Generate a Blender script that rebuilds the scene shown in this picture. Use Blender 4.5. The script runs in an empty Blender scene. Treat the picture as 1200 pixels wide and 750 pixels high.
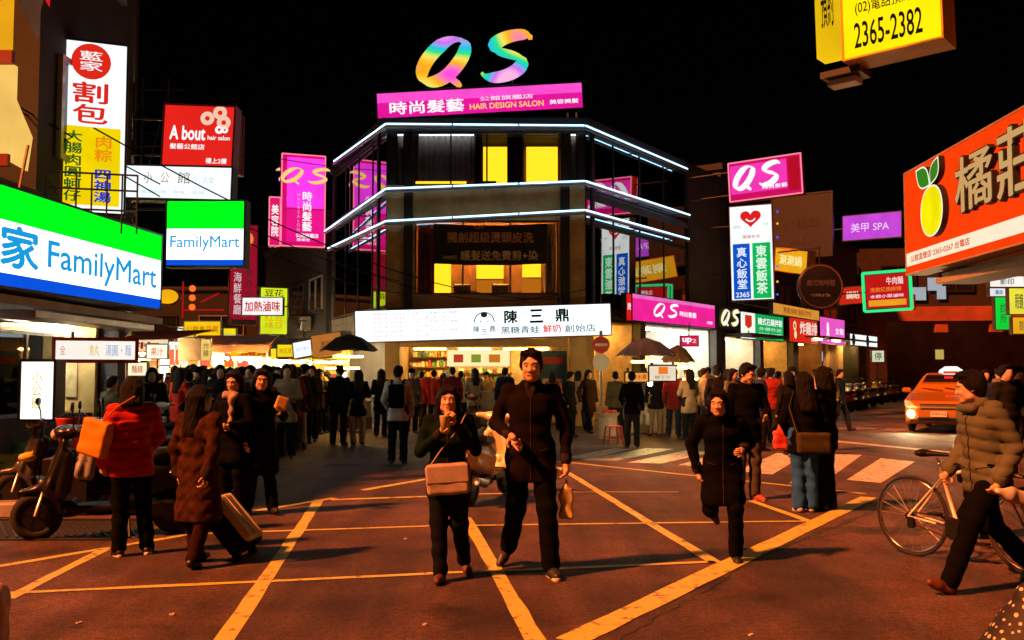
import bpy, math, random
import numpy as np
from mathutils import Vector, Matrix

random.seed(7)
S = bpy.context.scene
COL = S.collection
R = math.radians

# ---------------------------------------------------------------- camera
F_PX, TILT, CAM_H = 1100.0, math.atan(61 / 1100.0), 1.6      # focal length in 1200-px units, tilt, eye height
cam_d = bpy.data.cameras.new('camera')
cam_d.sensor_width = 36.0
cam_d.lens = 36.0 * F_PX / 1200.0
cam_d.clip_start, cam_d.clip_end = 0.1, 2000
cam = bpy.data.objects.new('camera', cam_d)
cam.location = (0, 0, CAM_H)
cam.rotation_euler = (math.pi / 2 + TILT, 0, 0)
COL.objects.link(cam)
S.camera = cam

# ---------------------------------------------------------------- night sky, one low warm key light, exposure
EXPO = 2.0
SUN_EL, SUN_AZ = 44.0, 240.0          # compass-style: light comes from camera left, a little behind
w = bpy.data.worlds.new('World')
S.world = w
w.use_nodes = True
nt = w.node_tree
bg = nt.nodes['Background']
sky = nt.nodes.new('ShaderNodeTexSky')
sky.sky_type = 'NISHITA'
sky.sun_disc = False
sky.sun_elevation = R(SUN_EL)
sky.sun_rotation = R(SUN_AZ)
nt.links.new(sky.outputs[0], bg.inputs[0])
bg.inputs[1].default_value = 0.00002
sun_d = bpy.data.lights.new('sun', 'SUN')
sun_d.energy = 3.0
sun_d.angle = R(4.0)
sun_d.color = (1.0, 0.225, 0.05)
sun = bpy.data.objects.new('sun', sun_d)
COL.objects.link(sun)
_a = R(30.0)
_to = Vector((-math.cos(_a) * math.cos(R(SUN_EL)), -math.sin(_a) * math.cos(R(SUN_EL)), math.sin(R(SUN_EL))))
sun.rotation_euler = (-_to).to_track_quat('-Z', 'Y').to_euler()
sun.location = (-8, -3, 12)
S.view_settings.view_transform = 'Standard'
S.view_settings.look = 'None'
S.view_settings.gamma = 1.0
S.view_settings.exposure = EXPO
S.view_settings.use_curve_mapping = False
S.render.engine = 'CYCLES'
S.cycles.use_denoising = True
S.cycles.max_bounces = 5
S.cycles.diffuse_bounces = 3
S.cycles.glossy_bounces = 3
S.cycles.transmission_bounces = 4
S.cycles.transparent_max_bounces = 8
S.cycles.sample_clamp_indirect = 3.0
S.cycles.sample_clamp_direct = 12.0
S.cycles.caustics_reflective = False
S.cycles.caustics_refractive = False
try:
    S.cycles.use_light_tree = True
except Exception:
    pass

# ---------------------------------------------------------------- geometry of the view: pixel of the photograph -> place
_ct, _st = math.cos(TILT), math.sin(TILT)

def P(px, py, Y):
    u, v = (px - 600) / F_PX, (375 - py) / F_PX
    d = Vector((u, _ct - v * _st, _st + v * _ct))
    return Vector((0, 0, CAM_H)) + d * (Y / d.y)

def G(px, py, z=0.0):
    u, v = (px - 600) / F_PX, (375 - py) / F_PX
    d = Vector((u, _ct - v * _st, _st + v * _ct))
    return Vector((0, 0, CAM_H)) + d * ((z - CAM_H) / d.z)

# ---------------------------------------------------------------- materials
def lin(c):
    if isinstance(c, str):
        c = [int(c[i:i + 2], 16) for i in (0, 2, 4)]
    return tuple(((x / 255) / 12.92 if x / 255 <= 0.04045 else ((x / 255 + 0.055) / 1.055) ** 2.4) for x in c)

_M = {}

def mat(name, col, rough=0.8, metal=0.0, var=0.25, vscale=3.0, bump=0.0, bscale=40.0, spec=0.5, coat=0.0):
    """Principled surface with noise-driven tone variation and optional fine relief."""
    if name in _M:
        return _M[name]
    m = bpy.data.materials.new(name)
    m.use_nodes = True
    t = m.node_tree
    b = t.nodes['Principled BSDF']
    col = tuple(col)
    b.inputs['Roughness'].default_value = rough
    b.inputs['Metallic'].default_value = metal
    b.inputs['Specular IOR Level'].default_value = spec
    b.inputs['Coat Weight'].default_value = coat
    if var > 0:
        tc = t.nodes.new('ShaderNodeTexCoord')
        n = t.nodes.new('ShaderNodeTexNoise')
        n.inputs['Scale'].default_value = vscale
        n.inputs['Detail'].default_value = 6
        n.inputs['Roughness'].default_value = 0.65
        t.links.new(tc.outputs['Object'], n.inputs['Vector'])
        r = t.nodes.new('ShaderNodeValToRGB')
        r.color_ramp.elements[0].position = 0.3
        r.color_ramp.elements[1].position = 0.72
        r.color_ramp.elements[0].color = tuple(c * (1 - var) for c in col) + (1,)
        r.color_ramp.elements[1].color = tuple(min(1, c * (1 + var)) for c in col) + (1,)
        t.links.new(n.outputs['Fac'], r.inputs['Fac'])
        t.links.new(r.outputs['Color'], b.inputs['Base Color'])
    else:
        b.inputs['Base Color'].default_value = col + (1,)
    if bump > 0:
        tc2 = t.nodes.new('ShaderNodeTexCoord')
        n2 = t.nodes.new('ShaderNodeTexNoise')
        n2.inputs['Scale'].default_value = bscale
        n2.inputs['Detail'].default_value = 4
        t.links.new(tc2.outputs['Object'], n2.inputs['Vector'])
        bp = t.nodes.new('ShaderNodeBump')
        bp.inputs['Strength'].default_value = bump
        bp.inputs['Distance'].default_value = 0.02
        t.links.new(n2.outputs['Fac'], bp.inputs['Height'])
        t.links.new(bp.outputs['Normal'], b.inputs['Normal'])
    _M[name] = m
    return m

def emi(name, srgb, k=1.0, sample=True, var=0.0):
    """Something that gives off light; srgb is the colour it shows at k = 1."""
    if name in _M:
        return _M[name]
    m = bpy.data.materials.new(name)
    m.use_nodes = True
    t = m.node_tree
    t.nodes.remove(t.nodes['Principled BSDF'])
    e = t.nodes.new('ShaderNodeEmission')
    c = lin(srgb)
    e.inputs['Strength'].default_value = k * 2 ** -EXPO
    e.inputs['Color'].default_value = c + (1,)
    if var:
        tc = t.nodes.new('ShaderNodeTexCoord')
        n = t.nodes.new('ShaderNodeTexNoise')
        n.inputs['Scale'].default_value = 1.7
        n.inputs['Detail'].default_value = 3
        t.links.new(tc.outputs['Object'], n.inputs['Vector'])
        r = t.nodes.new('ShaderNodeMapRange')
        r.inputs['From Min'].default_value = 0.3
        r.inputs['From Max'].default_value = 0.7
        r.inputs['To Min'].default_value = (1 - var) * k * 2 ** -EXPO
        r.inputs['To Max'].default_value = (1 + var) * k * 2 ** -EXPO
        t.links.new(n.outputs['Fac'], r.inputs['Value'])
        t.links.new(r.outputs['Result'], e.inputs['Strength'])
    t.links.new(e.outputs[0], t.nodes['Material Output'].inputs[0])
    m.cycles.emission_sampling = 'AUTO' if sample else 'NONE'
    _M[name] = m
    return m

def glass(name, refl=0.12, tint=(0.86, 0.83, 0.80)):
    if name in _M:
        return _M[name]
    m = bpy.data.materials.new(name)
    m.use_nodes = True
    t = m.node_tree
    t.nodes.remove(t.nodes['Principled BSDF'])
    tr = t.nodes.new('ShaderNodeBsdfTransparent')
    tr.inputs[0].default_value = tuple(tint) + (1,)
    gl = t.nodes.new('ShaderNodeBsdfGlossy')
    gl.inputs['Roughness'].default_value = 0.02
    lw = t.nodes.new('ShaderNodeFresnel')
    lw.inputs['IOR'].default_value = 1.5
    mx = t.nodes.new('ShaderNodeMath')
    mx.operation = 'ADD'
    mx.inputs[1].default_value = refl
    mx.use_clamp = True
    t.links.new(lw.outputs[0], mx.inputs[0])
    ms = t.nodes.new('ShaderNodeMixShader')
    t.links.new(mx.outputs[0], ms.inputs[0])
    t.links.new(tr.outputs[0], ms.inputs[1])
    t.links.new(gl.outputs[0], ms.inputs[2])
    t.links.new(ms.outputs[0], t.nodes['Material Output'].inputs[0])
    _M[name] = m
    return m

# ---------------------------------------------------------------- objects
def tag(o, label=None, cat=None, group=None, kind=None):
    if label: o['label'] = label
    if cat: o['category'] = cat
    if group: o['group'] = group
    if kind: o['kind'] = kind
    return o

def empty(name, loc=(0, 0, 0), rz=0.0, label=None, cat=None, group=None, mw=None, kind=None):
    o = bpy.data.objects.new(name, None)
    o.empty_display_size = 0.2
    COL.objects.link(o)
    if mw is not None:
        o.matrix_world = mw
    else:
        o.location = loc
        o.rotation_euler = (0, 0, rz)
    return tag(o, label, cat, group, kind)

def link(name, me, parent=None, loc=None, mw=None):
    o = bpy.data.objects.new(name, me)
    COL.objects.link(o)
    if parent: o.parent = parent
    if mw is not None: o.matrix_local = mw
    elif loc is not None: o.location = loc
    return o

class MB:
    """Collects faces; build() links them as one mesh object."""
    def __init__(self):
        self.v, self.f, self.mi = [], [], []
        self.k = 0
    def _add(self, vs, fs):
        b = len(self.v)
        self.v += [tuple(x) for x in vs]
        for f in fs:
            self.f.append(tuple(b + i for i in f))
            self.mi.append(self.k)
        return self
    def box(self, c, s, M=None, bev=0.0):
        x, y, z = (a / 2 for a in s)
        if bev <= 0:
            vs = [Vector((sx * x, sy * y, sz * z)) for sz in (-1, 1) for sx, sy in ((-1, -1), (1, -1), (1, 1), (-1, 1))]
            fs = [(0, 3, 2, 1), (4, 5, 6, 7), (0, 1, 5, 4), (1, 2, 6, 5), (2, 3, 7, 6), (3, 0, 4, 7)]
        else:
            b = min(bev, x * .9, y * .9, z * .9)
            vs, fs = [], []
            for zz, q in ((-z, b), (-z + b, 0), (z - b, 0), (z, b)):
                for sx, sy in ((-1, -1), (1, -1), (1, 1), (-1, 1)):
                    vs.append(Vector((sx * (x - q), sy * (y - q), zz)))
            fs.append((3, 2, 1, 0)); fs.append((12, 13, 14, 15))
            for k in range(3):
                for i in range(4):
                    j = (i + 1) % 4
                    fs.append((k * 4 + i, k * 4 + j, k * 4 + 4 + j, k * 4 + 4 + i))
        c = Vector(c)
        vs = [(M @ p if M is not None else p) + c for p in vs]
        return self._add(vs, fs)
    def bb(self, x0, x1, y0, y1, z0, z1, bev=0.0):
        return self.box(((x0 + x1) / 2, (y0 + y1) / 2, (z0 + z1) / 2), (abs(x1 - x0), abs(y1 - y0), abs(z1 - z0)), None, bev)
    def quad(self, a, b, c, d):
        return self._add([a, b, c, d], [(0, 1, 2, 3)])
    def poly(self, pts):
        return self._add(pts, [tuple(range(len(pts)))])
    def prism(self, pts, d):
        """pts: 3D polygon (ccw seen from the side d points to), extruded by vector d."""
        n = len(pts)
        d = Vector(d)
        vs = [Vector(p) for p in pts] + [Vector(p) + d for p in pts]
        fs = [tuple(range(n))[::-1], tuple(range(n, 2 * n))]
        fs += [(i, (i + 1) % n, n + (i + 1) % n, n + i) for i in range(n)]
        return self._add(vs, fs)
    def tube(self, path, rad, n=8, cap=True, closed=False, flat=1.0, up=None):
        path = [Vector(p) for p in path]
        m = len(path)
        rr = rad if isinstance(rad, (list, tuple)) else [rad] * m
        ref = Vector(up) if up else None
        vs, fs = [], []
        last = None
        for i in range(m):
            if closed: d = path[(i + 1) % m] - path[i - 1]
            else: d = path[min(i + 1, m - 1)] - path[max(i - 1, 0)]
            d.normalize()
            if ref is not None: a = ref - d * ref.dot(d)
            elif last is None:
                a = Vector((0, 0, 1)) if abs(d.z) < .9 else Vector((1, 0, 0))
                a = a - d * a.dot(d)
            else: a = last - d * last.dot(d)
            a.normalize()
            last = a
            b = d.cross(a)
            for j in range(n):
                t = 2 * math.pi * j / n
                vs.append(path[i] + a * (rr[i] * math.cos(t) * flat) + b * (rr[i] * math.sin(t)))
        rng = m if closed else m - 1
        for i in range(rng):
            for j in range(n):
                k = (j + 1) % n
                i2 = (i + 1) % m
                fs.append((i * n + j, i2 * n + j, i2 * n + k, i * n + k)[::-1])
        if cap and not closed:
            fs.append(tuple(range(n)))
            fs.append(tuple(range((m - 1) * n, m * n))[::-1])
        return self._add(vs, fs)
    def lathe(self, prof, M=None, n=16, c=(0, 0, 0)):
        """prof: (r, z) pairs, turned about local z."""
        vs, fs = [], []
        c = Vector(c)
        for r_, z in prof:
            for j in range(n):
                t = 2 * math.pi * j / n
                p = Vector((r_ * math.cos(t), r_ * math.sin(t), z))
                vs.append((M @ p if M is not None else p) + c)
        for i in range(len(prof) - 1):
            for j in range(n):
                k = (j + 1) % n
                fs.append((i * n + j, i * n + k, i * n + n + k, i * n + n + j))
        if prof[0][0] > 1e-6: fs.append(tuple(range(n))[::-1])
        if prof[-1][0] > 1e-6: fs.append(tuple(range((len(prof) - 1) * n, len(prof) * n)))
        return self._add(vs, fs)
    def mesh(self, name, mats, smooth=False):
        me = bpy.data.meshes.new(name)
        me.from_pydata(self.v, [], self.f)
        for m in (mats if isinstance(mats, (list, tuple)) else [mats]):
            me.materials.append(m)
        if max(self.mi or [0]) > 0:
            me.polygons.foreach_set('material_index', self.mi)
        if smooth:
            me.polygons.foreach_set('use_smooth', [True] * len(me.polygons))
        me.update()
        return me
    def build(self, name, mats, parent=None, smooth=False, loc=None, mw=None):
        return link(name, self.mesh(name, mats, smooth), parent, loc, mw)

def rot(rx=0, ry=0, rz=0):
    from mathutils import Euler
    return Euler((rx, ry, rz)).to_matrix()

def copy_tree(o, parent=None, name=None):
    c = o.copy()
    COL.objects.link(c)
    if parent is not None: c.parent = parent
    for ch in o.children:
        copy_tree(ch, c)
    return c

def set_mat(o, m):
    o.material_slots[0].link = 'OBJECT'
    o.material_slots[0].material = m

# ---------------------------------------------------------------- lettering
_TX = {}

def text_mesh(s, bold=0.012, extrude=0.0):
    """Mesh of a string fitted into the unit square (x 0..1, y 0..1)."""
    key = (s, bold, extrude)
    if key in _TX: return _TX[key]
    c = bpy.data.curves.new('lettering', 'FONT')
    c.body = s
    c.resolution_u = 3
    c.align_x = 'CENTER'
    c.space_line = 1.02
    c.extrude = extrude
    o = bpy.data.objects.new('lettering', c)
    COL.objects.link(o)
    dg = bpy.context.evaluated_depsgraph_get()
    me = bpy.data.meshes.new_from_object(o.evaluated_get(dg))
    bpy.data.objects.remove(o)
    n = len(me.vertices)
    a = np.empty(n * 3, np.float32)
    me.vertices.foreach_get('co', a)
    a = a.reshape(-1, 3)
    lo, hi = a.min(0), a.max(0)
    a[:, :2] = (a[:, :2] - lo[:2]) / np.maximum(hi[:2] - lo[:2], 1e-6)
    if bold > 0:        # heavier strokes: the glyphs struck five times, slightly shifted
        k = bold * 1.0
        sx, sy = k / max(hi[0] - lo[0], 1e-6), k / max(hi[1] - lo[1], 1e-6)
        fs = [tuple(p.vertices) for p in me.polygons]
        vs, fa = [], []
        for j, (dx, dy) in enumerate(((0, 0), (sx, 0), (-sx, 0), (0, sy), (0, -sy))):
            b_ = a.copy(); b_[:, 0] += dx; b_[:, 1] += dy
            if extrude == 0: b_[:, 2] += .0004 * j
            vs += [tuple(v) for v in b_.tolist()]; fa += [tuple(i + j * n for i in f) for f in fs]
        me = bpy.data.meshes.new('lettering'); me.from_pydata(vs, [], fa)
    else:
        me.vertices.foreach_set('co', a.ravel())
    me.materials.clear()
    me.update()
    _TX[key] = me
    return me

def lettering(s, box, z, m, parent, bold=0.012, name='lettering', shear=0.0, extrude=0.0):
    x0, y0, x1, y1 = box
    me = text_mesh(s, bold, extrude)
    if len(me.materials) == 0: me.materials.append(m)
    o = link(name, me, parent)
    M = Matrix.Translation((x0, y0, z)) @ Matrix(((x1 - x0, shear, 0, 0), (0, y1 - y0, 0, 0), (0, 0, 1, 0), (0, 0, 0, 1)))
    o.matrix_local = M
    set_mat(o, m)
    return o

# ---------------------------------------------------------------- solid shapes from distance fields (people, soft and moulded things)
def _tf(p, c, Rm):
    q = p - np.asarray(c, np.float32)
    return q @ np.asarray(Rm, np.float32) if Rm is not None else q

class SDF:
    def __init__(self): self.pr = []
    def cap(self, a, b, ra, rb=None, k=.03, op='u', s=None):
        self.pr.append(('cap', np.array(a, float), np.array(b, float), ra, ra if rb is None else rb, k, op, s)); return self
    def ell(self, c, r, Rm=None, k=.02, op='u'):
        self.pr.append(('ell', np.array(c, float), np.array(r, float), Rm, k, op)); return self
    def rbox(self, c, h, rr=.02, Rm=None, k=.01, op='u'):
        self.pr.append(('box', np.array(c, float), np.array(h, float), rr, Rm, k, op)); return self
    def mesh(self, name, cell, fn=None, mats=None, pad=0.0, zmin=None):
        lo, hi = [], []
        for p in self.pr:
            if p[-2 if p[0] == 'cap' else -1] != 'u': continue
            if p[0] == 'cap':
                r_ = max(p[3], p[4]); lo.append(np.minimum(p[1], p[2]) - r_); hi.append(np.maximum(p[1], p[2]) + r_)
            else:
                q = p[2].max() if p[3 if p[0] == 'ell' else 4] is not None else p[2]
                e = q * (1.0 if p[0] == 'ell' else (1.75 if p[4] is not None else 1.0)) + (p[3] if p[0] == 'box' else 0)
                lo.append(p[1] - e); hi.append(p[1] + e)
        lo = np.min(lo, 0) - 3 * cell - pad
        hi = np.max(hi, 0) + 3 * cell + pad
        n = np.ceil((hi - lo) / cell).astype(int) + 1
        D = np.full(n, 0.25, np.float32)
        ax = [(lo[i] + cell * np.arange(n[i])).astype(np.float32) for i in range(3)]
        for p in self.pr:
            k = p[-3] if p[0] == 'cap' else p[-2]
            op = p[-2] if p[0] == 'cap' else p[-1]
            if p[0] == 'cap':
                r_ = max(p[3], p[4]); l, h = np.minimum(p[1], p[2]) - r_, np.maximum(p[1], p[2]) + r_
            else:
                q = p[2].max() if p[3 if p[0] == 'ell' else 4] is not None else p[2]
                e = q * (1.0 if p[0] == 'ell' else (1.75 if p[4] is not None else 1.0)) + (p[3] if p[0] == 'box' else 0)
                l, h = p[1] - e, p[1] + e
            mg = k + 3 * cell
            i0 = np.clip(((l - mg - lo) / cell).astype(int), 0, n - 1)
            i1 = np.clip(((h + mg - lo) / cell).astype(int) + 2, 1, n)
            if (i1 <= i0).any(): continue
            sl = tuple(slice(i0[i], i1[i]) for i in range(3))
            g = np.stack(np.meshgrid(*[ax[i][sl[i]] for i in range(3)], indexing='ij'), -1)
            if p[0] == 'cap':
                a, b = p[1].astype(np.float32), p[2].astype(np.float32)
                s = p[7]
                ba = b - a
                pa = g - a
                L = float(ba @ ba) + 1e-9
                t = np.clip((pa @ ba) / L, 0, 1)
                q = pa - t[..., None] * ba
                if s is not None: q = q / np.asarray(s, np.float32)
                d = np.sqrt((q * q).sum(-1)) - (p[3] + (p[4] - p[3]) * t)
            elif p[0] == 'ell':
                q = _tf(g, p[1], p[3])
                r_ = p[2].astype(np.float32)
                k0 = np.sqrt(((q / r_) ** 2).sum(-1))
                k1 = np.sqrt(((q / (r_ * r_)) ** 2).sum(-1)) + 1e-6
                d = k0 * (k0 - 1) / k1
            else:
                q = np.abs(_tf(g, p[1], p[4])) - (p[2] - p[3]).astype(np.float32)
                d = np.sqrt((np.maximum(q, 0) ** 2).sum(-1)) + np.minimum(q.max(-1), 0) - p[3]
            o = D[sl]
            if op == 'u':
                hh = np.clip(0.5 + 0.5 * (o - d) / k, 0, 1)
                D[sl] = o + (d - o) * hh - k * hh * (1 - hh)
            elif op == 's':
                hh = np.clip(0.5 - 0.5 * (o + d) / k, 0, 1)
                D[sl] = o + (-d - o) * hh + k * hh * (1 - hh)
        if fn is not None:
            X, Y, Z = np.meshgrid(*ax, indexing='ij', sparse=True)
            D = fn(D, X, Y, Z).astype(np.float32)
        if zmin is not None:
            D = np.maximum(D, (zmin - ax[2])[None, None, :])
        v, f = surface_net(D, lo, cell)
        return np_mesh(name, v, f, mats)

_CN = np.array([[(i >> 0) & 1, (i >> 1) & 1, (i >> 2) & 1] for i in range(8)])
_ED = [(a, b) for a in range(8) for b in range(a + 1, 8) if bin(a ^ b).count('1') == 1]

def surface_net(D, lo, cell):
    Sg = D < 0
    c = np.zeros(tuple(x - 1 for x in D.shape), np.int8)
    for o in _CN:
        c += Sg[o[0]:o[0] + c.shape[0], o[1]:o[1] + c.shape[1], o[2]:o[2] + c.shape[2]]
    act = (c > 0) & (c < 8)
    idx = np.argwhere(act)
    ind = np.full(c.shape, -1, np.int64)
    ind[act] = np.arange(len(idx))
    val = np.stack([D[idx[:, 0] + o[0], idx[:, 1] + o[1], idx[:, 2] + o[2]] for o in _CN], 1)
    acc = np.zeros((len(idx), 3)); cnt = np.zeros(len(idx))
    for a, b in _ED:
        va, vb = val[:, a], val[:, b]
        m = (va < 0) != (vb < 0)
        t = np.where(m, va / np.where(m, va - vb, 1), 0)
        p = _CN[a] + t[:, None] * (_CN[b] - _CN[a])
        acc += p * m[:, None]; cnt += m
    v = (idx + acc / np.maximum(cnt, 1)[:, None]) * cell + lo
    fs = []
    for x in range(3):
        y, z = (x + 1) % 3, (x + 2) % 3
        a = [slice(None)] * 3; b = [slice(None)] * 3
        a[x] = slice(0, -1); b[x] = slice(1, None)
        sa, sb = Sg[tuple(a)], Sg[tuple(b)]
        e = np.argwhere(sa != sb)
        e = e[(e[:, y] > 0) & (e[:, z] > 0) & (e[:, y] < D.shape[y] - 1) & (e[:, z] < D.shape[z] - 1)]
        if not len(e): continue
        def at(dy, dz):
            q = e.copy(); q[:, y] += dy; q[:, z] += dz
            return ind[q[:, 0], q[:, 1], q[:, 2]]
        quad = np.stack([at(-1, -1), at(0, -1), at(0, 0), at(-1, 0)], 1)
        ins = sa[e[:, 0], e[:, 1], e[:, 2]]
        quad[~ins] = quad[~ins][:, ::-1]
        fs.append(quad)
    f = np.concatenate(fs)
    return v, f[(f >= 0).all(1)]

def np_mesh(name, v, f, mats=None):
    me = bpy.data.meshes.new(name)
    me.vertices.add(len(v)); me.vertices.foreach_set('co', np.asarray(v, np.float32).ravel())
    n = len(f)
    me.loops.add(n * 4); me.loops.foreach_set('vertex_index', f.ravel().astype(np.int32))
    me.polygons.add(n)
    me.polygons.foreach_set('loop_start', np.arange(0, n * 4, 4, dtype=np.int32))
    me.polygons.foreach_set('use_smooth', np.ones(n, bool))
    if mats:
        for m in (mats if isinstance(mats, (list, tuple)) else [mats]): me.materials.append(m)
    me.update(calc_edges=True)
    return me

# ================================================================ ground, road paint, pavement
def asphalt_mat(name, base, rough=0.72):
    m = mat(name, base, rough, var=0.0, spec=0.35)
    t = m.node_tree
    b = t.nodes['Principled BSDF']
    tc = t.nodes.new('ShaderNodeTexCoord')
    def noise(scale, detail=5):
        n = t.nodes.new('ShaderNodeTexNoise'); n.inputs['Scale'].default_value = scale; n.inputs['Detail'].default_value = detail
        t.links.new(tc.outputs['Object'], n.inputs['Vector']); return n
    def ramp(src, p0, c0, p1, c1):
        r = t.nodes.new('ShaderNodeValToRGB')
        r.color_ramp.elements[0].position = p0; r.color_ramp.elements[0].color = (c0, c0, c0, 1)
        r.color_ramp.elements[1].position = p1; r.color_ramp.elements[1].color = (c1, c1, c1, 1)
        t.links.new(src.outputs['Fac'], r.inputs['Fac']); return r
    big, mid, fine = noise(0.35, 4), noise(2.2, 8), noise(95, 2)
    vor = t.nodes.new('ShaderNodeTexVoronoi'); vor.inputs['Scale'].default_value = 130
    t.links.new(tc.outputs['Object'], vor.inputs['Vector'])
    def mul(a, c):
        x = t.nodes.new('ShaderNodeMix'); x.data_type = 'RGBA'; x.blend_type = 'MULTIPLY'
        x.inputs['Factor'].default_value = 1
        t.links.new(a, x.inputs['A']); t.links.new(c, x.inputs['B']); return x.outputs['Result']
    rgb = t.nodes.new('ShaderNodeRGB'); rgb.outputs[0].default_value = tuple(base) + (1,)
    o = mul(rgb.outputs[0], ramp(big, 0.38, 0.62, 0.62, 1.15).outputs[0])
    o = mul(o, ramp(mid, 0.3, 0.7, 0.7, 1.2).outputs[0])
    o = mul(o, ramp(fine, 0.38, 0.4, 0.62, 1.7).outputs[0])
    mp = t.nodes.new('ShaderNodeMapping'); mp.inputs['Scale'].default_value = (1.6, .25, 1); mp.inputs['Rotation'].default_value = (0, 0, .5)
    t.links.new(tc.outputs['Object'], mp.inputs['Vector'])
    st = noise(1.1, 7); t.links.new(mp.outputs[0], st.inputs['Vector'])
    o = mul(o, ramp(st, 0.40, 0.62, 0.56, 1.1).outputs[0])
    o = mul(o, ramp(noise(.9, 9), 0.33, 0.35, 0.42, 1.0).outputs[0])
    o = mul(o, ramp(noise(22, 6), 0.36, 0.68, 0.62, 1.25).outputs[0])
    o = mul(o, ramp(noise(320, 1), 0.40, 0.55, 0.60, 1.5).outputs[0])
    t.links.new(o, b.inputs['Base Color'])
    bp = t.nodes.new('ShaderNodeBump'); bp.inputs['Strength'].default_value = 0.55; bp.inputs['Distance'].default_value = 0.012
    t.links.new(vor.outputs['Distance'], bp.inputs['Height'])
    t.links.new(bp.outputs['Normal'], b.inputs['Normal'])
    return m

ASPHALT = asphalt_mat('asphalt', (0.088, 0.050, 0.044))
ASPHALT_DARK = asphalt_mat('asphalt_patch', (0.040, 0.038, 0.036), 0.8)
mb = MB()
mb.quad((-400, -60, 0), (400, -60, 0), (400, 700, 0), (-400, 700, 0))
tag(mb.build('road', ASPHALT), kind='structure')

def paint_mat(name, col, worn):
    m = mat(name, col, 0.6, var=0.0)
    t = m.node_tree; b = t.nodes['Principled BSDF']
    tc = t.nodes.new('ShaderNodeTexCoord')
    n = t.nodes.new('ShaderNodeTexNoise'); n.inputs['Scale'].default_value = 7; n.inputs['Detail'].default_value = 10; n.inputs['Roughness'].default_value = 0.75
    t.links.new(tc.outputs['Object'], n.inputs['Vector'])
    r = t.nodes.new('ShaderNodeValToRGB')
    r.color_ramp.elements[0].position = worn; r.color_ramp.elements[0].color = (0.09, 0.08, 0.07, 1)
    r.color_ramp.elements[1].position = worn + 0.10; r.color_ramp.elements[1].color = tuple(col) + (1,)
    t.links.new(n.outputs['Fac'], r.inputs['Fac'])
    n2 = t.nodes.new('ShaderNodeTexNoise'); n2.inputs['Scale'].default_value = 60; n2.inputs['Detail'].default_value = 3
    t.links.new(tc.outputs['Object'], n2.inputs['Vector'])
    mr = t.nodes.new('ShaderNodeMapRange'); mr.inputs['To Min'].default_value = 0.65; mr.inputs['To Max'].default_value = 1.2
    t.links.new(n2.outputs['Fac'], mr.inputs['Value'])
    x = t.nodes.new('ShaderNodeMix'); x.data_type = 'RGBA'; x.blend_type = 'MULTIPLY'; x.inputs['Factor'].default_value = 1
    t.links.new(r.outputs[0], x.inputs['A']); t.links.new(mr.outputs[0], x.inputs['B'])
    t.links.new(x.outputs['Result'], b.inputs['Base Color'])
    return m

YELLOW = paint_mat('yellow_road_paint', (0.58, 0.54, 0.10), 0.37)
WHITE_P = paint_mat('white_road_paint', (0.6, 0.6, 0.55), 0.40)

def stripe(parent, a, b, wd, z, m, name='stripe', w2=None):
    """a, b ground points; a painted line of width wd."""
    a, b = Vector((a[0], a[1], 0)), Vector((b[0], b[1], 0))
    d = (b - a).normalized(); s = Vector((-d.y, d.x, 0))
    w2 = wd if w2 is None else w2
    q = MB()
    N = max(2, int((b - a).length / 0.35))
    rnd = random.Random(int(abs(a.x * 97 + b.y * 31) * 10))
    L = []; Rr = []
    for i in range(N + 1):
        t = i / N; c = a + (b - a) * t; ww = (wd + (w2 - wd) * t) / 2
        L.append(c + s * (ww + rnd.uniform(-.008, .008)) + Vector((0, 0, z)))
        Rr.append(c - s * (ww + rnd.uniform(-.008, .008)) + Vector((0, 0, z)))
    for i in range(N):
        q.quad(Rr[i], Rr[i + 1], L[i + 1], L[i])
    return q.build(name, m, parent)

bx = empty('box_junction_marking', kind='structure')
_e = 0
for (x0, y0, x1, y1, wd) in [
    (668, 752, 1018, 583, .20), (1014, 579, 655, 541, .10), (500, 582, 388, 586, .10), (392, 584, 300, 599, .10),
    (425, 575, 505, 561, .12), (374, 586, 262, 752, .12), (546, 607, 628, 752, .12), (655, 548, 838, 660, .11),
    (880, 587, 948, 611, .10), (-20, 697, 500, 673, .075), (500, 673, 838, 659, .075), (-20, 667, 225, 626, .09),
    (225, 626, 500, 617, .075), (500, 617, 962, 611, .07), (8, 702, 122, 644, .10), (500, 581, 655, 577, .08),
    (655, 577, 795, 577, .05)]:
    _e += 1
    stripe(bx, G(x0, y0), G(x1, y1), wd, 0.004 + 0.0015 * (_e % 3), YELLOW)

cw = empty('zebra_crossing_marking', kind='structure')
for q4 in [[(683, 539), (722, 540), (790, 526), (757, 525)], [(735, 542), (775, 543), (835, 530), (803, 528)],
           [(663, 536), (690, 538), (742, 526), (720, 525)],
           [(925, 566), (962, 568), (1010, 533), (975, 532)], [(992, 562), (1032, 566), (1072, 541), (1032, 537)],
           [(795, 545), (830, 547), (870, 533), (842, 531)], [(862, 552), (905, 556), (945, 532), (910, 531)]]:
    m_ = MB(); m_.quad(*[G(*p, 0.004) for p in q4]); m_.build('stripe', WHITE_P, cw)
sl_ = empty('stop_line_marking', kind='structure')
stripe(sl_, G(978, 517), G(1140, 533), .28, .004, WHITE_P)
stripe(sl_, G(955, 503), G(1030, 498), .10, .004, mat('red_road_paint', (.2, .12, .10), .7))
# worn lane lettering on the far side street
rl = empty('lane_lettering_marking', kind='structure')
_d = Vector((.57, .82, 0)); _o = G(972, 503, .004)
_mw = Matrix((( .82, .57, 0, _o.x), (-.57, .82, 0, _o.y), (0, 0, 1, .004), (0, 0, 0, 1)))
rl.matrix_world = _mw
lettering('停車', (0, 0, 2.2, 1.6), 0.0, mat('lane_paint', (.22, .17, .15), .7), rl, .02)
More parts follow.
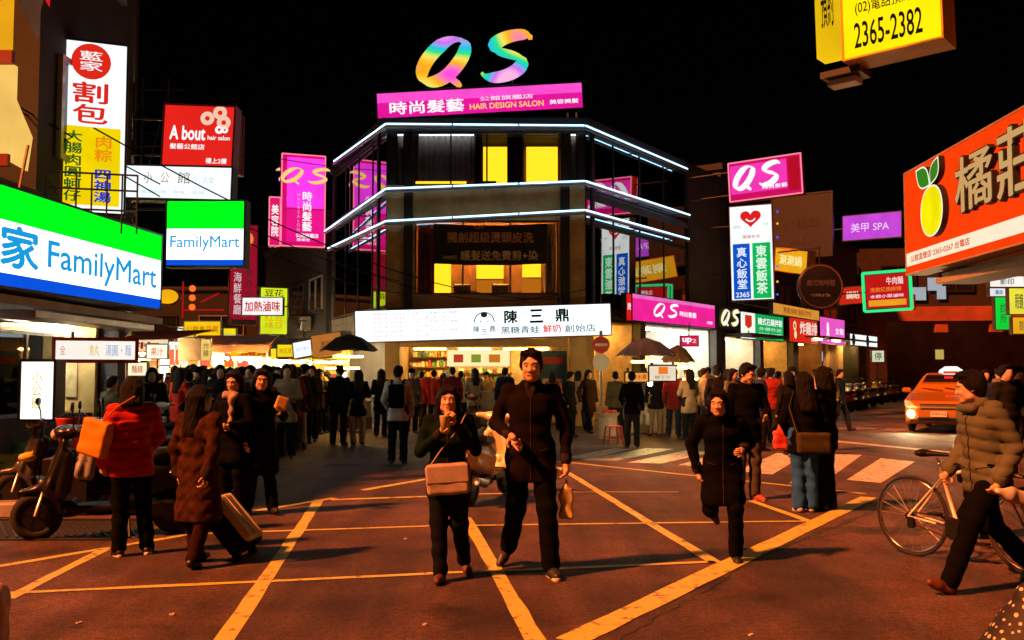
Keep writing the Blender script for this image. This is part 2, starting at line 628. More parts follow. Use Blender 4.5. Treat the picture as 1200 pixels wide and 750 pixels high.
# tar seams and darker repair patches
def wavy(a, b, wd, n, seed):
    rnd = random.Random(seed); a, b = Vector(a), Vector(b); d = (b - a).normalized(); s = Vector((-d.y, d.x, 0))
    q = MB(); pts = []
    for i in range(n + 1):
        c = a + (b - a) * (i / n) + s * rnd.uniform(-.035, .035); ww = wd * rnd.uniform(.3, 1.1)
        pts.append((c + s * ww, c - s * ww))
    for i in range(n):
        q.quad(pts[i][1], pts[i + 1][1], pts[i + 1][0], pts[i][0])
    return q
ts = empty('tar_seam', kind='structure')
wavy(G(722, 752, .003), G(900, 648, .003), .010, 26, 1).build('seam', ASPHALT_DARK, ts)
wavy(G(900, 648, .003), G(1050, 588, .003), .05, 22, 2).build('seam', ASPHALT_DARK, ts)
wavy(G(905, 640, .0025), G(1010, 620, .0025), .02, 16, 3).build('seam', ASPHALT_DARK, ts)
def blob(c, rx, ry, seed, z, parent):
    rnd = random.Random(seed); n = 22; q = MB()
    q.poly([(c[0] + rx * math.cos(t) * rnd.uniform(.6, 1.1), c[1] + ry * math.sin(t) * rnd.uniform(.6, 1.1), z) for t in [2 * math.pi * i / n for i in range(n)]])
    q.build('patch', ASPHALT_DARK, parent)
rp = empty('road_repair_patch', kind='structure')
blob(G(1035, 622), .55, .35, 1, .0020, rp); blob(G(1055, 590), .5, .5, 2, .0021, rp); blob(G(375, 680), .10, .05, 3, .0022, rp); blob(G(90, 735), .06, .04, 4, .0022, rp)
blob(G(525, 555), 1.3, .5, 6, .0023, rp); blob(G(430, 545), 1.0, .3, 8, .0024, rp)
_lit = mat('litter_paper', (.55, .5, .42), .8)
for i, (x, y) in enumerate([(201, 721), (92, 731), (497, 733), (475, 632), (880, 745)]):
    c = G(x, y); q = MB(); q.box((0, 0, .006), (.028, .02, .008), rot(0, .1, i * .9)); q.box((.010, .006, .008), (.014, .016, .008), rot(.2, 0, i * .5))
    o = q.build('paper_scrap', _lit, loc=(c.x, c.y, 0))
    tag(o, ['crumpled pale scrap lying left of centre near the bottom edge', 'crumpled pale scrap on the road near the bottom left corner', 'crumpled pale scrap on the road below the woman with the drink',
            'crumpled pale scrap left of the woman with the drink', 'crumpled pale scrap on the bare road right of the wide yellow line'][i], 'litter', 'paper scraps on the road')

CONC = mat('pavement_concrete', (.20, .20, .19), .85, var=.35, vscale=5, bump=.3)
pv = MB(); pv.prism([(-30, 10.6, .0), (-4.95, 10.6, 0), (-5.0, 15, 0), (-17, 60, 0), (-40, 60, 0)], (0, 0, .14))
pv = pv.build('pavement', CONC); tag(pv, kind='structure')
KERB = mat('kerb_stone', (.36, .36, .34), .8, var=.3, vscale=8)
for i in range(8):
    q = MB(); q.bb(-4.97 - .82 * (i + 1) + .008, -4.97 - .82 * i - .008, 10.42, 10.597, 0, .15 + .004 * (i % 2), .012); q.build('kerb_stone', KERB, pv)
for i in range(5):
    q = MB(); q.bb(-4.945, -4.79, 10.6 + .85 * i, 10.6 + .85 * i + .835, 0, .15 + .004 * (i % 2), .012); q.build('kerb_stone', KERB, pv)
# dark slanted bars over a black sheet on the road
gr = empty('dark_bar_grid', (0, 0, 0), kind='structure')
STEEL = mat('dull_steel', (.03, .03, .03), .6, .5, var=.3)
c0 = G(60, 621)
fm = MB()
fm.bb(c0.x - .95, c0.x + .95, c0.y - .62, c0.y - .57, .001, .02); fm.bb(c0.x - .95, c0.x + .95, c0.y + .57, c0.y + .62, .001, .02)
fm.build('frame', STEEL, gr)
q = MB(); q.quad((c0.x - .95, c0.y - .6, .002), (c0.x + .95, c0.y - .6, .002), (c0.x + .95, c0.y + .6, .002), (c0.x - .95, c0.y + .6, .002)); q.build('backing', mat('backing_black', (.006, .006, .006), .9, var=0), gr)
for i in range(19):
    q = MB(); x = c0.x - .88 + i * .098
    q.box((x, c0.y, .012), (.026, 1.15, .012), rot(0, 0, .55 if i % 2 else .55)); q.build('bar', STEEL, gr)

# ================================================================ helpers for walls
def frame_of(o, r):
    r = Vector((r[0], r[1], 0)).normalized()
    u = Vector((0, 0, 1)); n = r.cross(u)
    return Matrix(((r.x, u.x, n.x, o[0]), (r.y, u.y, n.y, o[1]), (r.z, u.z, n.z, o[2] if len(o) > 2 else 0), (0, 0, 0, 1)))

class Wall:
    """A vertical plane; local x along it, y up, z outward. Pieces are children of root."""
    def __init__(self, root, o, r):
        self.root = root
        self.M = Matrix.Translation(-Vector(root.location)) @ frame_of(o, r)
    def box(self, name, x0, x1, y0, y1, z0, z1, m, bev=0.0, parent=None):
        q = MB(); q.bb(x0, x1, y0, y1, z0, z1, bev)
        return self.put(q, name, m, parent)
    def put(self, q, name, m, parent=None, smooth=False):
        o = link(name, q.mesh(name, m, smooth), parent or self.root)
        if parent is None: o.matrix_local = self.M
        return o

OLIVE = mat('olive_wall_tile', (.42, .29, .11), .6, var=.4, vscale=1.2, bump=.15)
BEIGE = mat('beige_wall', (.30, .24, .16), .7, var=.25, vscale=2)
BLACKP = mat('black_painted_steel', (.012, .012, .012), .45, var=.2)
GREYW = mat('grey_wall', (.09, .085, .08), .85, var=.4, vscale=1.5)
DARKW = mat('very_dark_wall', (.028, .026, .025), .85, var=.5, vscale=.8)  # base colour kept very dark so the key light barely shows on it
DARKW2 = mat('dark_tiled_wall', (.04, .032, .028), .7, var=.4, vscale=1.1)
BROWNW = mat('brown_panelled_wall', (.16, .07, .03), .7, var=.3)
ROOFM = mat('roof_felt', (.02, .02, .02), .9)
GLASS = glass('window_glass', .10)
GLASS_R = glass('coated_curtain_wall_glass', .5, (.5, .5, .5))
DGLASS = mat('unlit_window_glass', (.012, .014, .016), .08, var=.2, spec=.6)
LIT_Y = emi('lit_room_yellow', 'ffc020', 3.2)
LIT_O = emi('lit_room_amber', 'd9801c', 1.2)
TUBE_W = emi('fluorescent_tube', 'fff2dc', 150.0)
TUBE_Y = emi('warm_tube', 'ffc060', 130.0)
BULB = emi('bare_bulb', 'ffdc98', 900.0)

# ================================================================ corner building
A_, B_, C_ = Vector((-6.7, 34.7, 0)), Vector((-3.77, 28, 0)), Vector((2.19, 28, 0))
RS = Vector((.5689, .8224, 0))                    # direction of the street on the right
D_ = C_ + RS * 10.6
cb = empty('corner_building', (-0.8, 30, 0), 0, 'three storey corner building with light tube bands, glazed wings and a hair salon above', 'building')
FR, LW, RW = Wall(cb, B_, (1, 0)), Wall(cb, A_, B_ - A_), Wall(cb, C_, D_ - C_)
LWL, RWL = (B_ - A_).length, (D_ - C_).length
off = -Vector(cb.location)
plan = [A_, B_, C_, D_, Vector((3.0, 44, 0)), Vector((-3.5, 42, 0))]
def slab(name, z, t, m, grow=0.0):
    q = MB(); c = Vector((-.3, 34, 0))
    q.prism([off + p + (p - c).normalized() * grow + Vector((0, 0, z)) for p in plan], (0, 0, t))
    return q.build(name, m, cb)
slab('floor_slab', 3.30, .22, GREYW, -.02)
slab('floor_slab', 6.85, .2, GREYW, -.02)
slab('roof', 9.02, .2, ROOFM, .25)
# rear walls
for a, b in ((plan[3], plan[4]), (plan[4], plan[5]), (plan[5], plan[0])):
    wl = Wall(cb, a, b - a); wl.box('wall', 0, (b - a).length, 0, 9.0, -.25, -.01, DARKW2)
# front face
FR.box('pillar', -.02, .42, 0, 3.3, -.45, .0, BEIGE); FR.box('pillar', 5.50, 5.98, 0, 3.3, -.45, .02, BEIGE)
FR.box('wall', 0.0, .84, 3.52, 6.15, -.2, .0, OLIVE); FR.box('wall', 5.17, 5.96, 3.52, 6.15, -.2, .0, OLIVE)
FR.box('sill_wall', .843, 5.167, 3.52, 3.92, -.2, .015, BEIGE)
FR.box('wall_band', 0, 5.96, 6.153, 7.22, -.2, .02, OLIVE)
FR.box('parapet', 0, 5.96, 8.86, 9.017, -.2, .03, BLACKP)
FR.box('wall', 0.0, .25, 7.223, 8.857, -.2, .0, BLACKP); FR.box('wall', 5.75, 5.96, 7.223, 8.857, -.2, .0, BLACKP)
for x0, x1 in ((.53, .80), (5.22, 5.50)):
    FR.box('post', x0, x1, 3.3, 9.0, .035, .14, BLACKP, .01)
def window(wl, x0, x1, y0, y1, g=GLASS, cols=1, fr=BLACKP, dep=-.1, fw=.05):
    q = MB()
    q.bb(x0, x1, y0, y0 + fw, dep - .03, dep + .03); q.bb(x0, x1, y1 - fw, y1, dep - .03, dep + .03)
    for i in range(cols + 1):
        xx = x0 + (x1 - x0 - fw) * i / cols
        q.bb(xx, xx + fw, y0 + fw, y1 - fw, dep - .028, dep + .028)
    w_ = wl.put(q, 'window', fr)
    for i in range(cols):
        a = x0 + (x1 - x0 - fw) * i / cols + fw; b = x0 + (x1 - x0 - fw) * (i + 1) / cols
        p = MB(); p.bb(a, b, y0 + fw, y1 - fw, dep - .006, dep + .006)
        link('pane', p.mesh('pane', g), w_)
    return w_
window(FR, .845, 5.165, 3.925, 6.15, GLASS, 3)
window(FR, .255, .525, 7.225, 8.855, GLASS, 1); window(FR, .805, 5.215, 7.225, 8.855, GLASS, 4); window(FR, 5.505, 5.745, 7.225, 8.855, GLASS, 1)
# upper rooms on the front
for y0, y1, dep in ((3.53, 6.8, 3.2), (7.06, 9.0, 2.6)):
    FR.box('back_wall', .3, 5.7, y0, y1, -dep - .05, -dep, BROWNW)
# second floor interior: lit doorways and mirrors
for px0, px1, y0, y1, m in ((508, 528, 3.95, 5.2, LIT_Y), (558, 590, 4.7, 5.2, LIT_Y), (558, 590, 3.95, 4.65, LIT_O), (612, 634, 4.75, 5.35, LIT_Y), (611, 634, 3.95, 4.7, LIT_O)):
    k = 31.0 / 1100
    FR.box('lit_opening', (px0 - 600) * k + 3.77, (px1 - 600) * k + 3.77, y0, y1, -3.1, -3.08, m)
for x in (1.7, 3.0, 4.4):
    FR.box('ceiling_light', x - .35, x + .35, 6.70, 6.74, -2.0, -1.8, emi('salon_ceiling_light', 'ffb050', 600.0))
for x in (2.2, 3.4):                                  # salon chairs seen over the sill
    q = MB(); q.box((x, 4.15, -1.7), (.55, .5, .12), None, .05); q.box((x, 3.85, -1.45), (.55, .12, .5), None, .04); FR.put(q, 'salon_chair', BLACKP)
# third floor: pleated curtains and lit rooms
CURT = mat('grey_curtain', (.42, .41, .40), .9, var=.25, vscale=2)
CURT_B = mat('brown_curtain', (.07, .03, .018), .9)
def curtain(wl, x0, x1, y0, y1, z, m, amp=.045, per=.17):
    q = MB(); n = max(8, int((x1 - x0) / per * 8))
    pts = [(x0 + (x1 - x0) * i / n, z + amp * math.sin(2 * math.pi * i / 8) * (1 + .3 * math.sin(i * .7))) for i in range(n + 1)]
    for i in range(n):
        a, b = pts[i], pts[i + 1]
        q.quad((a[0], y0, a[1]), (b[0], y0, b[1]), (b[0], y1, b[1]), (a[0], y1, a[1]))
        q.quad((a[0], y0, a[1] - .012), (a[0], y1, a[1] - .012), (b[0], y1, b[1] - .012), (b[0], y0, b[1] - .012))
    return wl.put(q, 'curtain', m, smooth=True)
curtain(FR, .9, 2.62, 7.42, 8.86, -.35, CURT); curtain(FR, 3.62, 4.08, 7.25, 8.86, -.35, CURT_B); curtain(FR, 2.62, 2.86, 7.25, 8.86, -.35, CURT_B)
curtain(FR, .9, 1.42, 3.93, 6.1, -.3, mat('pink_striped_curtain', (.38, .12, .11), .9, var=.5, vscale=9)); curtain(FR, 4.75, 5.1, 3.93, 6.1, -.3, CURT)
FR.box('curtain_fill_lamp', .95, 2.6, 8.79, 8.82, -.24, -.20, emi('curtain_fill_lamp', 'e8ecf0', 9.0)); FR.box('curtain_fill_lamp', 5.52, 5.74, 8.79, 8.82, -.22, -.18, emi('curtain_fill_lamp', 'e8ecf0', 9.0)); FR.box('curtain_fill_lamp', .27, .51, 8.79, 8.82, -.22, -.18, emi('curtain_fill_lamp', 'e8ecf0', 9.0))  # light strips added behind the glass only to brighten the curtains
curtain(FR, .27, .52, 7.3, 8.86, -.3, CURT); curtain(FR, 5.5, 5.75, 7.3, 8.86, -.3, CURT)
k = 30.2 / 1100
for px0, px1, y0, y1, m in ((566, 595, 7.25, 8.8, LIT_Y), (617, 654, 7.25, 8.8, LIT_Y), (484, 546, 7.25, 7.40, LIT_Y)):
    z = -2.2 if px0 != 484 else -.9
    kk = (28 - z) / 1100
    FR.box('lit_opening', (px0 - 600) * kk + 3.77, (px1 - 600) * kk + 3.77, y0 + .15, y1 + .12, z - .02, z, m)
for px in (572, 606, 650):
    kk = 29.6 / 1100; x = (px - 600) * kk + 3.77
    q = MB(); q.box((x, 7.45, -1.6), (.5, .45, .1), None, .05); FR.put(q, 'salon_chair', BLACKP)
# ground floor shop of the corner: recessed kiosk
INT = mat('kiosk_interior_wall', (.42, .30, .16), .7, var=.3, vscale=4)
FR.box('back_wall', .4, 5.5, 0, 3.28, -2.6, -2.5, INT); FR.box('side_wall', .38, .42, 0, 3.28, -2.5, -.45, INT); FR.box('side_wall', 5.5, 5.54, 0, 3.28, -2.5, -.45, INT)
FR.box('counter', .9, 4.9, 0.0, 1.02, -1.0, -.35, mat('steel_counter', (.35, .33, .30), .4, .6), .02)
FR.box('shutter_box', .45, 5.45, 2.36, 2.60, -.4, .12, mat('shutter_metal', (.42, .33, .24), .55, .2, var=.2), .02)
for x in (1.2, 2.6, 4.0, 5.0):
    FR.box('tube_lamp', x - .5, x + .5, 2.30, 2.34, -1.4, -1.34, TUBE_Y)
FR.box('menu_board', 1.75, 3.7, 1.78, 2.28, -1.32, -1.28, emi('lit_menu_board', 'ffe7a8', 1.1))
_w2 = FR.box('menu_picture', 1.95, 2.25, 1.9, 2.15, -1.278, -1.27, emi('menu_red', 'c04020', .9)); FR.box('menu_picture', 2.5, 2.8, 1.9, 2.15, -1.278, -1.27, emi('menu_green', '8a9a30', .9)); FR.box('menu_picture', 3.05, 3.4, 1.9, 2.15, -1.278, -1.27, emi('menu_orange', 'd07a20', .9))
GOODS = [mat('goods_%s' % n, c, .6, var=.3, vscale=12) for n, c in (('red', (.5, .04, .02)), ('amber', (.6, .3, .04)), ('cream', (.6, .5, .35)), ('green', (.1, .25, .05)), ('brown', (.2, .08, .03)), ('white', (.7, .68, .62)), ('blue', (.05, .12, .35)))]
rg = random.Random(5)
for row in range(4):
    FR.box('shelf', .55, 1.75, 1.1 + row * .32, 1.125 + row * .32, -2.45, -2.1, BROWNW)
    x = .58
    while x < 1.68:
        wd = rg.uniform(.07, .14); h = rg.uniform(.12, .24)
        FR.box('jar', x, x + wd, 1.126 + row * .32, 1.126 + row * .32 + h, -2.35, -2.2, rg.choice(GOODS), .015); x += wd + .02
for row in range(3):
    FR.box('shelf', 2.0, 3.9, 1.1 + row * .22, 1.12 + row * .22, -2.45, -2.1, BROWNW)
    x = 2.05
    while x < 3.8:
        wd = rg.uniform(.08, .2); FR.box('box', x, x + wd, 1.121 + row * .22, 1.121 + row * .22 + rg.uniform(.08, .19), -2.35, -2.2, rg.choice(GOODS), .01); x += wd + .03
FR.box('poster_board', 4.55, 5.45, 1.0, 2.25, -.75, -.70, mat('poster_blue', (.02, .10, .16), .5, var=.5, vscale=5))
FR.box('poster_band', 4.65, 5.35, 1.85, 2.05, -.699, -.69, GOODS[0]); FR.box('poster_band', 4.7, 5.3, 1.1, 1.4, -.699, -.69, GOODS[2])
# glazed wings
for wl, L, cols in ((LW, LWL, 4), (RW, 7.5, 4)):
    for y0, y1 in ((3.56, 6.12), (6.16, 7.12), (7.16, 8.9)):
        window(wl, .05, L - .05, y0, y1, GLASS_R, cols, BLACKP, -.08, .06)
    wl.box('spandrel_backing', .05, L - .05, 6.16, 7.12, -.22, -.18, BLACKP)
    wl.box('parapet', 0, L, 8.905, 9.017, -.2, .03, BLACKP)
    wl.box('back_wall', .3 if wl is LW else 3.4, L - (3.4 if wl is LW else .3), 3.53, 9.0, -2.3, -2.2, DARKW2)
RW.box('wall', 7.5, RWL, 3.53, 9.0, -.2, .0, DARKW2)
LW.box('wall', 0, LWL - .02, 0, 3.29, -.3, -.02, DARKW2)
LW.box('lit_opening', 2.6, 3.6, 3.7, 5.9, -1.8, -1.75, emi('lit_room_deep_amber', 'e08a10', .9)); LW.box('lit_opening', 4.3, 4.8, 3.7, 5.9, -1.6, -1.55, LIT_Y)
curtain(LW, 3.4, 4.4, 3.6, 6.1, -.5, mat('ochre_curtain', (.35, .18, .04), .9)); curtain(RW, .3, 1.0, 7.2, 8.9, -.4, CURT_B); curtain(RW, 1.6, 2.4, 7.2, 8.9, -.4, CURT)
curtain(RW, .2, .7, 3.6, 6.1, -.4, CURT_B)
RW.box('lit_opening', .45, .62, 7.6, 8.6, -.7, -.65, LIT_Y); RW.box('lit_opening', 2.0, 4.0, 3.7, 5.5, -1.9, -1.85, LIT_O)
LW.box('post', LWL - .7, LWL - .55, 3.3, 9.0, .03, .12, BLACKP); RW.box('post', .25, .40, 3.3, 9.0, .03, .12, BLACKP)
# light tubes round the three faces
NEON = emi('cold_light_tube', '9cd0f2', 4.6)
SILV = mat('galvanised_rail', (.35, .37, .38), .4, .7)
for pts in ([(391, 189, 33.2), (452, 145, 27.6), (686, 147, 27.6), (806, 198, 33.6)], [(380, 271, 33.8), (452, 221, 27.6), (686, 212, 27.6), (809, 252, 33.6)], [(384, 291, 33.8), (452, 259, 27.6), (686, 246, 27.6), (808, 280, 33.6)]):
    for i in range(3):
        a, b = P(*pts[i]), P(*pts[i + 1])
        d = b - a; nseg = 3 if i == 1 else 2
        for s_ in range(nseg):
            p0, p1 = a + d * (s_ / nseg + .004), a + d * ((s_ + 1) / nseg - .004)
            q = MB(); q.tube([p0 + off, p1 + off], .024, 8); t_ = q.build('light_tube', NEON, cb, True)
        q = MB(); dn = Vector((0, .05, -.075)); q.tube([a + off + dn, b + off + dn], .05, 6); q.build('tube_rail', SILV, cb)
        for t in (.12, .5, .88):
            c = a + d * t + off; nn = {0: Vector((.9, .4, 0)), 1: Vector((0, 1, 0)), 2: Vector((-.8, .55, 0))}[i]
            q = MB(); q.tube([c + dn, c + dn + nn * .42 + Vector((0, 0, -.04))], .018, 6); q.build('bracket', BLACKP, cb)
# roof clutter
q = MB(); q.tube([(2.7, 1.5, 9.2), (2.7, 1.5, 10.9)], .03, 6); q.tube([(3.0, 1.6, 9.2), (3.0, 1.6, 10.7)], .03, 6); q.build('vent_pipe', SILV, cb)

# ================================================================ shops along the street on the right of the corner
def shop_interior(wl, x0, x1, h, dep, wall_m, tube, seed, ntube=2, shelf=True):
    """open lit shop room behind the facade line of a building"""
    wl.box('back_wall', x0, x1, 0.02, h, -dep - .05, -dep, wall_m)
    wl.box('side_wall', x0, x0 + .05, .02, h, -dep + .001, -.3, wall_m); wl.box('side_wall', x1 - .05, x1, .02, h, -dep + .001, -.3, wall_m)
    wl.box('ceiling', x0 + .051, x1 - .051, h - .05, h - .002, -dep + .002, -.3, wall_m)
    for i in range(ntube):
        x = x0 + (x1 - x0) * (i + .5) / ntube
        wl.box('tube_lamp', x - .6, x + .6, h - .12, h - .07, -dep * .45 - .03, -dep * .45 + .03, tube)
    rr = random.Random(seed)
    if shelf:
        for row in range(4):
            wl.box('shelf', x0 + .15, x1 - .15, .5 + row * .45, .53 + row * .45, -dep + .05, -dep + .4, GOODS[5])
            x = x0 + .2
            while x < x1 - .4:
                wd = rr.uniform(.1, .3); wl.box('goods_box', x, x + wd, .531 + row * .45, .53 + row * .45 + rr.uniform(.15, .36), -dep + .1, -dep + .35, rr.choice(GOODS), .012); x += wd + .05
WHITE_IN = mat('white_shop_wall', (.8, .8, .76), .6, var=.05)
TEAL = emi('teal_lit_panel', '20c8a0', .9)
RW.box('wall', 0, .5, 0, 3.29, -.3, .0, BEIGE)
RW.box('wall', 3.6, 4.0, 0, 3.29, -.3, .0, GREYW)
shop_interior(RW, .5, 3.6, 3.2, 3.0, INT, TUBE_Y, 11)
shop_interior(RW, 4.0, 10.0, 3.25, 3.0, WHITE_IN, TUBE_W, 12, 4, False)
RW.box('display_panel', 4.4, 6.6, .9, 2.9, -2.6, -2.5, emi('white_lit_display', 'fdfff8', 1.6)); RW.box('display_panel', 6.65, 7.2, .9, 2.95, -2.6, -2.5, TEAL); RW.box('display_panel', 4.0, 4.36, .5, 2.95, -2.4, -2.3, emi('pale_green_lit_panel', 'b0e8b0', 1.0))
RW.box('poster', 8.0, 8.8, .9, 2.7, -2.6, -2.5, emi('lit_yellow_poster', 'f2b818', .9)); RW.box('red_label', 5.4, 5.9, 2.6, 2.75, -2.497, -2.49, emi('lit_red_label', 'd81818', .9))
RW.box('pillar', 10.0, 10.55, 0, 3.29, -.4, .02, GREYW)
def facade(name, label, o, r, L, h, dep, m, z0=3.3, storeys=5, cols=3, win=DGLASS, litp=0.0, shops=None, seed=1, ac=0, gap=3.1, wy=1.35):
    """a street building: wall with window openings (frame, pane), shop floor below"""
    rt = empty(name, (o[0], o[1], 0), 0, label, 'building')
    wl = Wall(rt, o, r)
    rr = random.Random(seed)
    wl.box('wall', 0, L, z0, h, -dep, 0, m)
    wl.box('roof', -.1, L + .1, h + .003, h + .25, -dep, .12, ROOFM)
    for s_ in range(storeys):
        y0 = z0 + .9 + s_ * gap
        if y0 + wy > h - .3: break
        for c in range(cols):
            cw_ = L / cols; x0 = c * cw_ + cw_ * .16; x1 = (c + 1) * cw_ - cw_ * .16
            lit = rr.random() < litp
            q = MB(); q.bb(x0, x1, y0, y0 + .07, .002, .07); q.bb(x0, x1, y0 + wy - .07, y0 + wy, .002, .07)
            for xx in (x0, (x0 + x1) / 2 - .035, x1 - .07): q.bb(xx, xx + .07, y0 + .07, y0 + wy - .07, .002, .065)
            w_ = wl.put(q, 'window', SILV if rr.random() < .5 else BLACKP)
            for a, b in ((x0 + .07, (x0 + x1) / 2 - .035), ((x0 + x1) / 2 + .035, x1 - .07)):
                p = MB(); p.bb(a, b, y0 + .07, y0 + wy - .07, .01, .03); link('pane', p.mesh('pane', LIT_O if lit else win), w_)
            q = MB(); q.bb(x0 - .08, x1 + .08, y0 - .10, y0 - .002, .002, .16); wl.put(q, 'sill', m)
            if rr.random() < ac and s_ > 0:
                q = MB(); q.bb(x0 + .1, x0 + .9, y0 - .75, y0 - .2, .12, .5, .03); a_ = wl.put(q, 'air_conditioner', mat('ac_grey', (.2, .2, .19), .6))
                q = MB(); q.lathe([(.2, 0), (.22, .01), (.2, .02), (.05, .02)], None, 14, (x0 + .38, y0 - .47, .5)); link('fan_grille', q.mesh('fan_grille', BLACKP), a_)
    return rt, wl
E1 = C_ + RS * 10.65
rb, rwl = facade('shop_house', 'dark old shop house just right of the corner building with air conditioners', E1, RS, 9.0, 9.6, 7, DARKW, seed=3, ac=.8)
shop_interior(rwl, .3, 4.2, 3.1, 3.0, mat('cream_shop_wall', (.7, .6, .42), .7), TUBE_W, 14)
shop_interior(rwl, 4.6, 8.6, 3.1, 3.0, INT, TUBE_Y, 15)
rwl.box('pillar', -.0, .3, 0, 3.298, -.5, .0, GREYW); rwl.box('pillar', 4.2, 4.6, 0, 3.298, -.5, .0, GREYW); rwl.box('pillar', 8.6, 9.0, 0, 3.298, -.5, .0, GREYW)
rwl.box('canopy', .2, 4.3, 3.0, 3.12, .01, 1.1, GREYW)
E2 = C_ + RS * 19.7
rb2, rwl2 = facade('shop_house', 'dark shop house with purple sign farther along the right street', E2, RS, 11.0, 8.4, 7, DARKW2, seed=4, ac=.5, litp=.1)
shop_interior(rwl2, .3, 5.0, 3.1, 2.5, BROWNW, TUBE_Y, 16); rwl2.box('wall', 5.2, 7.8, 0, 3.298, -.3, .0, mat('pale_pink_wall', (.55, .36, .24), .7))
rwl2.box('wall', 7.8, 11, 0, 3.298, -.3, 0, DARKW)
for x_ in (1.0, 4.0, 7.0, 9.5):
    rwl2.box('tube_lamp', x_, x_ + 1.2, 3.15, 3.2, .5, .56, TUBE_Y)  # tubes added under the canopy to brighten the parked scooters
rwl2.box('canopy', .2, 10.8, 3.22, 3.29, .01, 1.2, GREYW)
rwl2.box('pillar', 0, .3, 0, 3.298, -.5, .0, GREYW)
# ---- far end of the right street: old brick-red arcade
ar = empty('arcade_building', (21, 52, 0), 0, 'dark building with red painted arcade pillars behind the taxi', 'building')
aw = Wall(ar, (17.5, 55, 0), (1, -.12))
REDP = mat('red_oxide_paint', (.30, .065, .035), .7, var=.3, vscale=1)
DKRED = mat('dark_red_brick', (.024, .010, .008), .85, var=.4, vscale=2)
aw.box('wall', 0, 26, 5.4, 8.8, -8, 0, DKRED); aw.box('beam', 3.2, 14.5, 4.55, 5.39, -.5, .12, REDP); aw.box('back_wall', 0, 26, 0, 5.39, -5.0, -4.9, mat('arcade_back_wall', (.16, .08, .05), .8, var=.4, vscale=1))
for x_ in (5, 9, 16, 20):
    aw.box('tube_lamp', x_, x_ + 1.4, 4.9, 4.96, -3.0, -2.94, emi('arcade_fill_tube', 'ffb070', 8.0))  # tubes added under the arcade ceiling to light it up
for x_, y_, w__, c__ in ((1.0, 2.3, .8, 'c8d0d8'), (2.3, 2.0, .5, 'a8b8c0'), (8.5, 2.4, .5, 'e0c060'), (16.0, 2.2, .9, 'f0d8a0'), (18.2, 2.1, 1.0, 'c8e8d0'))[:5]:
    aw.box('lit_panel', x_, x_ + w__, y_, y_ + .6, -4.88, -4.86, emi('far_panel_' + c__, c__, .7))
for x in (3.3, 13.3, 21):
    aw.box('pillar', x, x + 1.0, 0, 4.545, -.8, .08, REDP, .04)
for x in (7.0, 10.0, 12.5):
    aw.box('beam_end', x, x + .7, 3.9, 4.4, -.3, .0, REDP)
for s_ in range(1):
    for c in range(8):
        x0 = .8 + c * 3.2; y0 = 6.2 + s_ * 3
        q = MB(); q.bb(x0, x0 + 2.0, y0, y0 + .1, .003, .1); q.bb(x0, x0 + 2, y0 + 1.5, y0 + 1.6, .003, .1); q.bb(x0, x0 + .1, y0 + .1, y0 + 1.5, .003, .1); q.bb(x0 + 1.9, x0 + 2, y0 + .1, y0 + 1.5, .003, .1); q.bb(x0 + .95, x0 + 1.05, y0 + .1, y0 + 1.5, .003, .09)
        w_ = aw.put(q, 'window', BLACKP)
        p = MB(); p.bb(x0 + .1, x0 + 1.9, y0 + .1, y0 + 1.5, .01, .04); link('pane', p.mesh('pane', DGLASS), w_)
for x, y, s_ in ((5.6, 5.75, .9), (6.6, 6.3, .8), (7.1, 5.8, .5)):
    aw.box('lit_pane', x, x + s_, y, y + .75, .11, .13, emi('cold_lit_pane', 'b8c0c8', .75))
# ---- tall building behind, closing the view
facade('tower_block', 'tall unlit building standing far behind the corner building', (-48, 62), (1, 0), 62, 7, 10, mat('near_black_wall', (.010, .009, .009), .9), z0=0, storeys=2, cols=14, seed=9)  # base colour lowered until the wall reads black under the key light

GOODS_EARLY = mat('faded_poster', (.5, .42, .2), .7, var=.4, vscale=6)
# ================================================================ left side: convenience-store block and the row behind it
lb = empty('store_building', (-6.4, 12, 0), 0, 'tall building on the left with the green and white store fascia', 'building')
lw = Wall(lb, (-6.4, 10.2, 0), (0, 1))       # faces the street (+X)
lw.box('wall', 2.3, 5.4, 3.0, 13, -9, 0, DARKW); lw.box('wall', -.3, 2.297, 3.0, 3.9, -9, 0, DARKW2)
lw.box('roof_terrace', -.3, 2.297, 3.903, 4.0, -9, .1, GREYW)
lw.box('pillar', .55, 1.15, .14, 2.997, -.62, -.02, mat('dark_stone_pillar', (.03, .024, .02), .5, var=.4)); lw.box('pillar', 5.1, 5.4, .14, 2.997, -.3, -.02, GREYW); lw.box('cross_wall', 4.95, 5.05, .141, 2.395, -2.9, -.32, mat('yellow_store_wall', (.62, .46, .16), .7, var=.2)); lw.box('tube_lamp', 4.5, 4.56, 2.32, 2.36, -1.6, -.5, TUBE_W); lw.box('shelf', 4.75, 4.945, .9, .95, -1.3, -.35, GREYW); lw.box('wall_poster', 4.93, 4.948, 1.2, 1.9, -1.3, -.6, GOODS_EARLY)
lw.box('plaque', .8, .9, 1.55, 1.72, -.019, -.005, GOODS[2])
lw.box('soffit', -.3, 5.5, 2.40, 2.5, -1.4, .55, mat('soffit_panel', (.28, .28, .27), .6, var=.25)); lw.box('soffit_trim', 1.5, 5.4, 2.28, 2.38, -.1, .45, mat('trim_steel', (.42, .42, .42), .4, .5), .01)
for x in (.6, 2.2, 3.8):
    lw.box('tube_lamp', x, x + 1.1, 2.375, 2.397, -.9, -.8, emi('soffit_tube', 'fff2dc', 40.0))
STWALL = mat('store_wall', (.46, .36, .2), .7, var=.2)
lw.box('back_wall', 1.3, 5.4, .141, 2.395, -3.0, -2.9, STWALL)
window(lw, 1.4, 4.7, .95, 2.2, GLASS, 3, SILV, -.75)
lw.box('sill_wall', 1.2, 4.8, .141, .945, -.85, -.65, GREYW)
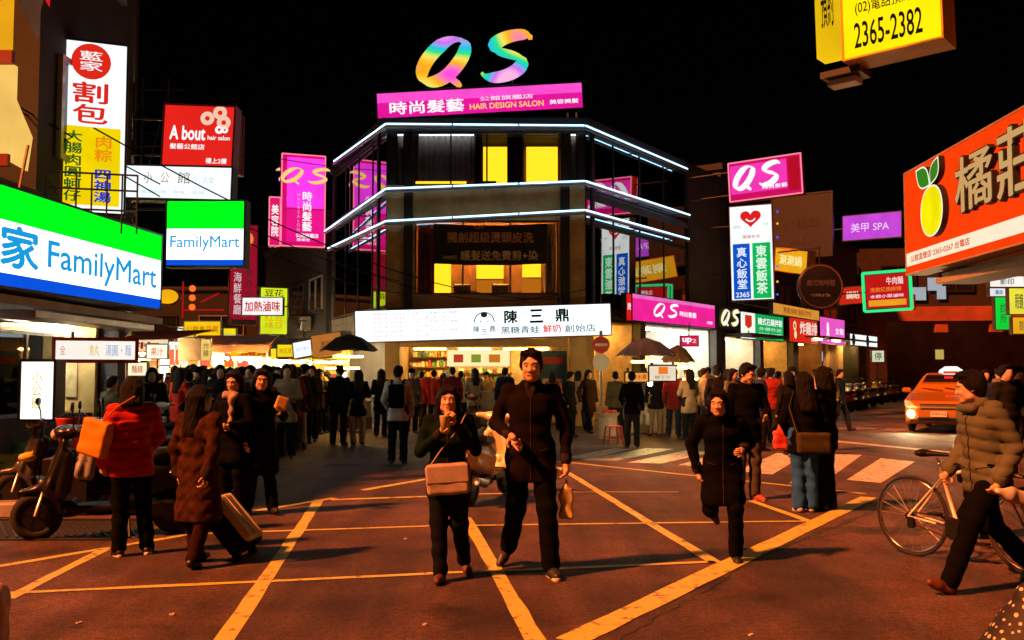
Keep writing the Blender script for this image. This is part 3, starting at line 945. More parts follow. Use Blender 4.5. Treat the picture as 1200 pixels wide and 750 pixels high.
for i in range(9):
    lw.box('goods_box', 1.6 + i * .33, 1.85 + i * .33, 1.0, 1.15 + .25 * ((i * 7) % 3), -2.0, -1.7, GOODS[i % 7], .01)
# windows up the tall wall
for s_ in range(3):
    y0 = 4.6 + s_ * 3.0
    q = MB(); q.bb(2.8, 4.9, y0, y0 + .08, .002, .08); q.bb(2.8, 4.9, y0 + 1.4, y0 + 1.48, .002, .08)
    for xx in (2.8, 3.81, 4.82): q.bb(xx, xx + .08, y0 + .08, y0 + 1.4, .002, .078)
    w_ = lw.put(q, 'window', SILV); p = MB(); p.bb(2.88, 4.82, y0 + .08, y0 + 1.4, .01, .03); link('pane', p.mesh('pane', DGLASS), w_)
lr = empty('street_row_building', (-9, 22, 0), 0, 'long dark building along the left market street, made tall to cast shade', 'building')
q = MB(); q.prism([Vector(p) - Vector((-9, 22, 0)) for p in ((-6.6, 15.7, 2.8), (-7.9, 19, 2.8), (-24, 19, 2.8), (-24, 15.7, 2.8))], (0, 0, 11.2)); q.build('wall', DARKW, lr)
q = MB(); q.prism([Vector(p) - Vector((-9, 22, 0)) for p in ((-7.92, 19.01, 2.8), (-17, 42, 2.8), (-30, 42, 2.8), (-24, 19.01, 2.8))], (0, 0, 21)); q.build('shading_block', DARKW, lr)  # block made tall so it shades the corner facade from the key light
l2 = Wall(lr, (-6.58, 15.65, 0), (-10.4, 26.3))
for i in range(7):
    l2.box('pillar', i * 4.0 + .1, i * 4.0 + .6, .14, 2.8, -.6, -.05, GREYW)
    shop_interior(l2, i * 4 + .7, i * 4 + 3.9, 2.75, 2.5, [INT, STWALL, WHITE_IN][i % 3], TUBE_Y if i % 2 else TUBE_W, 30 + i, 1)
for i in range(6):
    for s_ in range(2):
        q = MB(); x0 = .8 + i * 4; y0 = 4.2 + 3 * s_
        q.bb(x0, x0 + 2.4, y0, y0 + .08, .003, .09); q.bb(x0, x0 + 2.4, y0 + 1.4, y0 + 1.48, .003, .09)
        for xx in (x0, x0 + 1.16, x0 + 2.32): q.bb(xx, xx + .08, y0 + .08, y0 + 1.4, .003, .088)
        w_ = l2.put(q, 'window', BLACKP); p = MB(); p.bb(x0 + .08, x0 + 2.32, y0 + .08, y0 + 1.4, .01, .04); link('pane', p.mesh('pane', DGLASS), w_)
# building on the other side of the market street, behind the glazed left wing
facade('back_street_building', 'dark building behind the left wing along the market street', A_ + Vector((-6.0, 13.5, 0)), Vector((.405, -.914, 0)), 14.0, 7.5, 6, mat('near_black_wall', (.010, .009, .009), .9, var=.5, vscale=.8), z0=0, storeys=2, cols=4, seed=21, ac=.6)  # same lowered wall colour, keeps this side black despite the key light

# ================================================================ right side: fruit-drink shop block
ob = empty('drink_shop_building', (7.6, 13, 0), 0, 'dark shop building on the right edge under the orange sign', 'building')
ow = Wall(ob, (7.45, 16.6, 0), (0, -1))
ow.box('wall', 3.6, 8.0, 3.2, 5.3, -6, 0, DARKW2); ow.box('roof', 3.5, 8.1, 5.303, 5.5, -6, .1, ROOFM)
ow.box('pillar', 3.6, 4.1, 0, 3.197, -.5, 0, DARKW2); ow.box('back_wall', 3.6, 8, 0, 3.197, -3.0, -2.9, BROWNW)
ow.box('soffit', .6, 7.8, 3.1, 3.195, -.5, .2, BEIGE); ow.box('soffit_beam', .3, 8, 3.2, 3.32, -.3, -.05, BEIGE)
ow.box('pillar', 7.5, 8.0, 0, 3.197, -.5, 0, DARKW2)

# ================================================================ signs
CAB = mat('sign_cabinet_grey', (.04, .04, .04), .6, .2, var=.2)
CABR = mat('sign_cabinet_red', (.25, .02, .02), .5)
def ink(c, k=1.0):
    return emi('lit_ink_%s_%d' % (c, int(k * 100)), c, k, sample=False)
def face(c, k=1.0, var=.12):
    return emi('lit_face_%s_%d' % (c, int(k * 100)), c, k, True, var)
def dull(c, k=.6):
    return mat('print_%s' % c, [x * k for x in lin(c)], .6, var=.1)

def sign(name, label, a, b, h, items, cab=CAB, t=.16, both=False, fw=.03, group=None, brackets=None, cat='sign', tilt=0.0):
    """a, b: lower left and lower right corner of the lit face (world); items are laid out in fractions of the face:
    ('f', x0,y0,x1,y1, material) panel, ('t', text, x0,y0,x1,y1, material, bold) lettering, ('m', fn) custom."""
    a, b = Vector(a), Vector(b)
    r = (b - a).normalized(); w = (b - a).length
    u = Vector((0, 0, 1)); u = (u - r * u.dot(r)).normalized()
    n = r.cross(u)
    M = Matrix(((r.x, u.x, n.x, a.x), (r.y, u.y, n.y, a.y), (r.z, u.z, n.z, a.z), (0, 0, 0, 1)))
    rt = empty(name, mw=M, label=label, cat=cat, group=group)
    q = MB()
    q.bb(-fw, w + fw, -fw, h + fw, -t, -.004); c_ = q.build('cabinet', cab, rt)
    # raised rim round the face
    for side in ((0, -.0), (1, 0)) if both else ((0, 0),):
        z0, z1 = (-.004, .02) if side[0] == 0 else (-t - .02, -t + .002)
        q = MB(); q.bb(-fw, 0, -fw, h + fw, z0, z1); q.bb(w, w + fw, -fw, h + fw, z0, z1); q.bb(0, w, -fw, 0, z0, z1); q.bb(0, w, h, h + fw, z0, z1)
        q.build('rim', cab, rt)
    def lay(par, zs):
        lv = 0
        for it in items:
            if it[0] == 'f':
                _, x0, y0, x1, y1, m = it
                q = MB(); z = .002 + .0025 * lv; lv += 1
                q.bb(x0 * w, x1 * w, y0 * h, y1 * h, z - .003, z + .002); o = q.build('face_panel', m, par); zs.append(z)
            elif it[0] == 't':
                _, s, x0, y0, x1, y1, m = it[:7]
                lettering(s, (x0 * w, y0 * h, x1 * w, y1 * h), .018, m, par, it[7] if len(it) > 7 else .012)
            elif it[0] == 'm':
                it[1](par, w, h, .018)
    lay(rt, [0])
    if both:
        bk = empty('rear_face', mw=None); bk.parent = rt
        bk.matrix_local = Matrix(((-1, 0, 0, w), (0, 1, 0, 0), (0, 0, -1, -t), (0, 0, 0, 1)))
        lay(bk, [0])
    for (x0, y0, x1, y1) in brackets or []:
        q = MB(); q.tube([(x0 * w, y0 * h, -t / 2), (x1 * w, y1 * h, -t / 2)], .025, 6); q.build('bracket', BLACKP, rt)
    return rt

def rect(pxl, pxr, pyt, pyb, YL, YR=None, pyb2=None):
    """lower corners and height of a sign seen between these pixels at depths YL (left edge) and YR (right edge)"""
    YR = YL if YR is None else YR
    a = P(pxl, pyb, YL)
    b = P(pxr, pyb if pyb2 is None else pyb2, YR)
    if pyb2 is None: b.z = a.z
    h = P(pxl, pyt, YL).z - a.z
    return a, b, h

# ---- script QS monogram drawn with a broad pen
def bez(pts, n=10):
    out = []
    for i in range(0, len(pts) - 3, 3):
        p0, p1, p2, p3 = [Vector((*p, 0)) for p in pts[i:i + 4]]
        for k in range(n + (1 if i + 4 >= len(pts) else 0)):
            t = k / n
            out.append(p0 * (1 - t) ** 3 + 3 * p1 * t * (1 - t) ** 2 + 3 * p2 * t * t * (1 - t) + p3 * t ** 3)
    return out
Q_RING = bez([(.36, .93), (.22, .98), (.02, .45), (.04, .22), (.05, .02), (.20, .05), (.30, .30), (.42, .58), (.47, .88), (.36, .93)], 12)
Q_TAIL = bez([(.20, .26), (.27, .22), (.30, .08), (.37, -.02)], 8)
S_CURVE = bez([(.98, .86), (1.00, 1.02), (.76, .98), (.68, .80), (.60, .58), (.92, .60), (.90, .38), (.86, .12), (.58, .02), (.55, .22)], 12)
def ribbon(pts, w0, z, th, ang=.9):
    """calligraphic stroke: pen width varies with direction; extruded by th"""
    q = MB(); n = len(pts); L = []; Rr = []
    for i, p in enumerate(pts):
        d = (pts[min(i + 1, n - 1)] - pts[max(i - 1, 0)])
        d.normalize(); s = Vector((-d.y, d.x, 0))
        wd = w0 * (.45 + .75 * abs(math.sin(math.atan2(d.y, d.x) - ang + math.pi / 2)))
        e = min(i, n - 1 - i) / n
        wd *= min(1, .35 + e * 6)
        L.append(p + s * wd); Rr.append(p - s * wd)
    for i in range(n - 1):
        vs = [(Rr[i].x, Rr[i].y, z), (Rr[i + 1].x, Rr[i + 1].y, z), (L[i + 1].x, L[i + 1].y, z), (L[i].x, L[i].y, z)]
        q.quad(*vs)
        if th:
            lo = [(x, y, z - th) for x, y, _ in vs]
            q.quad(*lo[::-1]); q.quad(lo[0], lo[1], vs[1], vs[0]); q.quad(lo[2], lo[3], vs[3], vs[2])
    return q
def qs(par, box, z, m, w0=.030, th=0.0, name='monogram'):
    x0, y0, x1, y1 = box
    M = Matrix.Translation((x0, y0, 0)) @ Matrix.Diagonal((x1 - x0, y1 - y0, 1, 1))
    asp = (x1 - x0) / (y1 - y0)
    for st, k in ((Q_RING, 1), (Q_TAIL, 1.1), (S_CURVE, 1)):
        pts = [Vector((p.x * (x1 - x0) + x0, p.y * (y1 - y0) + y0, 0)) for p in st]
        q = ribbon(pts, w0 * k * (y1 - y0) * 1.9, z, th); q.build(name, m, par)
def qs_item(x0, y0, x1, y1, m, w0=.03):
    return ('m', lambda par, w, h, z: qs(par, (x0 * w, y0 * h, x1 * w, y1 * h), z, m, w0))
def disc(par, cx, cy, r, z, m, name='emblem', n=24, ry=None):
    q = MB(); ry = ry or r
    q.poly([(cx + r * math.cos(2 * math.pi * i / n), cy + ry * math.sin(2 * math.pi * i / n), z) for i in range(n)]); return q.build(name, m, par)
def ring(par, cx, cy, r0, r1, z, m, name='emblem', a0=0, a1=360, n=24):
    q = MB()
    for i in range(n):
        t0, t1 = R(a0 + (a1 - a0) * i / n), R(a0 + (a1 - a0) * (i + 1) / n)
        q.quad((cx + r0 * math.cos(t0), cy + r0 * math.sin(t0), z), (cx + r1 * math.cos(t0), cy + r1 * math.sin(t0), z), (cx + r1 * math.cos(t1), cy + r1 * math.sin(t1), z), (cx + r0 * math.cos(t1), cy + r0 * math.sin(t1), z))
    return q.build(name, m, par)

W1 = ink('ffffff'); W2 = ink('fff4f8', 1.1)
# ---- rainbow monogram on the roof
rain = bpy.data.materials.new('rainbow_light_letter'); rain.use_nodes = True
t = rain.node_tree; t.nodes.remove(t.nodes['Principled BSDF'])
e = t.nodes.new('ShaderNodeEmission'); e.inputs['Strength'].default_value = 1.0 * 2 ** -EXPO
tc = t.nodes.new('ShaderNodeTexCoord'); wv = t.nodes.new('ShaderNodeTexNoise'); wv.inputs['Scale'].default_value = .55; wv.inputs['Detail'].default_value = 0
t.links.new(tc.outputs['Object'], wv.inputs['Vector'])
rp_ = t.nodes.new('ShaderNodeValToRGB'); cr = rp_.color_ramp
cols = ['ff50e0', 'ffb000', 'ffe860', '30e880', '20c8e8', 'd070f0', 'ffb8e8']
for i, c in enumerate(cols):
    p_ = .30 + .40 * i / (len(cols) - 1)
    el = cr.elements[i] if i < 2 else cr.elements.new(p_)
    el.position = p_; el.color = lin(c) + (1,)
t.links.new(wv.outputs['Fac'], rp_.inputs['Fac']); t.links.new(rp_.outputs[0], e.inputs['Color']); t.links.new(e.outputs[0], t.nodes['Material Output'].inputs[0])
a, b, h = rect(490, 627, 45, 104, 28.3, None, 97)
r_ = (b - a).normalized(); u_ = (Vector((0, 0, 1)) - r_ * r_.z).normalized(); n_ = r_.cross(u_); wdt = (b - a).length
big = empty('rooftop_letters', mw=Matrix(((r_.x, u_.x, n_.x, a.x), (r_.y, u_.y, n_.y, a.y), (r_.z, u_.z, n_.z, a.z), (0, 0, 0, 1))), label='big rainbow coloured QS letters glowing on the roof', cat='sign')
qs(big, (0, 0.04, wdt, h), .1, rain, .058, .12, 'letter')
for x in (.55, 1.2, 2.2, 2.9):
    q = MB(); q.tube([(x, .25 if x < 2.1 else .5, -.1), (x, -.55, -.12)], .025, 6); q.build('support', BLACKP, big)
q = MB(); q.tube([(.2, .0, -.1), (wdt - .2, .0, -.1)], .02, 6); q.build('support_rail', BLACKP, big)

PINK = face('dc1494', 1.15)
# ---- long pink sign under it
a, b, h = rect(443, 683, 110, 139, 28.1, None, 126)
sign('rooftop_sign', 'long bright pink salon sign board along the roof edge of the corner building', a, b, h, [
    ('f', 0, 0, 1, 1, PINK), ('f', 0, .62, 1, 1, face('f44cc8', 1.1)),
    ('t', '時尚髮藝', .06, .12, .42, .62, W1, .02), ('t', 'HAIR DESIGN SALON', .45, .16, .81, .38, ink('ffd060'), .02), ('t', '公館旗艦店', .50, .48, .76, .66, ink('ffd8f0'), .02), ('t', '美容美髮', .84, .2, .98, .38, W1, .02)],
    t=.4, brackets=[(.1, -.01, .1, -.35), (.9, -.01, .9, -.35)])
# ---- white drink-stand sign of the corner shop
a, b, h = rect(417, 716, 365, 401, 27.3, None, 392)
def logo(par, w, h, z):
    cx, cy, r = .505 * w, .52 * h, .34 * h
    K = ink('202428')
    ring(par, cx, cy, r * .90, r, z, K, a0=0, a1=180); disc(par, cx, cy + r * .72, r * .32, z + .001, K, ry=r * .26)
    disc(par, cx - r * .36, cy + .1 * r, r * .07, z, K); disc(par, cx + r * .36, cy + .1 * r, r * .07, z, K)
    lettering('陳', (cx - r * 1.05, cy - r * .95, cx - r * .5, cy - r * .35), z, K, par); lettering('三', (cx - r * .25, cy - r * 1.15, cx + r * .25, cy - r * .65), z, K, par); lettering('鼎', (cx + r * .5, cy - r * .95, cx + r * 1.05, cy - r * .35), z, K, par)
it = [('f', 0, 0, 1, 1, face('eefcff', 1.45, .05)), ('m', logo), ('t', '陳', .585, .47, .635, .88, ink('101014'), .03), ('t', '三', .685, .47, .735, .88, ink('101014'), .03), ('t', '鼎', .785, .47, .835, .88, ink('101014'), .03),
      ('t', '黑糖青蛙', .57, .12, .72, .36, ink('506068'), .012), ('t', '鮮奶', .735, .12, .805, .38, ink('f03c28'), .02), ('t', '創始店', .82, .12, .94, .36, ink('506068'), .012)]
rg = random.Random(3)
MENU = ['黑糖粉圓', '青蛙撞奶', '珍珠鮮奶', '仙草凍奶', '冬瓜檸檬', '桂圓紅棗', '招牌綠茶', '紅豆牛奶', '薑汁地瓜', '綠豆沙牛']
for row in range(6):
    for col in range(5):
        c = 'e06a98' if rg.random() < .5 else 'a8b8bc'
        if col == 4 and row % 2 == 0: c = 'd8206a'
        if col == 3 and row == 0: c = '3a8a9c'
        x0 = .07 + col * .068
        it.append(('t', MENU[(row * 5 + col) % 10], x0, .84 - row * .142, x0 + .058, .925 - row * .142, ink(c), .0))
sign('shop_sign', 'long white lit drink stand sign with black characters above the corner kiosk', a, b, h, it, t=.3, brackets=[(.2, .9, .2, 1.3), (.8, .9, .8, 1.3)], cab=BROWNW)
# ---- black banner behind the second floor window
a, b = P(508, 309, 27.86), P(641, 309, 27.86); b.z = a.z
h = P(508, 262, 27.86).z - a.z
def sagcloth(par, w, h, z):
    q = MB(); n = 16
    for i in range(n):
        x0, x1 = w * i / n, w * (i + 1) / n
        f = lambda x: .03 * math.sin(x * 5) ; g = lambda x: -.10 * math.sin(math.pi * x / w) * 0.6
        q.quad((x0, g(x0) * .8, .01 + f(x0)), (x1, g(x1) * .8, .01 + f(x1)), (x1, h + g(x1), .01 + f(x1) * .4), (x0, h + g(x0), .01 + f(x0) * .4))
    q.build('cloth', mat('black_banner_cloth', (.004, .003, .005), .8), par, True)
BTX = mat('banner_gold_print', (.42, .2, .09), .6); BTX2 = mat('banner_cream_print', (.5, .36, .2), .6)
r_ = (b - a).normalized(); bn = empty('banner', mw=Matrix(((1, 0, 0, a.x), (0, 0, -1, a.y), (0, 1, 0, a.z), (0, 0, 0, 1))), label='black cloth banner with gold characters hung across the second floor window', cat='banner')
wb = (b - a).length
sagcloth(bn, wb, h, 0)
lettering('獨創超級燙頭皮洗', (.12 * wb, .52 * h, .88 * wb, .78 * h), .05, BTX, bn, .02); lettering('護髮送免費剪+染', (.24 * wb, .08 * h, .92 * wb, .32 * h), .05, BTX2, bn, .02); lettering('1000元', (.09 * wb, .10 * h, .21 * wb, .2 * h), .05, BTX2, bn, .015); lettering('QS', (.36 * wb, .86 * h, .44 * wb, .97 * h), .045, BTX2, bn, .0)
for x in (.02, .98):
    q = MB(); q.tube([(x * wb, h, 0), (x * wb + (.12 if x > .5 else -.12), h + .12, -.02)], .008, 5); q.build('cord', BLACKP, bn)

# ---- tall pink sign on the left wing
def left_proj(px0, px1, pyt, pyb, Y0, Y1):
    return rect(px0, px1, pyt, pyb, Y0, Y1)
a, b, h = rect(329, 380, 180, 288, 33.3, 33.8)
def neon_qs(x0, y0, x1, y1, m):
    return ('m', lambda par, w, h, z: [qs(par, (x0 * w, y0 * h, x1 * w, y1 * h), z + .06, ink('ff9ac0', 1.1), .060, .0, 'monogram'), qs(par, (x0 * w, y0 * h, x1 * w, y1 * h), z + .08, m, .036, .02, 'monogram')])
NEON_E = ink('ff8098', 1.2)
def rimlight(par, w, h, z):
    for p in ([(0, 0), (w, 0)], [(0, h), (w, h)], [(0, 0), (0, h)], [(w, 0), (w, h)]):
        q = MB(); q.tube([(p[0][0], p[0][1], z + .03), (p[1][0], p[1][1], z + .03)], .025, 6); q.build('light_tube', NEON_E, par, True)
sign('projecting_sign', 'tall pink salon sign with yellow QS script projecting from the left glazed wing', a, b, h, [
    ('f', 0, 0, 1, 1, face('cc0c60', 1.15)), ('f', .12, .42, .98, .97, face('f038dc', 1.2)), ('f', .12, .05, .98, .40, face('dc1480', 1.2)), ('m', rimlight), neon_qs(-.03, .68, 1.12, .86, ink('ffe050', 1.0)),
    ('t', '時\n尚\n髮\n藝', .48, .17, .70, .60, W1, .02), ('t', 'H\nA\nI\nR\nS\nA\nL\nO\nN', .36, .17, .43, .58, ink('ff9ac8'), .01), ('t', '公館旗艦店', .34, .10, .86, .145, W1, .02), ('t', '捷運旁', .36, .06, .66, .09, W1, .01)],
    cab=CABR, both=True, t=.3)
a2, b2, h2 = rect(315, 328, 231, 288, 33.2, 33.3)
sign('projecting_sign', 'narrow red sign strip joined to the left edge of the tall pink sign', a2, b2, h2, [('f', 0, 0, 1, 1, face('e01868', 1.0)), ('m', rimlight), ('t', '美\n容\n院', .2, .2, .85, .85, W1, .02)], cab=CABR, both=True, t=.3)
# ---- red and yellow signs deeper in the market street
a, b, h = rect(269, 300, 262, 380, 36, 36.6)
sign('street_sign', 'tall dark red vertical sign deep in the left market street', a, b, h, [('f', 0, 0, 1, 1, face('a8142c', .75)), ('t', '海\n鮮\n餐\n廳', .12, .10, .42, .52, ink('e8c8d0', .8)), ('t', '熱\n炒\n小\n吃', .58, .18, .85, .56, ink('402028')), ('f', 0, 0, 1, .05, dull('202830')), ('m', lambda par, w, h, z: [ring(par, .55 * w, .86 * h, .18 * w, .30 * w, z, ink('f08a30')), disc(par, .55 * w, .86 * h, .1 * w, z, ink('f8c060'))])], cab=CABR, brackets=[(1, .8, 1.6, .8), (1, .2, 1.6, .2)])
a, b, h = rect(305, 336, 337, 391, 34, 34.4)
sign('street_sign', 'lime yellow vertical sign under the pink sign in the market street', a, b, h, [('f', 0, 0, 1, 1, face('d8e820', 1.0)), ('t', '豆花', .15, .82, .85, .97, ink('303808')), ('t', '紅豆\n綠豆', .15, .12, .85, .42, ink('d88a10'), .0)], brackets=[(1, .8, 1.8, .8), (1, .3, 1.8, .3)])
a, b, h = rect(284, 331, 349, 369, 33, 33)
sign('street_sign', 'small white sign with red characters in front of the lime yellow sign', a, b, h, [('f', 0, 0, 1, 1, face('f8f0f0', 1.1)), ('t', '加熱滷味', .06, .2, .94, .8, ink('c82828'), .02)], brackets=[(1, .5, 1.5, .5)], both=True)
a, b, h = rect(216, 258, 377, 395, 32, 32)
sign('street_sign', 'yellow lit sign with small red characters over the left stalls', a, b, h, [('f', 0, 0, 1, 1, face('f8c010', 1.05)), ('t', '公館臭豆腐', .06, .3, .94, .72, ink('a85808'), .01)], brackets=[(0, .5, -.6, .8)])
a, b, h = rect(208, 236, 383, 401, 34, 34); sign('street_sign', 'white sign half hidden behind the yellow stall sign', a, b, h, [('f', 0, 0, 1, 1, face('f4e8c8', 1.1)), ('t', '麻辣', .2, .2, .8, .8, ink('c05020'))], brackets=[(0, .5, -.6, .8)])
a, b, h = rect(197, 232, 401, 418, 30, 30); sign('street_sign', 'plain white lit board just above the left crowd', a, b, h, [('f', 0, 0, 1, 1, face('fff4e4', 1.2)), ('t', '冷飲', .25, .2, .75, .8, ink('e0b070'))], brackets=[(0, .6, -.6, .9)])
a, b, h = rect(235, 246, 398, 421, 28, 28.6); sign('street_sign', 'pale yellow box sign edge-on among the left stalls', a, b, h, [('f', 0, 0, 1, 1, face('f0d070', 1.0)), ('t', '炸\n雞', .2, .15, .8, .85, ink('906010'))], t=.7, cab=mat('tan_board', (.35, .2, .1), .7), brackets=[(.5, 1, .5, 1.5)])
a, b, h = rect(262, 276, 385, 409, 33, 33); sign('street_sign', 'small white and yellow sign above the middle stall roof', a, b, h, [('f', 0, 0, 1, .68, face('e8f0f4', 1.0)), ('f', 0, .7, 1, 1, face('f0d810', 1.0)), ('t', '茶', .25, .1, .75, .6, ink('70a0b0'))], brackets=[(.5, 1, .5, 1.6)])
a, b, h = rect(325, 344, 404, 420, 27, 27); sign('street_sign', 'small yellow hanging sign left of the white hanging board', a, b, h, [('f', 0, 0, 1, 1, face('f8d818', 1.0)), ('f', 0, 0, 1, .12, dull('c06010')), ('t', '地瓜球', .12, .35, .88, .75, ink('c08a10'))], both=True, brackets=[(.5, 1, .5, 1.8)])
a, b, h = rect(345, 367, 402, 420, 26.5, 26.2, 416); sign('street_sign', 'small white hanging board between the yellow and brown ones', a, b, h, [('f', 0, 0, 1, 1, face('f4f6f8', 1.15)), ('t', '現打果汁', .12, .4, .88, .65, ink('b8c8d8'), 0)], both=True, brackets=[(.5, 1, .5, 1.8)])
a, b, h = rect(367, 401, 394, 419, 26, 25.6, 414); sign('street_sign', 'orange brown hanging box sign beside the corner shop sign', a, b, h, [('f', 0, 0, 1, 1, face('c87830', .8)), ('t', '車輪餅', .3, .3, .9, .7, ink('603010'), 0)], t=.5, cab=mat('tan_board', (.35, .2, .1), .7), brackets=[(.5, 1, .5, 1.7)])
# ---- oval yellow sign behind the store fascia
ov = empty('oval_sign', P(198, 348, 17), 0, 'small oval yellow lit sign behind the end of the store fascia', 'sign')
q = MB(); q.lathe([(.02, -.08), (.9, -.08), (1, -.04), (1, .04), (.95, .07)], Matrix.Diagonal((.22, .15, 1)) .to_3x3() @ Matrix.Identity(3), 28); o = q.build('cabinet', CABR, ov); o.matrix_local = rot(math.pi / 2, 0, 0).to_4x4()
disc(ov, 0, 0, .2, 0, face('f8b010', 1.0), 'face_panel', ry=.13).matrix_local = Matrix.Translation((0, -.085, 0)) @ rot(math.pi / 2, 0, 0).to_4x4()
q = MB(); q.tube([(-.2, 0, .05), (-1.0, .0, .12)], .025, 6); q.build('bracket', BLACKP, ov)
nd = empty('neon_column', P(225, 366, 36), 0, 'red neon strip with orange globes above the yellow stall sign', 'sign')
for i in range(3):
    q = MB(); q.lathe([(0, -.13), (.1, -.09), (.13, 0), (.1, .09), (0, .13)], None, 10, (0, 0, .2 + i * .36)); q.build('globe', emi('orange_globe', 'ff6a20', 1.3), nd, True)
q = MB(); q.tube([(-.4, .1, -.2), (-.4, .1, 1.2)], .03, 6); q.tube([(-.4, .1, .1), (1.2, .1, .1)], .03, 6); q.tube([(.3, .1, .4), (1.0, .1, .75)], .03, 6); q.build('light_tube', emi('dim_red_neon', 'c01018', .8), nd)
# ================================================================ store signs on the left
GRN = face('00d810', 2.0, .15); WHT = face('f0f8ff', 2.4, .04); BLU = face('0a50d8', 1.1, .04)
CY = ink('1c9ce0')
a, b = Vector((-5.78, 9.6, 0)), Vector((-5.42, 14.4, 0))
za = P(187, 362, 14.4).z; a.z = b.z = za; h = P(187, 277, 14.4).z - za
L = (b - a).length
def fx(px):        # fraction along the fascia seen at pixel column px
    u = (px - 600) / F_PX
    t = (u * a.y - a.x) / ((b.x - a.x) - u * (b.y - a.y)); return t
sign('store_fascia_sign', 'long green, white and blue FamilyMart fascia sign on the left', a, b, h, [
    ('f', 0, 0, 1, .13, BLU), ('f', 0, .13, 1, .66, WHT), ('f', 0, .66, 1, 1, GRN),
    ('t', '家', fx(-4), .20, fx(40), .62, CY, .03), ('t', 'FamilyMart', fx(52), .18, fx(180), .56, CY, .015)], t=.5, cab=CAB)
a, b, h = rect(195, 285, 236, 311, 15)
sign('projecting_store_sign', 'square green and white FamilyMart sign hanging over the left pavement', a, b, h, [
    ('f', 0, 0, 1, .09, BLU), ('f', 0, .09, 1, .57, WHT), ('f', 0, .57, 1, 1, GRN), ('t', 'FamilyMart', .05, .22, .95, .46, CY, .015)], both=True, t=.25, brackets=[(0, .9, -.75, .9), (0, .1, -.75, .1)])
a, b, h = rect(147, 270, 194, 232, 15.4, None, 235)
sign('projecting_sign', 'white sign with thin gold characters below the red salon sign', a, b, h, [('f', 0, 0, 1, 1, face('ecf6fb', 1.2, .05)), ('f', 0, 0, 1, .03, dull('7a8a90')),
    ('t', '小', .17, .48, .25, .82, ink('6a6030'), 0), ('t', '公', .33, .48, .41, .82, ink('b08a38'), 0), ('t', '館', .49, .48, .61, .84, ink('7a6a30'), 0), ('t', '人文', .73, .5, .84, .7, ink('b8c8d0'), 0), ('t', '異國料理・簡餐・咖啡', .15, .16, .75, .26, ink('a8d0e8'), 0)], both=True, t=.25, brackets=[(0, .8, -.3, .8), (0, .2, -.3, .2)])
a, b, h = rect(190, 271, 123, 194, 15.7, None, 197)
def spirals(par, w, h, z):
    for cx, cy, r in ((.62, .80, .10), (.80, .90, .10), (.86, .74, .10), (.80, .62, .06), (.88, .62, .05)):
        ring(par, cx * w, cy * h, r * w * .35, r * w, z, ink('f4c8b0' if r > .08 else 'ffffff'))
sign('projecting_sign', 'square red hair salon sign with pale swirls high on the left', a, b, h, [('f', 0, 0, 1, 1, face('e8241c', 1.0, .06)), ('m', spirals), ('t', 'A bout', .09, .44, .60, .66, W1, .03), ('t', 'hair salon', .64, .45, .96, .52, W1, .02), ('t', '髮藝公館店', .10, .28, .60, .37, W1, .02), ('t', '樓上2樓', .63, .06, .93, .15, W1, .02)], both=True, t=.3, cab=CABR, brackets=[(0, .8, -.5, .8), (0, .2, -.5, .2)])
a, b, h = rect(273, 284, 132, 200, 17.5, 17.9)
sign('projecting_sign', 'narrow unlit red and brown sign behind the red salon sign', a, b, h, [('f', 0, 0, 1, 1, dull('901818', .5)), ('f', .15, .12, .85, .9, dull('8a6a58', .5)), ('t', '美\n髮\n沙\n龍', .3, .2, .7, .85, dull('302018'))], cab=CABR, brackets=[(0, .6, -1.2, .6)])
# tall white vertical sign with food names
a, b, h = rect(60, 124, 45, 246, 13.2, 13.2, 246)
b.y += .35; b.x += .10
RD = ink('e02818')
def circ(par, w, h, z):
    disc(par, .5 * w, .885 * h, .28 * w, z, RD); lettering('藍\n家', (.34 * w, .83 * h, .66 * w, .945 * h), z + .003, W1, par, .008)
sign('vertical_sign', 'tall white food sign with red circle and yellow lower half', a, b, h, [('f', 0, 0, 1, 1, face('f6fafc', 1.15, .06)), ('f', .08, .04, .94, .50, face('f8d800', 1.0)), ('m', circ),
    ('t', '割', .26, .64, .74, .76, RD, .02), ('t', '包', .26, .52, .74, .63, RD, .02), ('t', '大\n腸\n肉\n圓\n蚵\n仔', .16, .06, .40, .47, ink('1c5a20'), .02), ('t', '肉\n粽', .58, .30, .82, .45, ink('f08a10'), .02), ('t', '四\n神\n湯', .58, .06, .82, .25, ink('2838c0'), .03)], both=True, t=.25, brackets=[(0, .75, -.4, .75), (0, .3, -.4, .3)])
a, b, h = rect(127, 145, 192, 248, 16.2, 16.4); sign('vertical_sign', 'dim narrow sign half hidden behind the tall white food sign', a, b, h, [('f', 0, 0, 1, 1, face('c8b878', .8)), ('f', .55, 0, 1, .5, face('3a7ac0', .8)), ('t', '麵\n食', .1, .3, .45, .7, ink('504010'))], brackets=[(0, .5, -1, .5)])
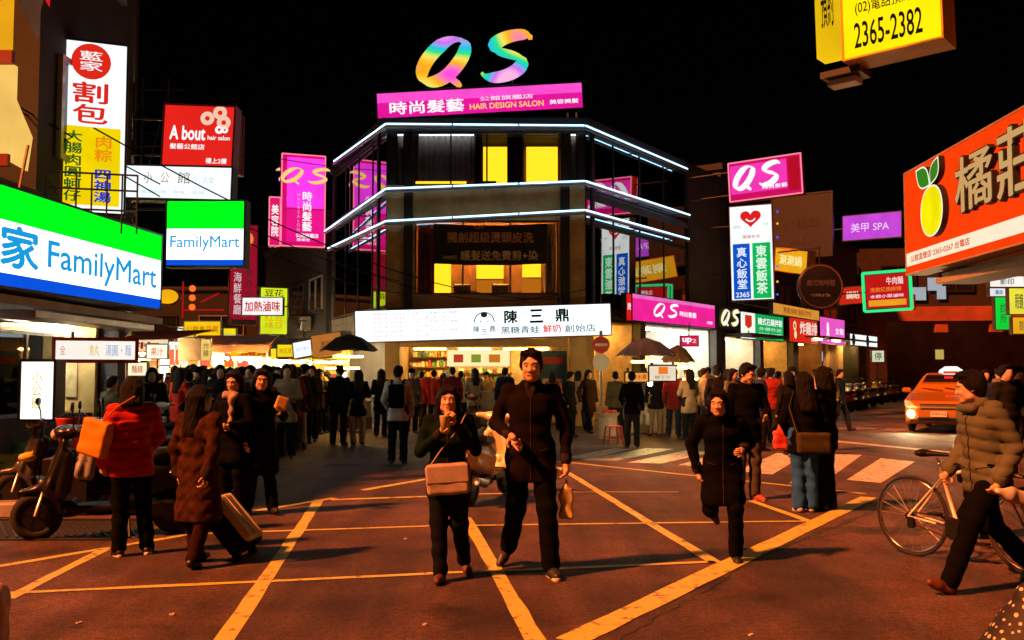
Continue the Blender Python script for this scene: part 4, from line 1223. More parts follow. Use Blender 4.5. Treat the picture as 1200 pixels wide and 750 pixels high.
# yellow lit wall with red bands at the very left, red sign box above
yb = empty('yellow_panel_sign', (0, 0, 0), 0, 'tall yellow lit panel with red bands at the upper left edge', 'sign')
def yp(px0, px1, pyt, pyb, Y, m, nm, dz=0):
    a, b = P(px0, pyb, Y), P(px1, pyb, Y); c = P(px0, pyt, Y)
    q = MB(); q.bb(a.x, b.x, Y + dz, Y + dz + .08, a.z, c.z); return q.build(nm, m, yb)
YL_ = face('f0c060', 1.05); YO = face('f0a818', .95)
yp(-70, 11, -60, 60, 11.5, YO, 'upper_panel'); yp(-70, 14, 76, 180, 11.5, YL_, 'lower_panel'); yp(-70, 16, 60, 75, 11.5, CABR, 'red_band', -.05); yp(-70, 11, 181, 195, 11.5, CABR, 'red_band', -.05)
q = MB(); pa = [P(15, 110, 11.3), P(36, 160, 11.3), P(30, 200, 11.3), P(12, 190, 11.3)]; q.prism([p for p in pa], (0, .05, 0)); q.build('bracket_plate', YL_, yb)
q = MB(); q.tube([P(33, 170, 11.25), P(20, 235, 11.25)], .02, 6); q.build('bracket', GOODS[2], yb)
a, b = P(17, 2, 11.8), P(52, 52, 11.8)
rs = empty('red_box_sign', (0, 0, 0), 0, 'underside and red edge of a box sign at the top left corner', 'sign')
q = MB(); q.prism([P(15, -10, 11.0), P(45, -40, 12.0), P(60, 48, 13.4), P(42, 42, 12.2)][::-1], (0, 0, .45)); q.build('cabinet', mat('tan_sign_underside', (.42, .3, .2), .7, var=.2), rs)
q = MB(); f0, f1 = P(45, -40, 12.0), P(60, 48, 13.4); q.prism([f0 + Vector((.02, 0, 0)), f1 + Vector((.02, 0, 0)), f1 + Vector((.02, 0, .9)), f0 + Vector((.02, 0, .9))], (.04, 0, 0)); q.build('red_face', face('e01c2c', .95), rs)
# lightboxes at the store corner
a, b, h = rect(24, 62, 424, 491, 10.75)
sign('lightbox', 'white upright lightbox with faint yellow characters beside the dark pillar', a, b, h, [('f', 0, 0, 1, 1, face('fffdf4', 1.6, .03)), ('t', '小\n公\n館', .34, .18, .66, .82, ink('d8c440'), .01)], t=.22, brackets=[(.5, 0, .5, -.35)])
a, b, h = rect(65, 158, 399, 421, 13.2, 13.6)
sign('shop_sign', 'white shop sign with red frame under the store canopy', a, b, h, [('f', 0, 0, 1, 1, face('f4ece0', 1.1, .04)), ('t', '全', .05, .25, .12, .75, ink('e09090')), ('t', '魚丸', .42, .2, .54, .8, ink('e0c850')), ('t', '湯圓・麵', .62, .2, .95, .8, ink('a8b8d8'))], cab=mat('red_sign_frame', (.4, .03, .02), .5), t=.2, fw=.05, brackets=[(.2, 1, .2, 1.5), (.8, 1, .8, 1.5)])

# ================================================================ right-hand signs
def along(px, off_=0.0):      # point of the right-street facade line seen at px, pushed out by off_
    u = (px - 600) / F_PX; n = Vector((.8224, -.5689, 0)); c = C_ + n * off_
    t = (u * c.y - c.x) / (RS.x - u * RS.y); return c + RS * t
def street_sign(pxl, pxr, pyt, pyb, items, label, off_=.35, **kw):
    a, b = along(pxl, off_), along(pxr, off_)
    za, zt = P(pxl, pyb, a.y).z, P(pxl, pyt, a.y).z
    a.z = b.z = za
    return sign('shop_sign', label, a, b, zt - za, items, **kw)
street_sign(741, 838, 344, 375, [('f', 0, 0, 1, 1, face('e0208c', 1.2)), ('f', 0, .85, 1, 1, face('e870c0', 1.0)), qs_item(.22, .22, .52, .80, W1, .055), ('t', '時尚髮藝', .53, .34, .74, .56, W1, .02), ('t', '公館店', .88, .14, .96, .28, W1, .02)], 'wide pink QS fascia sign on the right face of the corner building')
street_sign(734, 740, 344, 375, [('f', 0, 0, 1, 1, face('e01818', 1.0)), ('t', '燙', .15, .4, .85, .65, W1)], 'small red end panel at the left of the wide pink fascia')
street_sign(843, 866, 359, 383, [('f', 0, 0, 1, 1, dull('0c0c0c', .3)), ('m', lambda par, w, h, z: [qs(par, (.05 * w, .1 * h, .98 * w, .9 * h), z + .03, ink('fff0a0', 1.1), .075), qs(par, (.05 * w, .1 * h, .98 * w, .9 * h), z + .05, W1, .04)])], 'small black sign with glowing white QS letters')
def shield(par, w, h, z):
    q = MB(); q.poly([(x * w, y * h, z) for x, y in ((.09, .9), (.24, .9), (.24, .5), (.165, .38), (.09, .5))]); q.build('emblem', ink('d03020'), par); disc(par, .165 * w, .22 * h, .10 * h, z, ink('50a050'))
street_sign(868, 918, 365, 396, [('f', 0, 0, .32, 1, face('f0f4e4', 1.1)), ('f', .32, 0, 1, 1, face('10a850', 1.0)), ('m', shield), ('t', '韓式石鍋拌飯', .38, .58, .97, .86, W1, .02), ('t', '外帶外送', .4, .36, .95, .5, ink('c0f0d0')), ('t', '2365-1188', .4, .12, .95, .28, ink('c0f0d0'))], 'green and white shop sign with a red shield emblem')
street_sign(925, 958, 371, 400, [('f', 0, 0, 1, 1, face('d82818', 1.0)), ('m', lambda par, w, h, z: [ring(par, .18 * w, .66 * h, .10 * h, .2 * h, z, ink('f8e0a0')), disc(par, .2 * w, .30 * h, .17 * h, z, ink('f8e0a0'))]), ('t', '炸雞排', .36, .34, .98, .86, ink('f4d8c8'), .03), ('t', '珍奶', .75, .06, .98, .22, W1)], 'red fried chicken shop sign right of the green one')
street_sign(961, 990, 371, 402, [('f', 0, 0, 1, 1, face('ee58c8', 1.0)), ('m', lambda par, w, h, z: [disc(par, .3 * w, .58 * h, .16 * h, z, W1, ry=.26 * h), ring(par, .3 * w, .3 * h, .10 * h, .20 * h, z, W1)]), ('t', '女鞋', .6, .4, .95, .65, W1, .02)], 'pink lit shop sign next to the red chicken sign')
a, b, h = rect(798, 818, 394, 405, 29.8); sign('small_sign', 'small red and white sign over the dark doorway', a, b, h, [('f', 0, 0, 1, 1, face('d81858', 1.0)), ('t', 'up', .1, .2, .6, .8, W1, .04), ('t', '2', .65, .3, .9, .7, ink('ffd0a0'))], brackets=[(.5, 1, .5, 2.5)])
street_sign(996, 1028, 391, 404, [('f', 0, 0, 1, 1, face('f0f6f4', 1.1)), ('m', lambda par, w, h, z: [disc(par, .12 * w, .5 * h, .06 * w, z, ink('202020')), disc(par, .62 * w, .5 * h, .06 * w, z, ink('202020'))])], 'white sign with two black dots at the end of the shop row', off_=.9)
a, b, h = rect(1022, 1036, 411, 424, 44); sign('small_sign', 'tiny pale lightbox above the parked scooters', a, b, h, [('f', 0, 0, 1, 1, face('e0e0c0', .9)), ('t', '停', .2, .15, .8, .85, ink('405030'))], brackets=[(.5, 0, .5, -3.0)])
# projecting QS sign and heart sign
a, b, h = rect(856, 941, 192, 237, 32.6, 31.4, 226)
def qtop(par, w, h, z): rimlight(par, w, h, z)
sign('projecting_sign', 'tilted hot pink QS sign above the heart sign on the right', a, b, h, [('f', 0, 0, 1, 1, face('d01060', 1.0)), ('f', .02, .18, .80, .92, face('e434a8', 1.2)), ('f', .82, .1, .97, .95, face('c01028', .9)), ('m', qtop), qs_item(.06, .26, .72, .90, W1, .055), ('t', '時尚髮藝', .46, .22, .80, .32, W1, .02)], cab=CABR, both=True, t=.3, brackets=[(0, .8, -.6, .8), (0, .2, -.6, .2)])
a, b, h = rect(858, 907, 243, 352, 32.5, 32.0, 350)
def heart(par, w, h, z):
    q = MB(); pts = []
    for i in range(40):
        t = 2 * math.pi * i / 40; x = 16 * math.sin(t) ** 3; y = 13 * math.cos(t) - 5 * math.cos(2 * t) - 2 * math.cos(3 * t) - math.cos(4 * t)
        pts.append(((.5 + x / 16 * .25) * w, .87 * h + y / 16 * .25 * w * .95, z))
    q.poly(pts[::-1]); q.build('emblem', ink('e02020'), par); ring(par, .5 * w, .885 * h, .10 * w, .135 * w, z + .004, W1, a0=205, a1=335)
sign('projecting_sign', 'vertical white sign with a red heart, blue and green columns', a, b, h, [('f', 0, .0, 1, 1, face('f8fcf8', 1.1)), ('f', .05, .01, .46, .60, face('0c54c8', 1.0)), ('f', .52, .01, .95, .60, face('0cb858', 1.0)), ('m', heart), ('t', '簡餐飲茶', .3, .65, .72, .69, ink('d08080'), .01), ('t', '好吃', .08, .76, .26, .80, ink('60c8b0'), 0), ('t', '好喝', .78, .78, .92, .81, ink('60c8b0'), 0),
    ('t', '真\n心\n飯\n堂', .14, .12, .38, .56, ink('e8f0ff'), .02), ('t', '2365', .1, .03, .42, .08, ink('e8f0ff'), .02), ('t', '東\n雲\n飯\n茶', .60, .06, .86, .57, ink('e8ffe8'), .02)], both=True, t=.3, brackets=[(0, .8, -.5, .8), (0, .3, -.5, .3)])
# little chasing lamps on the edge of the heart sign
for i, y in enumerate((248, 262, 278, 295, 312, 330, 345)):
    p = P(911, y, 32.1); q = MB(); q.lathe([(0, -.05), (.05, 0), (0, .05)], None, 8); o = q.build('edge_lamp', emi('edge_lamp_%d' % (i % 2), 'f0a030' if i % 2 else '3858f0', 1.4), None, True, loc=p); tag(o, 'tiny %s bulb on the right edge of the heart sign' % ('amber' if i % 2 else 'blue'), 'lamp', 'bulbs on the heart sign edge')
a, b, h = rect(908, 945, 291, 316, 36, 33.5, 322); sign('projecting_sign', 'orange lit sign edge-on behind the round dark sign', a, b, h, [('f', 0, 0, 1, 1, face('f0a818', 1.0)), ('t', '涮涮鍋', .15, .3, .85, .75, ink('fff0a0'), .02)], t=.3, cab=mat('orange_cab', (.4, .15, .03), .6), brackets=[(0, .6, -.5, .6)])
a, b, h = rect(905, 974, 232, 302, 37.5, 36, 298); sign('projecting_sign', 'large unlit dark sign behind the tilted pink sign', a, b, h, [('f', 0, 0, 1, 1, dull('1c1618', .15)), ('t', '火鍋城', .2, .45, .8, .65, dull('301818', .3)), ('t', '營業中', .3, .2, .7, .32, dull('382828'))], cab=BLACKP, fw=.06, brackets=[(0, .8, -.8, .8)])
a, b, h = rect(988, 1056, 254, 282, 38, 36.5, 277); sign('projecting_sign', 'purple lit sign with white script high over the right street', a, b, h, [('f', 0, 0, 1, 1, face('c848d8', 1.0)), ('t', '美甲 SPA', .14, .3, .80, .68, ink('f8d8ff'), .0)], both=True, t=.3, brackets=[(0, .5, -1.0, .5)])
rd = empty('round_sign', P(961, 336, 30), 0, 'round dark unlit sign on the right of the heart sign', 'sign')
_r = 26 * 30 / 1100
q = MB(); q.lathe([(.0, -.1), (_r, -.1), (_r + .03, -.05), (_r + .03, .06), (_r - .04, .08), (0, .08)], rot(math.pi / 2, 0, 0), 32); q.build('cabinet', mat('round_sign_dark', (.012, .009, .014), .45, var=.3, vscale=6), rd, True)
sub = empty('print'); sub.parent = rd; sub.matrix_local = Matrix.Translation((0, -.085, 0)) @ rot(math.pi / 2, 0, 0).to_4x4()
ring(sub, 0, 0, _r * .93, _r * 1.0, .003, mat('round_sign_rim', (.12, .06, .06), .5)); lettering('義式咖啡館', (-.45, .02, .45, .22), .004, mat('round_print', (.12, .09, .14), .6), sub, .01); lettering('COFFEE & TEA', (-.3, -.32, .3, -.24), .004, mat('round_print_light', (.3, .28, .4), .6), sub, .01)
q = MB(); q.tube([(0, .0, _r), (0, 0, _r + .6)], .02, 6); q.tube([(0, 0, _r + .55), (-1.0, 1.2, _r + .55)], .025, 6); q.build('bracket', BLACKP, rd)
a, b, h = rect(1016, 1065, 323, 362, 38, 37.2, 359)
def gneon(par, w, h, z):
    g = ink('30e080', 1.2)
    for p in ([(-.1, -.1), (w + .1, -.1)], [(-.1, h + .1), (w + .1, h + .1)], [(-.1, -.1), (-.1, h + .1)], [(w + .1, -.1), (w + .1, h + .1)]):
        q = MB(); q.tube([(*p[0], z + .05), (*p[1], z + .05)], .05, 6); q.build('light_tube', g, par, True)
sign('projecting_sign', 'red sign framed by a green neon tube over the right street', a, b, h, [('f', 0, 0, 1, 1, face('c81818', .95)), ('f', .05, .06, .95, .24, face('f0a020', 1.0)), ('m', gneon), ('t', '牛肉麵', .5, .68, .9, .9, ink('f0d8d0'), .02), ('t', '清燉紅燒麻辣', .1, .48, .85, .62, ink('f08030')), ('t', '水餃小菜滷味', .1, .30, .9, .40, ink('ffd8e8'), .02)], both=True, brackets=[(0, .5, -1.2, .5)])
a, b, h = rect(1046, 1072, 346, 362, 39); sign('projecting_sign', 'small red sign peeking out behind the green neon frame', a, b, h, [('f', 0, 0, 1, 1, face('c02018', .8)), ('t', '麵', .6, .2, .9, .8, ink('f0c0a0'))], brackets=[(1, .5, 1.5, .5)])
a, b, h = rect(984, 1012, 338, 357, 40, 39); sign('projecting_sign', 'small red sign with white characters left of the green neon frame', a, b, h, [('f', 0, 0, 1, 1, face('d02818', .95)), ('t', '鍋貼', .3, .3, .85, .75, ink('ffe0c0'), .02)], brackets=[(0, .5, -.8, .5)])
a, b, h = rect(906, 960, 372, 383, 38.5, 44); sign('shop_sign', 'low orange sign strip above the green shop sign', a + Vector((0, 0, .55)), b + Vector((0, 0, .55)), .45, [('f', 0, 0, 1, 1, face('e09838', .9)), ('t', '精緻鍋物', .2, .2, .8, .8, ink('a05010'))], brackets=[(0, .5, -.6, .5)])
# green, yellow and white signs near the right edge
for (x0, x1, y0, y1, Y, c1, tx, lb_) in ((1160, 1181, 338, 347, 30, 'e8eef8', '藥局', 'small white sign at the right edge under the orange sign'), (1167, 1185, 348, 386, 30.5, '10d838', '診\n所', 'green vertical sign at the right edge'), (1183, 1206, 338, 368, 29, 'f0e040', '眼鏡', 'yellow sign above the amber one at the right edge'), (1187, 1212, 372, 391, 29.3, 'f0a818', '刻印', 'amber sign below the yellow one at the right edge'), (1160, 1200, 324, 336, 27, 'fff8ee', '影印', 'white strip sign just under the orange sign')):
    a, b, h = rect(x0, x1, y0, y1, Y); sign('street_sign', lb_, a, b, h, [('f', 0, 0, 1, 1, face(c1, 1.0)), ('t', tx, .3, .2, .7, .8, ink('30503a'))], brackets=[(1, .5, 1.0 + 1.2 / max(.1, (b - a).length), .5)])
# ---- the big orange fruit-drink sign
a, b = Vector((7.19, 17.0, 0)), Vector((6.85, 9.4, 0))
z0 = P(1068, 321, 17.0).z; z1 = P(1062, 205, 17).z; a.z = b.z = z0; h = z1 - z0; Lo = (b - a).length
def fo(px):
    u = (px - 600) / F_PX; return (u * a.y - a.x) / ((b.x - a.x) - u * (b.y - a.y))
def fruit(par, w, h, z):
    d = .10
    cx = fo(1104) * w; cy = .50 * h; rx = (fo(1117) - fo(1090)) * w / 2; ry = .25 * h
    BK = mat('fruit_side_black', (.01, .01, .01), .6)
    YW = face('f8e808', 1.05, .15); WT = ink('fffbe0')
    n = 30; pts = [(cx + rx * math.cos(2 * math.pi * i / n), cy + ry * math.sin(2 * math.pi * i / n) * (1 + .05 * math.cos(4 * math.pi * i / n))) for i in range(n)]
    q = MB(); q.prism([(x, y, z) for x, y in pts], (0, 0, d)); q.build('fruit_body', BK, par)
    q = MB(); q.poly([(cx + (x - cx) * 1.0, cy + (y - cy) * 1.0, z + d + .003) for x, y in pts]); q.build('fruit_rim', WT, par)
    q = MB(); q.poly([(cx + (x - cx) * .93, cy + (y - cy) * .94, z + d + .006) for x, y in pts]); q.build('fruit_face', YW, par)
    for s_, ang in ((-1, .55), (1, -.30)):
        lp = []; bx_, by_ = cx - .02, cy + ry * .95; Lf = .27 * h; 
        for i in range(17):
            t = i / 16; lp.append((t, .30 * math.sin(math.pi * t)))
        full = lp + [(t, -v) for t, v in lp[::-1][1:-1]]
        dx, dy = math.sin(-ang) * 2.4, math.cos(ang) * .9
        P2 = [(bx_ + dx * Lf * t - dy * Lf * v * 1.2, by_ + dy * Lf * t + dx * Lf * v * .8) for t, v in full]
        if (P2[1][0] - P2[0][0]) * (P2[8][1] - P2[0][1]) - (P2[1][1] - P2[0][1]) * (P2[8][0] - P2[0][0]) > 0: P2 = P2[::-1]
        q = MB(); q.prism([(x, y, z) for x, y in P2], (0, 0, d)); q.build('leaf_body', BK, par)
        mx = sum(x for x, y in P2) / len(P2); my = sum(y for x, y in P2) / len(P2)
        q = MB(); q.poly([(x, y, z + d + .003) for x, y in P2]); q.build('leaf_rim', WT, par)
        q = MB(); q.poly([(mx + (x - mx) * .86, my + (y - my) * .86, z + d + .006) for x, y in P2]); q.build('leaf_face', emi('lit_leaf_green', '3a8a20', .9), par)
def raised(par, w, h, z):
    TAN = ink('d8a868', .9); BK = mat('letter_side_black', (.01, .008, .008), .6)
    for s, x0, y0, x1, y1 in (('橘', fo(1133), .38, fo(1178), .84), ('莊', fo(1184), .36, fo(1240), .88)):
        lettering(s, (x0 * w, y0 * h, x1 * w, y1 * h), z + .05, BK, par, .035, 'letter_body', extrude=.045); lettering(s, (x0 * w, y0 * h, x1 * w, y1 * h), z + .10, TAN, par, .012)
sign('fruit_drink_sign', 'huge orange sign with a yellow citrus fruit and raised characters at the right edge', a, b, h, [
    ('f', 0, 0, 1, 1, face('f03c08', 1.15, .08)), ('f', 0, .07, 1, .20, face('fbe8c8', 1.05, .04)), ('m', fruit), ('m', raised), ('t', '公館直營店 2365-0267 台電店', fo(1071), .10, fo(1141), .165, ink('e04a20'), .02)], t=.35, cab=mat('orange_sign_case', (.3, .2, .14), .6))
# ---- yellow hanging sign at the top right
a, b = P(990, 70, 10.0), P(1104, 39, 9.35)
b.z = a.z + .02
ys = sign('hanging_sign', 'yellow box sign with phone number 2365-2382 hanging at the top right', a, b, 1.5, [
    ('f', 0, 0, 1, 1, face('fbdc08', 1.25, .08)), ('t', '2365-2382', .12, .06, .82, .24, ink('181408'), .012), ('t', '(02)電話預約', .14, .29, .72, .40, ink('201808'), .01)], t=.42, cab=mat('yellow_sign_side', (.5, .36, .03), .6), fw=.02)
q = MB(); q.bb(-.35, -.06, .12, 1.5, -.34, -.1); o = q.build('side_panel', face('f0c010', .95), ys); q = MB(); q.bb(-.34, .1, -.1, -.03, -.5, -.15); q.build('bracket', BLACKP, ys)
lettering('預約', (-.28, .45, -.14, .95), -.095, ink('201808'), ys)
q = MB(); q.bb(-.30, .02, -.17, -.11, -.45, -.25); q.build('spot_lamp', mat('spot_lamp_case', (.5, .45, .3), .5), ys)
q = MB(); q.tube([(.2, 1.5, -.2), (.2, 4.0, -.2)], .03, 6); q.tube([(1.0, 1.5, -.2), (1.0, 4.0, -.2)], .03, 6); q.build('hanger', BLACKP, ys)
# no-entry disc on a post
ne = empty('no_entry_sign', G(705, 512), 0, 'round red no entry sign on a post in front of the corner', 'sign')
Yn = ne.location.y; zc = P(705, 404, Yn).z; rn = 10 * Yn / 1100
q = MB(); q.tube([(0, .04, 0), (0, .04, zc + .35)], .04, 8); q.build('post', SILV, ne)
q = MB(); q.lathe([(0, 0), (rn, 0), (rn, .02), (0, .02)], rot(math.pi / 2, 0, 0), 24, (0, 0, zc)); q.build('disc', mat('sign_red', (.55, .02, .015), .5, var=.1), ne)
q = MB(); q.bb(-rn * .7, rn * .7, -.03, -.022, zc - rn * .14, zc + rn * .14); q.build('bar', mat('sign_white', (.7, .65, .6), .5, var=.1), ne)
q = MB(); q.lathe([(0, 0), (rn, 0), (rn, .02), (0, .02)], rot(math.pi / 2, 0, 0), 24, (0, .02, zc - 2.05 * rn)); q.build('lower_disc', mat('sign_white', (.7, .65, .6), .5, var=.1), ne)

# ================================================================ overhead wires, scaffold rail on the left
def wire(label, a, b, sag, r=.012):
    q = MB(); pts = []
    for i in range(17):
        t = i / 16; p = a.lerp(b, t); p.z -= sag * 4 * t * (1 - t); pts.append(p)
    q.tube(pts, r, 5); o = q.build('overhead_wire', mat('wire_black', (.002, .002, .002), .9, var=0, spec=.05)); tag(o, label, 'wire', 'overhead wires')
wire('overhead wire crossing the tall white food sign to the corner building', P(-30, 95, 11.5), P(470, 330, 27.2), .35)
wire('overhead wire running below the first across the pink sign', P(-30, 95, 11.6), P(480, 345, 27.2), .55)
wire('overhead wire crossing the white gold-lettered sign', P(110, 150, 12.9), P(660, 350, 27.0), .7)
wire('level overhead wire from the food sign into the dark', P(-20, 112, 12.5), P(395, 196, 33.0), .1)
wire('overhead wire across the yellow sign at the top right', P(700, -120, 9.6), P(1230, -5, 8.8), .05)
wire('overhead wire sagging over the corner shop sign', P(392, 300, 27.5), P(700, 335, 27.0), .8)
sc = empty('balcony_railing', P(100, 245, 12.6), 0, 'dark metal railing above the store fascia', 'railing')
o_ = Vector(sc.location); x0, x1 = P(52, 245, 12.6).x - o_.x, P(150, 245, 12.6).x - o_.x
for z in (.02, .30, .52):
    q = MB(); q.tube([(x0, 0, z), (x1, .3, z)], .014, 6); q.build('rail', BLACKP, sc)
for i in range(7):
    q = MB(); t = i / 6; q.tube([(x0 + (x1 - x0) * t, .3 * t, -.3), (x0 + (x1 - x0) * t, .3 * t, .53)], .013, 6); q.build('post', BLACKP, sc)
q = MB(); q.tube([(x0, 0, .52), (x0 + .35, .1, -.2)], .012, 6); q.build('brace', BLACKP, sc)
tr = empty('sign_truss', P(170, 170, 16.0), 0, 'thin steel lattice carrying the red salon sign', 'frame')
for i in range(4):
    q = MB(); q.tube([(-1.0 + i * .45, .1, -1.0), (-1.0 + i * .45, .1, 1.2)], .018, 6); q.build('upright', DARKW, tr)
for z in (-.9, 0, 1.0):
    q = MB(); q.tube([(-1.1, .1, z), (.6, .1, z)], .018, 6); q.build('crossbar', DARKW, tr)
for i in range(3):
    q = MB(); q.tube([(-1 + i * .45, .1, -.9), (-.55 + i * .45, .1, 1.0)], .012, 6); q.build('diagonal', DARKW, tr)

# ================================================================ vehicles
RUB = mat('tyre_rubber', (.012, .012, .012), .85, var=.2)
CHROME = mat('chrome', (.6, .6, .6), .18, 1.0, var=0)
ALU = mat('bright_alloy', (.5, .5, .5), .35, .9, var=.1)
SEATM = mat('black_vinyl', (.005, .005, .005), .5, var=.2, spec=.25)
DPLA = mat('dark_plastic', (.007, .007, .007), .5, var=.2, spec=.25)
LENS_R = mat('red_lens', (.4, .01, .008), .2, var=0)
LENS_C = mat('clear_lens', (.55, .55, .5), .12, var=0)
PLATE = mat('number_plate_white', (.6, .6, .58), .5, var=.1)
def gloss(n, c, coat=.6): return mat('paint_' + n, c, .35, .1, var=.08, coat=coat)

_SC = {}
def scooter_meshes():
    """moulded panels of a step-through scooter; x forward, z up, wheelbase 1.25 m"""
    if _SC: return _SC
    s = SDF()   # leg shield and front apron
    s.cap((.48, 0, .92), (.60, 0, .50), .10, .13, .05, s=(.55, 1.5, 1)); s.cap((.60, 0, .50), (.50, 0, .30), .13, .08, .05, s=(.6, 1.4, 1))
    s.cap((.44, .13, .80), (.50, .15, .45), .05, .06, .05); s.cap((.44, -.13, .80), (.50, -.15, .45), .05, .06, .05)
    _SC['leg_shield'] = s.mesh('leg_shield', .016)
    s = SDF(); s.rbox((.22, 0, .29), (.26, .15, .04), .03, k=.02); s.cap((.42, .1, .33), (.40, -.1, .33), .05); _SC['floorboard'] = s.mesh('floorboard', .016)
    s = SDF()   # under-seat body and tail
    s.cap((-.02, 0, .34), (-.10, 0, .60), .13, .14, .08, s=(.8, 1.0, 1)); s.cap((-.10, 0, .56), (-.70, 0, .70), .16, .10, .08, s=(1, 1.05, .85)); s.cap((-.15, 0, .42), (-.55, 0, .52), .12, .10, .08, s=(1, 1.1, 1))
    s.cap((-.66, .08, .70), (-.80, .04, .76), .05, .03, .05); s.cap((-.66, -.08, .70), (-.80, -.04, .76), .05, .03, .05)
    _SC['body'] = s.mesh('body', .016)
    s = SDF(); s.cap((.0, 0, .74), (-.35, 0, .77), .12, .13, .05, s=(1, 1.05, .55)); s.cap((-.35, 0, .79), (-.66, 0, .82), .13, .10, .05, s=(1, 1.0, .5)); _SC['seat'] = s.mesh('seat', .016)
    s = SDF(); s.cap((.60, 0, .50), (.84, 0, .46), .09, .05, .05, s=(1, .9, .6)); s.cap((.55, 0, .46), (.66, 0, .53), .07, .07, .05); _SC['front_fender'] = s.mesh('front_fender', .016)
    s = SDF(); s.ell((.47, 0, 1.02), (.13, .17, .075)); s.cap((.42, .1, 1.03), (.36, .24, 1.05), .05, .03, .04); s.cap((.42, -.1, 1.03), (.36, -.24, 1.05), .05, .03, .04); _SC['handlebar_cover'] = s.mesh('handlebar_cover', .015)
    s = SDF(); s.ell((.57, 0, 1.0), (.05, .10, .055)); _SC['headlight'] = s.mesh('headlight', .013)
    s = SDF(); s.cap((-.79, -.07, .70), (-.79, .07, .70), .045, .045, .02, s=(.6, 1, .9)); _SC['tail_light'] = s.mesh('tail_light', .012)
    for n in ('front', 'rear'):
        x = .72 if n == 'front' else -.53
        q = MB(); pts = [(x + .178 * math.cos(t), 0, .226 + .178 * math.sin(t)) for t in [2 * math.pi * i / 28 for i in range(28)]]
        q.tube(pts, .046, 8, closed=True, flat=1.15); _SC[n + '_tyre'] = q.mesh('wheel', RUB, True)
        q = MB(); q.lathe([(.13, -.035), (.14, 0), (.13, .035), (.05, .045), (.0, .045)], rot(math.pi / 2, 0, 0), 20, (x, 0, .226))
        for k in range(5):
            t = 2 * math.pi * k / 5; q.box((x + .09 * math.cos(t), 0, .235 + .09 * math.sin(t)), (.14, .07, .03), rot(0, -t, 0))
        _SC[n + '_rim'] = q.mesh('rim', mat('dark_alloy', (.015, .015, .015), .5, .3))
    q = MB()
    for s_ in (-1, 1): q.tube([(.56, s_ * .06, .80), (.72, s_ * .07, .235)], .022, 8)
    q.tube([(.47, 0, 1.0), (.56, 0, .75)], .03, 8); _SC['fork'] = q.mesh('fork', ALU, True)
    q = MB(); q.tube([(-.30, -.14, .30), (-.50, -.17, .27), (-.82, -.17, .33)], [.03, .055, .05], 10); _SC['exhaust'] = q.mesh('exhaust', ALU, True)
    q = MB(); q.box((-.42, .12, .27), (.42, .12, .16), None, .03); q.box((-.15, 0, .28), (.25, .22, .16), None, .03); _SC['engine'] = q.mesh('engine', DPLA)
    for s_ in (-1, 1):
        q = MB(); q.tube([(.40, s_ * .2, 1.05), (.39, s_ * .26, 1.16), (.40, s_ * .30, 1.22)], .008, 6); q.lathe([(0, -.012), (.055, -.012), (.06, 0), (.05, .012), (0, .012)], rot(0, math.pi / 2, 0) @ Matrix.Diagonal((.75, 1.2, 1)).to_3x3(), 16, (.40, s_ * .32, 1.27)); _SC['mirror%d' % s_] = q.mesh('mirror', DPLA, True)
        q = MB(); q.tube([(.36, s_ * .24, 1.05), (.31, s_ * .36, 1.05)], .019, 8); _SC['grip%d' % s_] = q.mesh('grip', RUB, True)
    q = MB(); q.box((-.83, 0, .54), (.012, .16, .10), rot(0, -.35, 0)); _SC['number_plate'] = q.mesh('number_plate', PLATE)
    q = MB(); q.tube([(-.62, .11, .82), (-.80, .09, .88), (-.80, -.09, .88), (-.62, -.11, .82)], .014, 8); _SC['grab_rail'] = q.mesh('grab_rail', ALU, True)
    q = MB(); q.tube([(-.1, .10, .2), (-.12, .22, .02)], .014, 6); _SC['stand'] = q.mesh('stand', DPLA)
    return _SC

def scooter(label, loc, heading, paint, group=None, seat=SEATM, lean=0.0, light=None, scale=1.0, tail=None, plate_text=None):
    m = scooter_meshes()
    rt = empty('motor_scooter', loc, heading, label, 'scooter', group)
    rt.rotation_euler = (lean, 0, heading); rt.scale = (scale,) * 3
    def put(n, key, mt=None, par=None):
        o = link(n, m[key], par or rt)
        if mt is not None:
            if len(m[key].materials) == 0: m[key].materials.append(mt)
            set_mat(o, mt)
        return o
    put('leg_shield', 'leg_shield', paint); put('floorboard', 'floorboard', DPLA); b = put('body', 'body', paint); put('seat', 'seat', seat); put('front_fender', 'front_fender', paint)
    hc = put('handlebar_cover', 'handlebar_cover', paint); put('headlight', 'headlight', light or LENS_C, hc); put('tail_light', 'tail_light', tail or LENS_R, b)
    for w_ in ('front', 'rear'):
        t_ = put('wheel', w_ + '_tyre'); put('rim', w_ + '_rim', None, t_)
    for n in ('fork', 'exhaust', 'engine', 'number_plate', 'grab_rail', 'stand'): put(n, n)
    for s_ in (-1, 1): put('mirror', 'mirror%d' % s_, None, hc); put('grip', 'grip%d' % s_, None, hc)
    return rt
BLK = gloss('black', (.004, .004, .004), .12); SLV = gloss('silver', (.32, .33, .35)); WHP = gloss('white', (.62, .58, .48)); RDP = gloss('red', (.35, .02, .015)); BLP = gloss('blue', (.03, .07, .2)); DGP = gloss('dark_grey', (.06, .06, .065)); YLP = gloss('yellow', (.55, .35, .05))
g_ = lambda x, y: (G(x, y).x, G(x, y).y, 0)
scooter('black scooter with wide front shield parked nearest at the left', g_(138, 628), R(199), BLK, 'scooters parked on the left')
scooter('silver grey scooter directly behind the nearest black scooter', g_(160, 600), R(200), SLV, 'scooters parked on the left')
scooter('dark grey scooter behind the red jacket, farther from the kerb', g_(215, 578), R(205), DGP, 'scooters parked on the left')
scooter('blue scooter behind the woman with the suitcase', g_(190, 556), R(195), BLP, 'scooters parked on the left')
